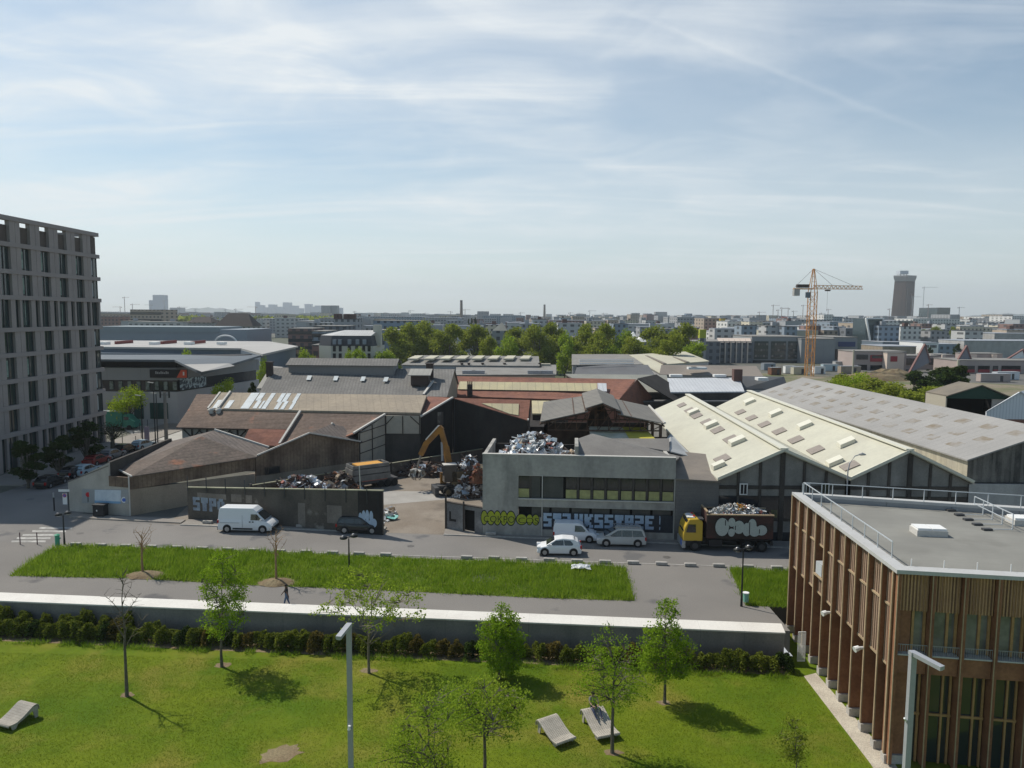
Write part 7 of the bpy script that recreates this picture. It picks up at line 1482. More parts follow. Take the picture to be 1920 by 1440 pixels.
def standing(stride=.0,armL=(.1,.1),armR=(-.1,.1)):
    s=stride
    return{'pelvis':(0,0,.95,.15),'chest':(.02,0,1.3,.17),'neck':(.03,0,1.50,.06),'head':(.05,0,1.62,.10),'crown':(.05,0,1.70,.085),
        'shL':(.02,.19,1.43,.075),'elL':(.02+armL[0],.27,1.15,.05),'wrL':(.05+armL[0]*2,.26,.92,.033),'haL':(.06+armL[0]*2.2,.26,.84,.038),
        'shR':(.02,-.19,1.43,.075),'elR':(.02+armR[0],-.27,1.15,.05),'wrR':(.05+armR[0]*2,-.26,.92,.033),'haR':(.06+armR[0]*2.2,-.26,.84,.038),
        'hiL':(0,.1,.88,.10),'knL':(s*.5,.1,.50,.07),'anL':(s*.9-.02,.1,.09,.045),'toL':(s*.9+.15,.1,.05,.04),
        'hiR':(0,-.1,.88,.10),'knR':(-s*.3,-.1,.50,.07),'anR':(-s*.9,-.1,.12,.045),'toR':(-s*.9+.14,-.1,.06,.04)}
c=A(538,1145,52.55);person('man in dark clothes and jeans walking on the path behind the white wall',(c.x,c.y,.01),math.pi+.1,standing(.24,(-.12,.1),(.17,.1)),['skin_dark','cloth_black','cloth_denim','shoe'])
c=P(568,990);person('person in a white top standing in shade left of the metal cabinet',(c.x,c.y+.3,.1),-.6,standing(.08,(.1,.1),(.12,.1)),['skin_dark','cloth_pale','cloth_black','shoe'])
c=P(919,1000);person('person in a pale top standing before the yellow graffiti',(c.x,c.y+.3,.1),-1.2,standing(.05,(.1,.1),(.12,.1)),['skin_dark','cloth_pale','cloth_black','shoe'])
c=P(1000,1004);person('dark dressed person in the shade between the graffiti letters',(c.x,c.y+.3,.1),-1.6,standing(.05,(.1,.1),(.1,.1)),['skin_dark','cloth_grey','cloth_black','shoe'])
m=MB();c=P(932,999);m.box((0,0,.35),(.9,.35,.25));m.box((.1,.02,.52),(.6,.3,.12),.2);m.box((-.1,0,.12),(1.3,.6,.2));o=m.build('cloth_bundle',mat('bundle_blue',(.35,.45,.58),.8,(.2,.27,.4),3,fine=.2));o.location=(c.x,c.y+.4,.1);tag(o,'pale blue bundle on the pavement beside the standing person','bundle')
h=P(1112,1328,LZ+.80);sit={'pelvis':(0,0,.16,.16),'chest':(-.08,0,.52,.17),'neck':(-.05,0,.72,.06),'head':(-.01,0,.85,.10),'crown':(-.01,0,.93,.085),
    'shL':(-.06,.19,.64,.075),'elL':(.12,.26,.42,.05),'wrL':(.33,.16,.36,.033),'haL':(.40,.12,.36,.038),'shR':(-.06,-.19,.64,.075),'elR':(.12,-.26,.42,.05),'wrR':(.33,-.16,.34,.033),'haR':(.40,-.12,.34,.038),
    'hiL':(.06,.11,.13,.11),'knL':(.45,.20,.16,.08),'anL':(.84,.16,-.16,.05),'toL':(.97,.18,-.12,.045),'hiR':(.06,-.11,.13,.11),'knR':(.45,-.20,.16,.08),'anR':(.84,-.14,-.16,.05),'toR':(.97,-.16,-.12,.045)}
f_=P(1142,1378,LZ+.4);person('person in grey top and dark trousers sitting on the raised end of the lounger',(h.x,h.y,LZ+.79),math.atan2(f_.y-h.y,f_.x-h.x),sit,['skin_light','cloth_grey','cloth_navy','shoe'])
# ================================================================ middle distance roofs
def roofed(name,label,cat,top,roofm,wallm,th=.25,zb=0.0,shrink=.02):
    c=sum(top,Vector())/len(top);t=thing(name,label,cat,(c.x,c.y,zb));m_=MB();m_.slab(top,th);m_.build('roof',roofm,t)
    m_=MB();drop(m_,top,zb,th+.01,shrink);m_.build('wall',wallm,t);return t
def grid_windows(t,pts,w,h,m,name='window',d=.12):
    """copies of one window (own objects) centred at the given points of walls facing -Y"""
    first=None
    for p in pts[:100]:
        if first is None:mm=MB();mm.b2(-w/2,w/2,-d,0,-h/2,h/2);first=mm.build(name,m,t,off=(0,0,0));o=first
        else:o=first.copy();COL.objects.link(o);o.parent=t
        o.location=Vector(p)-Vector(t.location)
Q_=lambda pts:[P(*p)for p in pts]
t=roofed('rooflight_hall','wide grey flat hall roof with a row of pale rooflights before the trees','hall',Q_([(752,684,8),(1012,686,8),(1010,668,9.6),(782,666,9.6)]),'tin_grey','metal_blue_grey')
for i in range(8):p=P(778+i*29.5,673,9.2);m_=MB();m_.slab([p+Vector((-1.6,-3,.3)),p+Vector((1.0,-3,.3)),p+Vector((1.9,4,.75)),p+Vector((-.5,4,.75))],.5);m_.build('roof_light','roof_cream',t)
t=roofed('small_flat_block','white edged low block with roof fans behind the red roofed hall','building',Q_([(854,703,7.5),(1043,702,7.5),(1043,684,7.5),(856,681,7.5)]),'tin_grey','roof_cream')
for px in(866,879,905,946,1012):p=P(px,688,7.5);m_=MB();m_.tube([p,p+Vector((0,0,.9)),p+Vector((0,0,1.1))],[.35,.35,.55],8);m_.build('roof_fan','chimney_dark',t)
m_=MB();q0,q1=P(858,684.5,7.55),P(1032,685.5,7.55);m_.b2(q0.x,q1.x,q0.y-1,q0.y+1,7.5,8.1);m_.build('white_parapet','roof_cream',t)
for px in(879,897,1001,1025):p=P(px,700,7.6);m_=MB();m_.box((p.x,p.y,7.9),(3.0,1.2,.8));m_.build('roof_box','scrap_grey',t)
t=roofed('dark_slope_shed','dark grey sloping roof with pipework on its flat top, right of the trees gap','shed',Q_([(1077,702,7),(1228,703,7),(1215,684,9),(1083,683,9)]),'roof_dark','wall_pale')
t=roofed('flat_top','flat pale roof with white pipes behind the dark sloping shed','building',Q_([(1072,684,9),(1206,683,9),(1180,664,9),(1072,664,9)]),'tin_grey','wall_pale')
for yy in(675,678,682):m_=MB();m_.tube([P(1086,yy,9.3),P(1188,yy,9.3)],.14,6);m_.build('roof_pipe','white_paint',t)
t=roofed('cream_roofed_shed','cream sloping shed roof with dark bands behind the metal hall','shed',Q_([(1206,682,8),(1238,700,6.5),(1245,683,8),(1330,677,8),(1285,659,9.5),(1180,665,9.5)]),'roof_cream','wall_pale')
for a_,b_ in(((1212,667),(1247,682)),((1240,662),(1290,679))):m_=MB();m_.bar(P(a_[0],a_[1],9.2),P(b_[0],b_[1],8.25),.9,.2);m_.build('roof_band',mat('roof_band',(.2,.175,.15),.9),t)
t=roofed('taupe_roofed_hall','long taupe hall roof with small white rooflights beyond the silver roof','hall',Q_([(1236,702,7.5),(1432,706,7.5),(1418,686,9.5),(1240,684,9.5)]),'roof_taupe','render_grey')
for px,w_ in((1298,2.2),(1310,3.6)):p=P(px,691,9.0);m_=MB();m_.box((p.x,p.y,9.1),(w_,1.8,.5));m_.build('roof_light','white_paint',t)
t=roofed('sage_roofed_hall','sage grey low roof between the red hall and the silver roof','hall',Q_([(1118,735,6),(1258,735,6),(1250,703,8.5),(1060,701,8.5)]),'roof_sage','dark_wall')
t=roofed('silver_roofed_shed','bright silver corrugated shed roof behind the left cream gable','shed',Q_([(1257,735,6.2),(1396,734,6.2),(1386,708,8.2),(1251,709,8.2)]),'silver_metal','dark_wall')
p=P(1326,746,4);m_=MB();m_.b2(p.x-1.1,p.x+1.1,p.y-2,p.y+2,0,7.4);m_.build('stair_tower','metal_blue_grey',t)
for px in(1267,1349):p=P(px,706,8.4);m_=MB();m_.box((p.x,p.y,8.6),(2.6,1.5,.5));m_.build('roof_light','white_paint',t)
t=roofed('slate_roofed_house','dark grey roofed low house with white skylight and dark chimney behind the long grey shed','house',Q_([(1390,729,6),(1478,729,6),(1470,706,8.5),(1380,705,8.5)]),'roof_dark','wall_pale')
p=P(1382,707,8.5);m_=MB();m_.b2(p.x-.9,p.x+.9,p.y-.8,p.y+.8,5,10.2);m_.build('chimney',mat('chimney_red',(.12,.07,.06),.9),t)
p=P(1428,712,8.0);m_=MB();m_.box((p.x,p.y,8.2),(2.2,2.2,.6));m_.build('skylight','white_paint',t)
for px in(1418,1428):p=P(px,736,4.5);
t=roofed('link_roof','mid grey low roof filling the gap behind the twin gables','building',Q_([(1196,752,4.5),(1440,752,4.5),(1440,734,4.5),(1196,734,4.5)]),'roof_dark','dark_wall')
t=roofed('dark_low_shed','low dark shed between the black building and the red roofed hall','shed',Q_([(993,800,3.6),(1040,800,3.6),(1040,768,5),(996,764,5)]),'sooty_wall','sooty_wall')
t=roofed('tile_lean_to','strip of yellowed sheeting and red tiles beside the open steel hall','shed',Q_([(998,775,5.2),(1060,776,5.2),(1066,752,6.4),(997,751,6.4)]),'yellowed_sheet','sooty_wall')
# ---------- right: barn with green gable, white gable, school
yb_=118.0
bl_,ba_,br_=A(1774,741,yb_),A(1839,721,yb_),A(1892,743,yb_);bz=bl_.z
t=thing('green_gabled_barn','barn with a brown sheet roof, dark green gable and open dark front','barn',(bl_.x,yb_,0));bkv=Vector((-2.5,17,0))
bl2,ba2=P(1736,734,bz),P(1745,709.5,ba_.z);v_b=Vector((bl2.x-bl_.x,bl2.y-bl_.y,0))
m_=MB();m_.slab([bl_+Vector((0,-.4,0)),ba_+Vector((0,-.4,0)),ba_+v_b,bl_+v_b],.16);m_.build('roof',mat('barn_roof',(.21,.18,.14),.9,(.16,.14,.115),.3,fine=.12),t)
m_=MB();m_.slab([ba_+Vector((0,-.4,0)),br_+Vector((0,-.4,0)),br_+v_b,ba_+v_b],.16);m_.build('roof','barn_roof',t)
m_=MB();m_.slab([bl_-Vector((0,0,.5)),br_-Vector((0,0,.5)),br_-Vector((0,0,.2)),ba_-Vector((0,0,.2)),bl_-Vector((0,0,.2))],.15,(0,1,0));m_.build('green_gable',mat('gable_green',(.012,.05,.035),.7),t)
m_=MB();m_.wall(bl_,bl_+v_b,0,bz-.2,bz-.2,.2,-1);m_.build('side_wall',mat('barn_cream',(.42,.38,.30),.9,fine=.1),t)
m_=MB();m_.wall(br_,br_+v_b,0,bz-.2,bz-.2,.2,1);m_.wall(bl_+v_b,br_+v_b,0,bz-.2,bz-.2,.2,1);m_.build('back_wall','black_void',t)
m_=MB();m_.b2(A(1862,750,yb_).x,br_.x-.1,yb_+.2,yb_+.4,0,bz-.5);m_.build('front_panel','pale_blockwork',t)
wl0,wa_,wr_=A(1850,772,98),A(1912,735,98),A(1975,772,98)
t=thing('white_gable','white corrugated gable end cut by the right edge of the photo','shed',(wl0.x,98,0));zz=wl0.z
m_=MB();m_.slab([(wl0.x,98,zz-1.0),(wr_.x,98,zz-1.0),wr_,wa_,wl0],.2,(0,1,0));m_.build('gable_sheet',mat('white_corrugated',(.66,.68,.70),.6,stripe=((1,0,0),.42,.25,(.48,.5,.53),.7),fine=.04),t)
m_=MB();m_.b2(wl0.x,wr_.x,98.02,98.3,0,zz-1.02);m_.build('brick_base','brick',t)
m_=MB();m_.slab([wl0+Vector((-.2,-.2,.05)),wa_+Vector((0,-.2,.1)),wa_+Vector((16,16,.1)),wl0+Vector((15.8,16,.05))],.14);m_.slab([wa_+Vector((0.01,-.2,.1)),wr_+Vector((0,-.2,0)),wr_+Vector((16,16,0)),wa_+Vector((16.01,16,.1))],.14);m_.build('roof','silver_metal',t)
t=roofed('small_flat_roof','small flat grey roof in front of the green gabled barn','shed',Q_([(1795,770,5.5),(1850,773,5.5),(1838,763,5.5),(1785,760,5.5)]),'roof_sage','dark_wall')
mat('school_pink',(.40,.33,.30),.85,(.35,.29,.27),.2,fine=.06);mat('school_red',(.30,.035,.045),.7,fine=.1);mat('school_cream',(.62,.52,.44),.85,fine=.05)
t,x0,x1,zt=box_building('school_wing','pink concrete school wing with deep red window panels below the crane','school',1600,1700,660,300,14,'school_pink','tin_grey',roof_h=.35)
z1_=A(1650,690,300).z
for a_,b_,y0_,y1_,mm in((1606,1628,665,674,'window_dark'),(1632,1660,666,678,'school_red'),(1668,1684,667,680,'school_red'),(1608,1626,684,696,'black_void'),(1632,1664,685,697,'black_void')):
    p,q=A(a_,y1_,299.7),A(b_,y0_,299.7);m_=MB();m_.b2(p.x,q.x,299.7,299.98,p.z,q.z);m_.build('window_panel',mm,t)
    if mm=='school_red':m_=MB();m_.b2(p.x+.5,q.x-.5,299.6,299.69,(p.z+q.z)/2,q.z-.15);m_.build('pane','window_dark',t)
t,x0,x1,zt=box_building('school_stair','cream projecting block of the school between the red panels','school',1664,1696,662,296,3.8,'school_cream','tin_grey',roof_h=.3)
p,q=A(1670,678,295.7),A(1683,668,295.7);m_=MB();m_.b2(p.x,q.x,295.7,295.98,p.z,q.z);m_.build('window_panel','school_red',t)
t,x0,x1,zt=box_building('school_hall','brick red base block of the school behind brown scrub','school',1694,1760,668,306,12,'school_pink','tin_grey')
for a_,b_,mm in((1698,1716,'window_dark'),(1724,1738,'school_cream'),(1742,1756,'window_dark')):p,q=A(a_,684,305.7),A(b_,672,305.7);m_=MB();m_.b2(p.x,q.x,305.7,305.98,p.z,q.z);m_.build('window_panel',mm,t)
def tri_fin(label,apx,bl,br,Y,m1='school_grey',m2='school_red'):
    a_,b_,c_=A(*apx,Y),A(*bl,Y-3),A(*br,Y);t=thing('triangular_fin',label,'school roof fin',(b_.x,Y,0));m_=MB();d_=c_+Vector((2,6,0));top_=a_
    m_.v=[tuple(p)for p in(a_,b_,c_,d_)];m_.f=[(0,1,2),(0,2,3),(0,3,1),(1,3,2)];m_.build('pyramid',m1,t)
    m_=MB();m_.bar(b_+Vector((0,-.1,0)),a_+Vector((0,-.1,0)),.7,.5);m_.bar(c_+Vector((0,-.1,0)),a_+Vector((0,-.1,0)),.5,.5);m_.build('red_edge',mat('edge_brown',(.22,.12,.11),.8),t)
mat('school_grey',(.24,.23,.25),.8,(.2,.19,.21),.3,fine=.06)
tri_fin('left tall triangular grey roof fin of the school',(1734,645),(1703,701),(1744,679),290);tri_fin('middle triangular grey roof fin of the school',(1812,648),(1786,690),(1821,676),292);tri_fin('shining white triangular roof fin at the right edge',(1918,655),(1884,676),(1924,676),300,'white_paint')
t,x0,x1,zt=box_building('school_wing','right wing of the school with dark red framed openings behind the barn','school',1795,1990,677,285,16,'school_pink','tin_grey')
for a_,b_,mm in((1805,1828,'window_dark'),(1834,1856,'black_void'),(1862,1872,'window_dark'),(1878,1914,'black_void')):
    p,q=A(a_,697,284.7),A(b_,686,284.7);m_=MB();m_.b2(p.x,q.x,284.7,284.98,p.z,q.z);w_=m_.build('opening',mm,t);m_=MB();m_.b2(p.x,q.x,284.6,284.69,p.z-.3,p.z+.9);m_.build('red_sill','school_red',w_)
t,x0,x1,zt=box_building('school_upper','upper pink storey of the school between the triangular fins','school',1818,1880,664,310,10,'school_pink','tin_grey');t,x0,x1,zt=box_building('school_upper','cream edged upper storey right of the left fin','school',1744,1790,666,312,10,'school_pink','tin_grey')
for a_,b_ in((1744,1751),(1766,1773),(1818,1832),(1860,1870)):p,q=A(a_,680,309),A(b_,665,309);m_=MB();m_.b2(p.x,q.x,309,309.6,p.z,q.z);m_.build('cream_pier','school_cream',t)
for px,yt,Y,lab in((1601,656,262,'thin pale pole in front of the left school wing'),(1797,675,190,'pale leaning pole left of the barn')):
    p=A(px,yt,Y);m_=MB();m_.tube([(p.x,Y,0),(p.x,Y,p.z)],.28,6);tag(m_.build('pole','roof_cream',off=(p.x,Y,0)),lab,'pole')
# containers and site clutter behind
for i,(px,py,w_,mm,lab)in enumerate(((1480,700,4,'white_paint','white site hut at the crane foot, left'),(1497,702,5,'roof_cream','cream site hut beside the crane foot'),(1440,694,5,'metal_blue_grey','blue grey site container left of the crane'),(1555,696,6,'paint_lightblue','pale blue container right of the crane'),(1574,690,5,'pale_blockwork','grey white lorry box near the school'),(1452,703,4,'rust','rusty skip on the building site'),(1535,701,4,'white_paint','small white van at the right of the crane foot'),(1592,700,8,'render_beige','beige hoarding at the left end of the school'),(1885,712,9,'white_corrugated','white container behind the barn'),(1862,716,10,'school_pink','pinkish container row behind the barn'))):
    p=P(px,py);t=thing('site_container',lab,'container',(p.x,p.y,0),0.1*(i%3),world=False);add(t,'box_body',mm,(0,0,1.45,w_,2.5,2.6));add(t,'door','steel_dark',(w_*.2,-1.27,1.2,1.0,.04,1.9));add(t,'top_frame','scrap_grey',(0,0,2.8,w_+.1,2.6,.1))
C1=[P(px,py)for px,py in((1040,690),(1052,686),(1063,692))]
for k,c in enumerate(C1):pr,rl=sal();car('parked_car',('white','blue','grey')[k]+' car parked in the gap left of the dark sloping shed','car',(c.x,c.y),.4,None,4.2,1.75,pr,rl,[('windscreen',(1.1,.85),(.2,1.38))],(-1.3,1.3),.31,[[(.75,.9),(.12,1.3),(-.3,1.33),(-.35,.9)]],('paint_white','badge_blue','paint_grey')[k],group='cars in the gap behind the roofs')
for cx_,cy_,rx_,ry_,hz_,k in((1640,712,13,7,2.6,0),(1668,708,9,6,3.2,1)):
    c=P(cx_,cy_);m_=MB();nn=18
    for r_,z_ in((1,0),(.7,.6),(.35,.95)):m_.v+=[(c.x+math.cos(2*math.pi*i/nn)*rx_*r_*rnd.uniform(.9,1.1),c.y+math.sin(2*math.pi*i/nn)*ry_*r_,hz_*z_*rnd.uniform(.9,1.1))for i in range(nn)]
    for r_ in range(2):
        for i in range(nn):m_.f.append((r_*nn+i,r_*nn+(i+1)%nn,(r_+1)*nn+(i+1)%nn,(r_+1)*nn+i))
    m_.f.append(tuple(range(2*nn,3*nn)));struct('earth_mound',m_,'earth')
st=MB();st.poly([(60,131,.02),(175,131,.02),(175,230,.02),(95,280,.02),(60,240,.02)]);struct('site_ground',st,mat('site_soil',(.22,.18,.13),.95,(.12,.13,.06),.08,mix=(.4,.6),fine=.2,fscale=1))
for i,(px,py)in enumerate(((150,1000),(770,1024),(1250,1045),(905,1085))):
    c=P(px,py);m_=MB();m_.tube([(0,0,.009),(0,0,.022)],.34 if i<3 else 1.0,16);o=m_.build('manhole_cover',mat('manhole_iron',(.09,.085,.08),.6,(.13,.12,.11),6,fine=.1)if i<3 else mat('asphalt_patch',(.12,.117,.115),.95,fine=.15));o.location=c
    if i==3:o.name='asphalt_repair';tag(o,kind='structure')
    else:tag(o,('round iron cover in the road near the zebra crossing','round iron cover in the road below the yard gate','round iron cover in the road right of the silver people carrier')[i],'manhole cover')
# ---------- big tower crane
def crane(name,label,foot,hmast,hapex,jib,cjib,ang,m,w=1.8,detail=True,group=None):
    t=thing(name,label,'crane',foot,ang,group,world=False);mb=MB()
    if detail:
        for sx_ in(-1,1):
            for sy_ in(-1,1):mb.bar((sx_*w/2,sy_*w/2,0),(sx_*w/2,sy_*w/2,hmast),.22)
        n_=int(hmast/w)
        for i in range(n_):
            z0_,z1_=hmast*i/n_,hmast*(i+1)/n_;s=1 if i%2 else-1
            for(a_,b_)in(((-1,-1),(1,-1)),((1,-1),(1,1)),((1,1),(-1,1)),((-1,1),(-1,-1))):
                if s<0:a_,b_=b_,a_
                mb.bar((a_[0]*w/2,a_[1]*w/2,z0_),(b_[0]*w/2,b_[1]*w/2,z1_),.11);mb.bar((a_[0]*w/2,a_[1]*w/2,z0_),(b_[0]*w/2,b_[1]*w/2,z0_),.09)
    else:mb.bar((0,0,0),(0,0,hmast),w)
    mb.build('mast',m,t);mb=MB()
    if detail:
        for sx_ in(-1,1):
            for sy_ in(-1,1):mb.bar((sx_*w/2,sy_*w/2,hmast),(sx_*.2,sy_*.2,hapex),.2)
        for i in range(4):k=1-i/4.5;z_=hmast+(hapex-hmast)*i/4.5;mb.bar((-w/2*k,-w/2*k,z_),(w/2*k,-w/2*k,z_),.12)
    else:mb.bar((0,0,hmast),(0,0,hapex),w*.7)
    mb.build('apex',m,t);zj=hmast+(1.2 if detail else .5);mb=MB()
    if detail:
        for yy in(-.55,.55):mb.bar((0,yy,zj),(jib,yy,zj),.18)
        mb.bar((0,0,zj+1.3),(jib,0,zj+1.1),.2);n_=int(jib/1.4)
        for i in range(n_):
            x0_,x1_=jib*i/n_,jib*(i+1)/n_
            for yy in(-.55,.55):mb.bar((x0_,yy,zj),((x0_+x1_)/2,0,zj+1.25),.1);mb.bar(((x0_+x1_)/2,0,zj+1.25),(x1_,yy,zj),.1)
    else:mb.bar((0,0,zj),(jib,0,zj),w*.6)
    mb.build('jib',m,t);mb=MB();mb.bar((0,0,zj),(-cjib,0,zj),w*.7 if not detail else 1.1,.4);mb.build('counter_jib',m,t)
    mb=MB();cw=2.0 if detail else w*1.5;mb.box((-cjib+cw/2,0,zj-(1.3 if detail else w)),(cw,cw*.9,(2.4 if detail else w*2)));mb.build('counterweight','pale_blockwork' if detail else m,t)
    if detail:
        mb=MB();mb.bar((0,0,hapex),(jib*.82,0,zj+1.2),.08);mb.bar((0,0,hapex),(jib*.4,0,zj+1.2),.08);mb.bar((0,0,hapex),(-cjib,0,zj+.2),.08);mb.build('tie_bar','steel_dark',t)
        mb=MB();mb.box((-1.9,-.6,hmast-1.0),(1.4,1.4,2.0));mb.build('cabin','slate_blue',t);mb=MB();mb.box((-cjib+3.2,0,zj+1.0),(4.2,1.4,1.2));mb.build('winch','chimney_dark',t)
        mb=MB();mb.box((jib*.3,0,zj-.5),(1.6,1.1,.5));mb.bar((jib*.3,0,zj-.6),(jib*.3,0,zj-8),.05);mb.build('trolley','chimney_dark',t)
    return t
cf=P(1517,705);mat('crane_yellow',(.60,.25,.05),.6,(.52,.27,.09),.3,fine=.1);sc_=cf.y/F
hm=A(1519,548,cf.y).z;ha=A(1524,504,cf.y).z;crane('tower_crane','big yellow lattice tower crane with its jib pointing right',(cf.x,cf.y,0),hm,ha,(1613-1521)*sc_,(1521-1485)*sc_,0.0,'crane_yellow',2.4)
# ================================================================ farther city
mat('steel_faded',(.24,.18,.17),.8,fine=0)
GW=lambda n,c,per=3.0,wx=.45,zp=3.0,zw=.5,dark=(.06,.065,.07),amt=.85,c2=None:mat(n,c,.85,c2,.1,fine=.05,fscale=.5,grid=((1,.35,0),per,wx,zp,zw,dark,amt,.3))
GW('flats_cream',(.56,.50,.38));GW('flats_white',(.62,.61,.58));GW('flats_grey',(.32,.325,.33));GW('flats_brick',(.24,.15,.13));GW('flats_dark',(.16,.17,.185));GW('flats_blue',(.24,.29,.34));GW('flats_tan',(.38,.31,.24));GW('flats_pale',(.46,.46,.45),4,.5,3.2,.4)
mat('zinc',(.30,.32,.35),.7,fine=.04);mat('slate',(.075,.08,.09),.8,fine=.06)
# pale mansard house
Ym=215.0;ml,mr=A(620,650,Ym),A(699,650,Ym);mt=A(640,636,Ym+.8).z;me_=A(660,649,Ym).z;mrz=A(660,619,Ym+5).z
t=thing('mansard_house','cream four storey house with a dark mansard and pale zinc roof','house',(ml.x,Ym,0));lx=A(607,650,Ym+9).x
m_=MB();base_pts=[Vector((ml.x,Ym,me_)),Vector((mr.x,Ym,me_)),Vector((mr.x+1.5,Ym+11,me_)),Vector((lx+1.0,Ym+11,me_)),Vector((lx,Ym+3.5,me_))];drop(m_,base_pts,0);m_.build('wall',mat('mansard_cream',(.52,.50,.42),.9,fine=.05),t)
tp2=[p+Vector((0,0,mt-me_+1.0))+(Vector((sum(q.x for q in base_pts)/5,Ym+6,0))-Vector((p.x,p.y,0)))*.07 for p in base_pts]
m_=MB();m_.v=[tuple(p+Vector((0,0,.02)))for p in base_pts]+[tuple(p)for p in tp2];m_.f=[(i,(i+1)%5,5+(i+1)%5,5+i)for i in range(5)]+[(5,6,7,8,9)];m_.build('mansard','slate',t)
rl,rr2=Vector((ml.x+3,Ym+5.5,mrz)),Vector((mr.x+.6,Ym+5.5,mrz));m_=MB();z_=Vector((0,0,.05))
m_.v=[tuple(p+z_)for p in tp2]+[tuple(rl),tuple(rr2)];m_.f=[(0,1,6,5),(1,2,6),(2,3,5,6),(3,4,5),(4,0,5)];m_.build('roof',mat('zinc_pale',(.50,.50,.49),.6,(.44,.44,.43),.5,fine=.05,stripe=((1,0,0),.7,.15,(.36,.36,.36),.5)),t)
m_=MB();m_.b2(mr.x-.6,mr.x+1.6,Ym+4,Ym+6.5,me_,mrz+1.6);m_.build('chimney','mansard_cream',t)
grid_windows(t,[(A(px,py,Ym-.05).x,Ym-.02,A(px,py,Ym).z)for px in(627,638,655,669,682,692)for py in(653.5,668)],.85,1.7,'window_dark');grid_windows(t,[(A(px,py,Ym-.05).x,Ym-.05,A(px,641,Ym).z)for px in(628,638,656,671,684)for py in(641,)],1.0,1.4,'metal_blue_grey','dormer_window',.8)
# named blocks
def blk(name,label,cat,px0,px1,top,Y,dep,wm,rm='tin_grey',group=None,wins=None,z0=0):
    t,x0,x1,zt=box_building(name,label,cat,px0,px1,top,Y,dep,wm,rm,group=group)
    if wins:
        nx,ny,w_,h_,zlo,mm=wins;grid_windows(t,[(x0+(x1-x0)*(i+.5)/nx,Y-.0,zlo+(zt-zlo)*(j+.5)/ny)for i in range(nx)for j in range(ny)],w_,h_,mm)
    return t,x0,x1,zt
blk('brick_flats','brown brick flats with white uprights left of the mansard house','building',540,585,617,300,20,'flats_brick',wins=(6,4,1.6,1.3,3,'window_dark'))
blk('blue_grey_flats','blue grey flats directly left of the mansard house','building',585,612,622,290,20,'flats_blue',wins=(4,4,1.6,1.5,3,'window_dark'))
blk('grey_block','dark blue grey block behind the mansard house roof','building',588,650,612,340,20,'flats_dark');blk('grey_block','long stepped blue grey office block right of the mansard house','building',700,788,602,360,30,'flats_blue');blk('grey_block','lower pale blue office front beside the tree belt','building',703,768,620,330,20,'flats_blue')
t,x0,x1,zt=blk('chimney_house','old house with many dark chimney stacks behind the mansard house','building',626,668,599,400,14,'flats_grey','slate')
for px,w_ in((630,2),(638,1.4),(650,3),(660,4)):p=A(px,590,404);m_=MB();m_.b2(p.x-w_/2,p.x+w_/2,403,406,zt,zt+3.0);m_.build('chimney_stack','chimney_red',t)
blk('low_villa','low dark timber villa between flats and mansard house','building',585,607,648,235,10,'flats_brick')
for px0,px1,top,apx,Y,lab in((352,395,598,594,520,'low dark roofed house on the left skyline'),(405,472,604,587,480,'large dark hipped roof house on the left skyline')):
    a_,b_,c_=A(px0,top,Y),A(px1,top,Y),A((px0+px1)/2,apx,Y);t=thing('dark_roofed_house',lab,'house',(a_.x,Y,0));m_=MB();m_.b2(a_.x,b_.x,Y,Y+16,0,a_.z-2.5);m_.build('wall','flats_grey',t)
    w4=(b_.x-a_.x)*.28;m_=MB();m_.v=[(a_.x-1,Y-1,a_.z-2.5),(b_.x+1,Y-1,a_.z-2.5),(b_.x+1,Y+17,a_.z-2.5),(a_.x-1,Y+17,a_.z-2.5),(c_.x-w4,Y+8,c_.z),(c_.x+w4,Y+8,c_.z)];m_.f=[(0,1,5,4),(1,2,5),(2,3,4,5),(3,0,4)];m_.build('roof',mat('brown_black_roof',(.05,.042,.04),.9,fine=.1),t)
blk('stacked_offices','stepped beige office block on the left skyline with window bands','building',244,302,581,620,30,'flats_tan',wins=(8,2,3.4,2.2,12,'window_dark'));blk('stacked_offices','lower pale wing of the stepped office block at the left','building',240,310,604,560,30,'flats_pale')
blk('old_flats','row of old pinkish flats just right of the tall office block','building',180,245,588,680,20,'flats_tan')
# modern school / commercial complex under the crane
t,x0,x1,zt=blk('glazed_centre','grey civic block with three big dark glazed bays below the crane','building',1410,1512,632,345,30,'metal_grey')
for a_,b_ in((1414,1441),(1445,1474),(1477,1499)):
    p,q=A(a_,673,344.7),A(b_,640,344.7);m_=MB();m_.b2(p.x,q.x,344.6,344.98,p.z,q.z);w_=m_.build('glazed_bay','glass_teal',t)
    for k in range(5):
        for j in range(3):x_=p.x+(q.x-p.x)*(k+.5)/5;zz_=p.z+(q.z-p.z)*(j+.5)/3;m_=MB();m_.b2(x_-.45,x_+.45,344.5,344.59,zz_-.5,zz_+.5);m_.build('pane','dusty_pane' if(k+j)%3 else 'tan_light',w_)
m_=MB();p,q=A(1412,690,344),A(1500,676,344);m_.b2(p.x,q.x,344.2,344.98,p.z,q.z);m_.build('ground_glazing','window_dark',t)
t,x0,x1,zt=blk('blank_grey_block','plain grey panelled wall block right behind the crane mast','building',1503,1566,636,340,30,'metal_grey');t,x0,x1,zt=blk('shop_block','grey block with a blue fascia and reddish windows left of the school','building',1563,1608,633,350,30,'metal_grey')
p,q=A(1572,650,349.5),A(1604,641,349.5);m_=MB();m_.b2(p.x,q.x,349.5,349.95,p.z,q.z);m_.build('blue_fascia',mat('fascia_blue',(.04,.06,.15),.6,fine=0),t);p,q=A(1566,674,349.5),A(1604,655,349.5);m_=MB();m_.b2(p.x,q.x,349.5,349.95,p.z,q.z);m_.build('shop_glazing','window_dark',t)
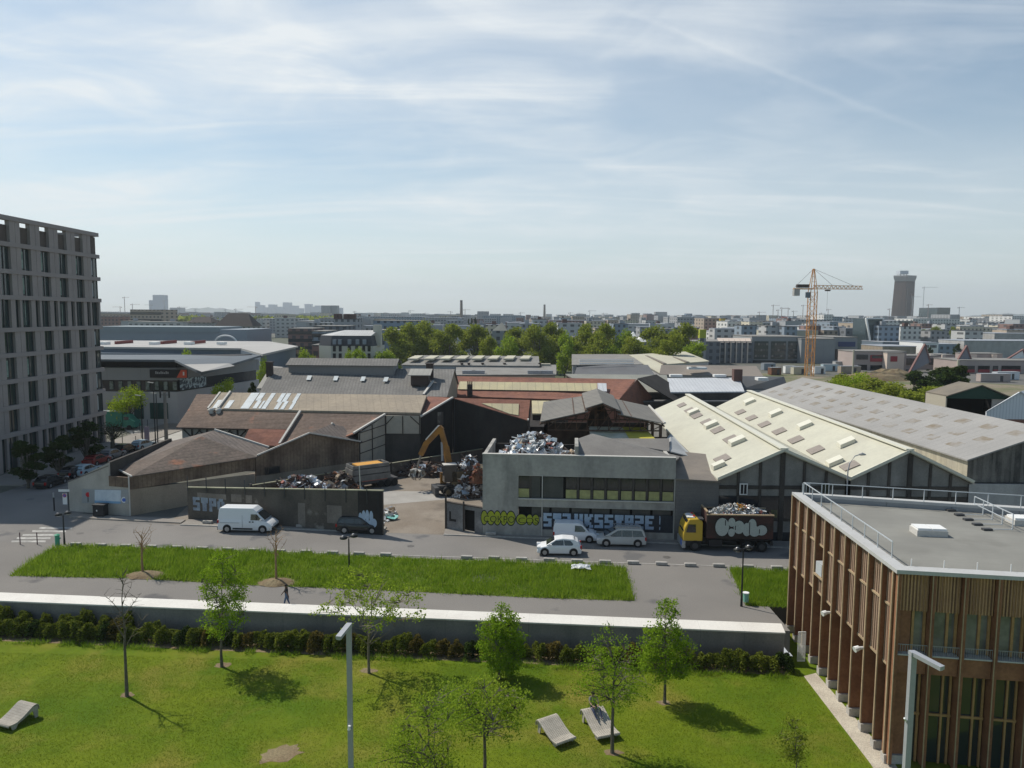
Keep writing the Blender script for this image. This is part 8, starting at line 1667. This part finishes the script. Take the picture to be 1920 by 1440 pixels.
t,x0,x1,zt=blk('zigzag_block','dark fronted civic block with a pale zigzag roof edge','building',1348,1412,641,342,26,'flats_dark')
for k in range(6):a_=1349+k*10.5;p,q=A(a_,636,341.5),A(a_+8,640,341.5);m_=MB();m_.slab([(p.x,341.4,zt-.2),(q.x,341.4,zt-.2),(q.x+1,347,zt+1.6),(p.x+.3,347,zt+1.6)],.2);m_.build('zigzag_roof','school_cream',t);m_=MB();m_.b2(p.x,p.x+.5,341.3,341.9,0,zt);m_.build('pale_pier','school_cream',t)
blk('dark_school','long dark low building between the tree belt and zigzag block','building',1268,1350,641,330,20,'flats_dark');blk('dark_school','dark blue villa block with pointed roof inside the tree belt','building',1038,1078,633,300,14,'flats_dark')
a_,b_,c_=A(1048,633,298),A(1072,633,298),A(1062,613,298);t=thing('pointed_roof','pointed dark blue roof rising from the tree belt','roof tower',(c_.x,298,0));m_=MB();m_.v=[(a_.x,296,a_.z),(b_.x,296,a_.z),(b_.x,304,a_.z),(a_.x,304,a_.z),(c_.x,300,c_.z)];m_.f=[(0,1,4),(1,2,4),(2,3,4),(3,0,4)];m_.build('spire','slate_blue',t);m_=MB();m_.b2(a_.x,b_.x,296,304,0,a_.z-.02);m_.build('wall','slate_blue',t)
for k,(px,apy,Y,w_,lab)in enumerate(((937,604,300,14,'sage green pointed gable left in the tree belt'),(1188,622,290,9,'small white tent like roof in the tree belt'),(1205,625,290,8,'second white tent like roof right of the first'),(1268,614,290,5,'thin blue upright panel at the right of the belt'),(1318,618,300,6,'lime yellow and white panel block right of the belt'))):
    a_=A(px-w_,apy+16,Y);b_=A(px+w_,apy+16,Y);c_=A(px+(w_*.3),apy,Y);t=thing('belt_roof',lab,'roof',(a_.x,Y,0));mm=('roof_sage','white_paint','white_paint','slate_blue','spray_yellow')[k]
    m_=MB()
    if k<3:m_.v=[(a_.x,Y,a_.z),(b_.x,Y,a_.z),(b_.x,Y+8,a_.z),(a_.x,Y+8,a_.z),(c_.x,Y+4,c_.z)];m_.f=[(0,1,4),(1,2,4),(2,3,4),(3,0,4)]
    else:m_.b2(a_.x,b_.x,Y,Y+3,a_.z,c_.z)
    m_.build('roof',mm,t);m_=MB();m_.b2(a_.x,b_.x,Y,Y+(8 if k<3 else 3),0,a_.z-.02);m_.build('wall','flats_grey',t)
# blocks behind the complex: (px0, px1, top, Y, material, label)
BL2=[(1270,1320,595,760,'flats_grey','grey flats on the skyline left of the tan block'),(1320,1352,597,620,'flats_tan','tan brown block with an orange end'),(1351,1360,597,615,'paint_yellow','narrow orange yellow end wall'),(1357,1363,607,600,'sign_red_orange','narrow red orange block below the yellow end wall'),
 (1364,1412,603,560,'flats_white','white terraced block right of the orange wall'),(1378,1396,616,480,'flats_grey','small grey cube before the white terraces'),(1405,1430,603,540,'flats_cream','cream stepped flats left of the long white roof'),(1416,1440,612,520,'flats_white','lower cream white step of the flats'),(1430,1495,605,600,'flats_grey','long grey flats behind the crane'),(1492,1560,600,640,'flats_grey','tall grey flats right behind the crane mast'),(1556,1590,604,580,'flats_blue','blue grey flats right of the crane mast'),
 (1444,1534,620,430,'roof_cream','long low pale white roofed hall behind the crane'),(1563,1586,613,470,'flats_blue','plain pale blue cube block'),(1586,1606,616,460,'flats_dark','dark cube with a yellow line beside the pale blue cube'),(1606,1625,606,500,'flats_tan','grey brown stepped block beside the angled glass tower'),(1545,1562,590,900,'flats_white','white slab block on the skyline behind the crane'),(1562,1580,594,900,'flats_blue','blue slab beside the white slab on the skyline'),
 (1330,1350,622,520,'flats_white','small white cube at the left of the zigzag block'),(1500,1545,612,500,'flats_white','white edged flats directly left of the mast'),
 (1654,1712,602,700,'glass_teal','dark glass plinth building under the brown tower'),(1655,1705,617,520,'flats_grey','grey long apartment row below the brown tower'),(1712,1800,598,850,'flats_white','long white modernist slab right of the brown tower'),(1765,1785,618,560,'flats_grey','pale blank gable house among the trees'),(1800,1845,612,600,'flats_cream','cream apartment row with many windows, left one'),(1846,1872,614,600,'flats_cream','cream apartment row right of the first'),(1873,1895,610,640,'flats_cream','narrow cream house at the right of the apartment rows'),
 (1865,1990,626,420,'pale_blockwork','very wide plain grey flat hall at the right edge'),(1808,1995,640,380,'pale_blockwork','long grey blank wall hall behind the school fins'),(1655,1735,642,400,'slate_blue','low dark glazed band hall left of the first fin'),(1655,1718,650,370,'render_beige','low orange beige hall before the dark glazed hall'),(1731,1760,643,372,'white_paint','bright white hall with black lettering behind the fins'),(1758,1800,646,380,'flats_blue','blue glazed hall right of the white hall'),
 (1758,1782,577,1500,'glass_teal','dark glass cube tower right of the brown tower'),(1782,1800,590,1300,'flats_grey','small grey block beside the glass cube'),(1846,1862,594,1200,'flats_white','white block on the right skyline'),(1862,1898,597,1100,'flats_dark','dark long office on the right skyline'),(1898,1930,593,1000,'flats_white','white office at the far right skyline'),(1880,1900,590,1600,'flats_tan','tan distant block at the right'),
 (995,1030,597,720,'flats_tan','left half of the long brown building on the centre skyline'),(1030,1140,601,700,'flats_brick','long dark brown building on the centre skyline'),(1140,1160,600,690,'flats_tan','tan right end of the long brown building'),(905,985,592,1100,'flats_blue','long blue grey slab on the centre skyline'),(895,915,584,1500,'flats_grey','taller grey block left on the centre slab'),(676,800,594,900,'flats_blue','long dark blue grey terrace left of the tall chimney'),(560,605,602,700,'flats_grey','grey block under the far tower cluster'),(790,870,596,800,'flats_grey','grey low block at the foot of the tall chimney'),
 (1160,1260,608,560,'flats_pale','pale long hall above the right half of the tree belt'),(950,1000,606,560,'flats_pale','pale hall above the left half of the tree belt'),(480,560,598,800,'flats_grey','grey rooftops below the far towers')]
for(a_,b_,top,Y,mm,lab)in BL2:blk('city_block',lab,'building',a_,b_,top,Y,Y*.04+8,mm,'zinc')
p,q=A(1737,652,371),A(1757,647,371);sgt=thing('hall_lettering','black capital lettering on the bright white hall','lettering',(p.x,371,p.z));m_=MB();[m_.b2(p.x+(q.x-p.x)*(k+.1)/8,p.x+(q.x-p.x)*(k+.75)/8,371.1,371.2,p.z,q.z)for k in range(8)if k!=2];m_.build('letters','spray_black',sgt)
# angled glass tower with a white edge
a_,b_=A(1624,597,420),A(1655,597,420);t=thing('angled_tower','angled dark glass tower with a white slanted frame left of the brown tower','tower',(a_.x,420,0));zt=a_.z
m_=MB();m_.slab([(a_.x+3,420,0),(b_.x,420,0),(b_.x,420,zt),(a_.x,420,zt),(a_.x,420,zt*.55)],16,(0,1,0));m_.build('glass_body',mat('tower_glass',(.05,.075,.085),.25,fine=0,spec=.6,grid=((1,.2,0),2.2,.1,3.2,.12,(.12,.15,.16),.8,0)),t)
m_=MB();m_.bar((a_.x-.5,419.4,zt),(b_.x+.3,419.4,zt),1.0,.8);m_.bar((a_.x-.3,419.4,zt),(a_.x+2.6,419.4,zt*.35),1.6,.8);m_.bar((b_.x,419.4,zt),(b_.x,419.4,zt*.5),.6,.8);m_.build('white_frame','white_paint',t)
# brown high-rise tower
Yt=1700.0;k=Yt/F;xl,xm,xr=A(1678,595,Yt).x,A(1697,595,Yt).x,A(1719,595,Yt).x;zt1,zt2,zt3=A(1700,527,Yt).z,A(1700,516,Yt).z,A(1700,507,Yt).z
t=thing('brown_tower','tall dark brown high-rise tower with a flared top on the right skyline','tower',(xm,Yt,0))
m_=MB();B_=[(xl,Yt+20),(xm,Yt),(xr,Yt+16),(xr-18,Yt+45)];T_=[(xl+4,Yt+18),(xm-1,Yt),(xr-1,Yt+14),(xr-18,Yt+42)]
m_.v=[(x,y,0)for x,y in B_]+[(x,y,zt1)for x,y in T_];m_.f=[(i,(i+1)%4,4+(i+1)%4,4+i)for i in range(4)]+[(4,5,6,7)];m_.build('shaft',mat('tower_brown',(.13,.08,.06),.85,(.105,.07,.055),.02,fine=.06,fscale=.05,grid=((1,.5,0),3.0,.3,3.4,.35,(.07,.055,.05),.7,0)),t)
m_=MB();T2=[(x+dx,y,)for(x,y),dx in zip(T_,(-3,0,3,0))];m_.v=[(x,y,zt1+.1)for x,y in T_]+[(x,y-(2 if i==1 else 0),zt2-4)for i,(x,y)in enumerate(T2)]+[(x,y-(2 if i==1 else 0),zt2)for i,(x,y)in enumerate(T2)]
m_.f=[(i,(i+1)%4,4+(i+1)%4,4+i)for i in range(4)]+[(4+i,4+(i+1)%4,8+(i+1)%4,8+i)for i in range(4)]+[(8,9,10,11)];m_.build('flared_top',mat('tower_cap',(.30,.28,.26),.8,fine=0),t)
p0_,p1_=A(1692,514,Yt),A(1708,508,Yt);m_=MB();m_.b2(p0_.x,p1_.x,Yt+10,Yt+28,zt2+3,zt3);m_.build('roof_box',mat('tower_box',(.50,.54,.58),.6,fine=0),t);m_=MB();[m_.b2(x_,x_+1,Yt+12,Yt+13,zt2,zt2+3)for x_ in(p0_.x+2,(p0_.x+p1_.x)/2,p1_.x-3)];m_.build('roof_stilt','steel_dark',t)
for a_,b_,y0_ in((1700,1703,540),(1711,1714,550)):p,q=A(a_,593,Yt-3),A(b_,y0_,Yt-3);m_=MB();m_.b2(p.x,q.x,Yt-1+(a_-1698)*.5,Yt+8+(a_-1698)*.5,0,q.z);m_.build('lift_shaft','tower_cap' if 0 else mat('hoist_tan',(.34,.25,.19),.85,fine=0),t)
# far towers
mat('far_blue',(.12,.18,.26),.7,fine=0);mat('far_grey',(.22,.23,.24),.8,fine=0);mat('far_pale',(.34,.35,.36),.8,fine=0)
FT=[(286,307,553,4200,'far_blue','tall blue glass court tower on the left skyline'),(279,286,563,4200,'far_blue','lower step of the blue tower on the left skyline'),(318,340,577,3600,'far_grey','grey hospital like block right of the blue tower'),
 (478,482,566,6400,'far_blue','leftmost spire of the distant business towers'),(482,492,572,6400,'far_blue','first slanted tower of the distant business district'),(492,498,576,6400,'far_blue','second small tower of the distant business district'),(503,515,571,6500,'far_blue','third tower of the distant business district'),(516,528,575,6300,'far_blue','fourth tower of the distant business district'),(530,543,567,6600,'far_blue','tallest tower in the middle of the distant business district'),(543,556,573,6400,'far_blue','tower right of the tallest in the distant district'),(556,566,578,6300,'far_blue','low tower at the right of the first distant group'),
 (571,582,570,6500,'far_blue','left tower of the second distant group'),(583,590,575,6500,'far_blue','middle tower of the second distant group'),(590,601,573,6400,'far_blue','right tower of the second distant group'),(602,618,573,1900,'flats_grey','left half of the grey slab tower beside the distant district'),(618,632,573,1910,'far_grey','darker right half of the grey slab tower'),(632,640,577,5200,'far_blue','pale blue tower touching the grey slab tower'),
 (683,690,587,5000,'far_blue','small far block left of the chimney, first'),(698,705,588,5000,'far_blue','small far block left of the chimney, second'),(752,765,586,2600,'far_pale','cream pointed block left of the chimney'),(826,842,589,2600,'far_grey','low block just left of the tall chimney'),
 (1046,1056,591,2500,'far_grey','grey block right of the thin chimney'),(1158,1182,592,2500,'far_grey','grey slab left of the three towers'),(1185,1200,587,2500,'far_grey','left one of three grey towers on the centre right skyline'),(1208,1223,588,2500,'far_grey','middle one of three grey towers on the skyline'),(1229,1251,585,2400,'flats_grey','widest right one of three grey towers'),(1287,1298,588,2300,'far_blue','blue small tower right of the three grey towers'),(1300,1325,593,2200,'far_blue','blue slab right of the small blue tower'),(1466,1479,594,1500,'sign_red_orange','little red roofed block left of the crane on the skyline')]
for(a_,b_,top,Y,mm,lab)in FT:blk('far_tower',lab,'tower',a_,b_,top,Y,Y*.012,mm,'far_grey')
for px,top,Y,w_,lab in((865,563,950,3.2,'tall tapering chimney stack on the centre skyline'),(1021,571,1500,4.0,'shorter banded chimney on the centre skyline')):
    p=A(px,top,Y);t=thing('chimney_stack',lab,'chimney',(p.x,Y,0));m_=MB();m_.tube([(p.x,Y,0),(p.x,Y,p.z-1.5)],[w_*.8,w_*.5],10);m_.build('shaft',mat('chimney_concrete',(.26,.22,.19),.9,fine=0),t);m_=MB();m_.tube([(p.x,Y,p.z-1.5),(p.x,Y,p.z)],w_*.52,10);m_.build('rim','steel_dark',t)
# filler of the low city, each its own building
fr_=random.Random(99);cols=['flats_cream','flats_white','flats_grey','flats_tan','flats_pale','flats_blue','flats_brick','flats_grey','flats_pale','far_pale']
nm_={'flats_cream':'cream','flats_white':'white','flats_grey':'grey','flats_tan':'tan','flats_pale':'pale grey','flats_blue':'blue grey','flats_brick':'brick brown','far_pale':'plain pale'}
def zone(px):return('right of the tall office block' if px<380 else 'below the distant business towers' if px<640 else 'left of the tall chimney' if px<865 else 'between the two chimneys' if px<1021 else 'above the tree belt' if px<1300 else 'left of the yellow crane' if px<1520 else 'between crane and brown tower' if px<1678 else 'right of the brown tower')
for Y,tl,th_,wpx,step in((1500,588,595,(8,22),15),(980,592,600,(12,30),24),(620,598,608,(16,40),36),(440,606,618,(20,48),56),(2600,588,592,(8,22),22)):
    px=186
    while px<1925:
        w_=fr_.uniform(*wpx);top=fr_.uniform(tl,th_)+(px-960)*.0061
        if not((Y==440 and px<540)or(Y<700 and 1640<px<1730 and False)):
            c_=fr_.choice(cols);dp=Y*.03;t,x0,x1,zt=box_building('city_house',nm_[c_]+(' low building' if Y<1200 else ' far block')+' in the '+{440:'nearest',620:'near',980:'middle',1500:'far',2600:'farthest'}[Y]+' row, '+zone(px),'building',px,px+w_,top,Y+fr_.uniform(-.06,.06)*Y,dp,c_,fr_.choice(['zinc','slate','tin_grey','zinc']),group='city buildings, '+{440:'nearest',620:'near',980:'middle',1500:'far',2600:'farthest'}[Y]+' row, '+nm_[c_]+', '+zone(px))
            if Y<1200 and fr_.random()<.5:m_=MB();xc=x0+(x1-x0)*fr_.uniform(.2,.8);y_=t.location.y+2;m_.b2(xc-1.3,xc+1.3,y_,y_+3,zt+.3,zt+2.4);m_.build('roof_box',fr_.choice(['far_pale','chimney_red','zinc']),t)
        px+=w_+fr_.uniform(0,step-8)
# little cranes along the skyline
for i,(px,top,jl,s_,Y,mm)in enumerate(((233,556,9,1,1500,'steel_faded'),(225,574,14,-1,1500,'steel_faded'),(248,569,14,1,1500,'steel_faded'),(308,562,8,1,3000,'far_grey'),(283,570,12,-1,2600,'far_grey'),(336,574,16,1,2400,'far_grey'),(367,579,8,1,2400,'far_grey'),(423,579,10,1,2400,'far_grey'),(442,578,14,1,2000,'far_grey'),(479,574,16,-1,1600,'steel_faded'),(665,583,4,1,1500,'far_grey'),(722,585,5,1,1500,'steel_faded'),(769,581,8,1,1900,'far_grey'),(797,586,8,1,1900,'far_grey'),(845,583,6,-1,1900,'steel_faded'),(872,579,10,1,1900,'steel_faded'),(976,585,8,1,1900,'far_grey'),(1069,585,6,1,1900,'steel_faded'),(1106,581,12,1,1900,'far_grey'),(1086,586,8,1,1900,'far_grey'),(1132,586,8,1,1900,'far_grey'),
    (1424,584,12,1,1300,'steel_faded'),(1450,571,12,1,1300,'steel_faded'),(1459,580,8,1,1300,'steel_faded'),(1466,576,14,1,1300,'steel_faded'),(1478,577,12,-1,1300,'steel_faded'),(1488,582,8,1,1300,'far_grey'),(1506,571,10,1,1300,'steel_faded'),(1540,586,8,1,1300,'steel_faded'),(1553,579,6,1,1300,'steel_faded'),(1712,555,16,1,1500,'far_pale'),(1741,570,8,1,1300,'steel_faded'),(1726,587,12,1,1300,'far_grey'),(1799,575,10,1,1300,'far_grey'),(1668,578,6,1,1300,'steel_faded'),(1733,537,26,1,2600,'far_pale'))):
    p=A(px,top,Y);q=Y/F;crane('small_crane','small distant crane, %s from the left on the skyline'%(['first','second','third','fourth','fifth','sixth','seventh','eighth','ninth','tenth','eleventh','twelfth','thirteenth','fourteenth','fifteenth','sixteenth','seventeenth','eighteenth','nineteenth','twentieth','twenty-first','twenty-second','twenty-third','twenty-fourth','twenty-fifth','twenty-sixth','twenty-seventh','twenty-eighth','twenty-ninth','thirtieth','thirty-first','thirty-second','thirty-third','thirty-fourth','thirty-fifth','thirty-sixth'][i]),(p.x,Y,0),p.z-2*q,p.z,jl*q,3.2*q,0.0 if s_>0 else math.pi,mm,w=.75*q,detail=False)
# hills on the horizon
for(a_,b_,top,Y,nm2)in((300,480,577,8200,'hill'),(1780,2000,588,7800,'hill'),(1180,1320,592,8400,'hill')):
    x0,x1=A(a_,590,Y).x,A(b_,590,Y).x;zt=A((a_+b_)/2,top,Y).z;m_=MB();n_=24
    for i in range(n_+1):u=i/n_;h_=max(.5,zt*math.sin(math.pi*u)**.8*(1+.08*math.sin(i*1.7)));m_.v+=[(x0+(x1-x0)*u,Y-350,0),(x0+(x1-x0)*u,Y,h_),(x0+(x1-x0)*u,Y+350,0)]
    for i in range(n_):b0_=3*i;m_.f+=[(b0_,b0_+3,b0_+4,b0_+1),(b0_+1,b0_+4,b0_+5,b0_+2)]
    struct(nm2,m_,'far_ground')
# ================================================================ the air
hm_=MB();hm_.b2(-9100,9100,-500,9100,-3.0,330.0)
hz_m=bpy.data.materials.new('haze');hz_m.use_nodes=True;nt=hz_m.node_tree;nt.nodes.clear();ho=nt.nodes.new('ShaderNodeOutputMaterial');hv=nt.nodes.new('ShaderNodeVolumePrincipled')
hv.inputs['Color'].default_value=(0.86,0.94,1.0,1);hv.inputs['Density'].default_value=1.25e-4;hv.inputs['Anisotropy'].default_value=0.2;nt.links.new(hv.outputs[0],ho.inputs['Volume'])
tag(hm_.build('haze',hz_m),'pale blue haze of the air over the city','haze',kind='stuff')
SC.cycles.volume_step_rate=4.0;SC.cycles.volume_bounces=0
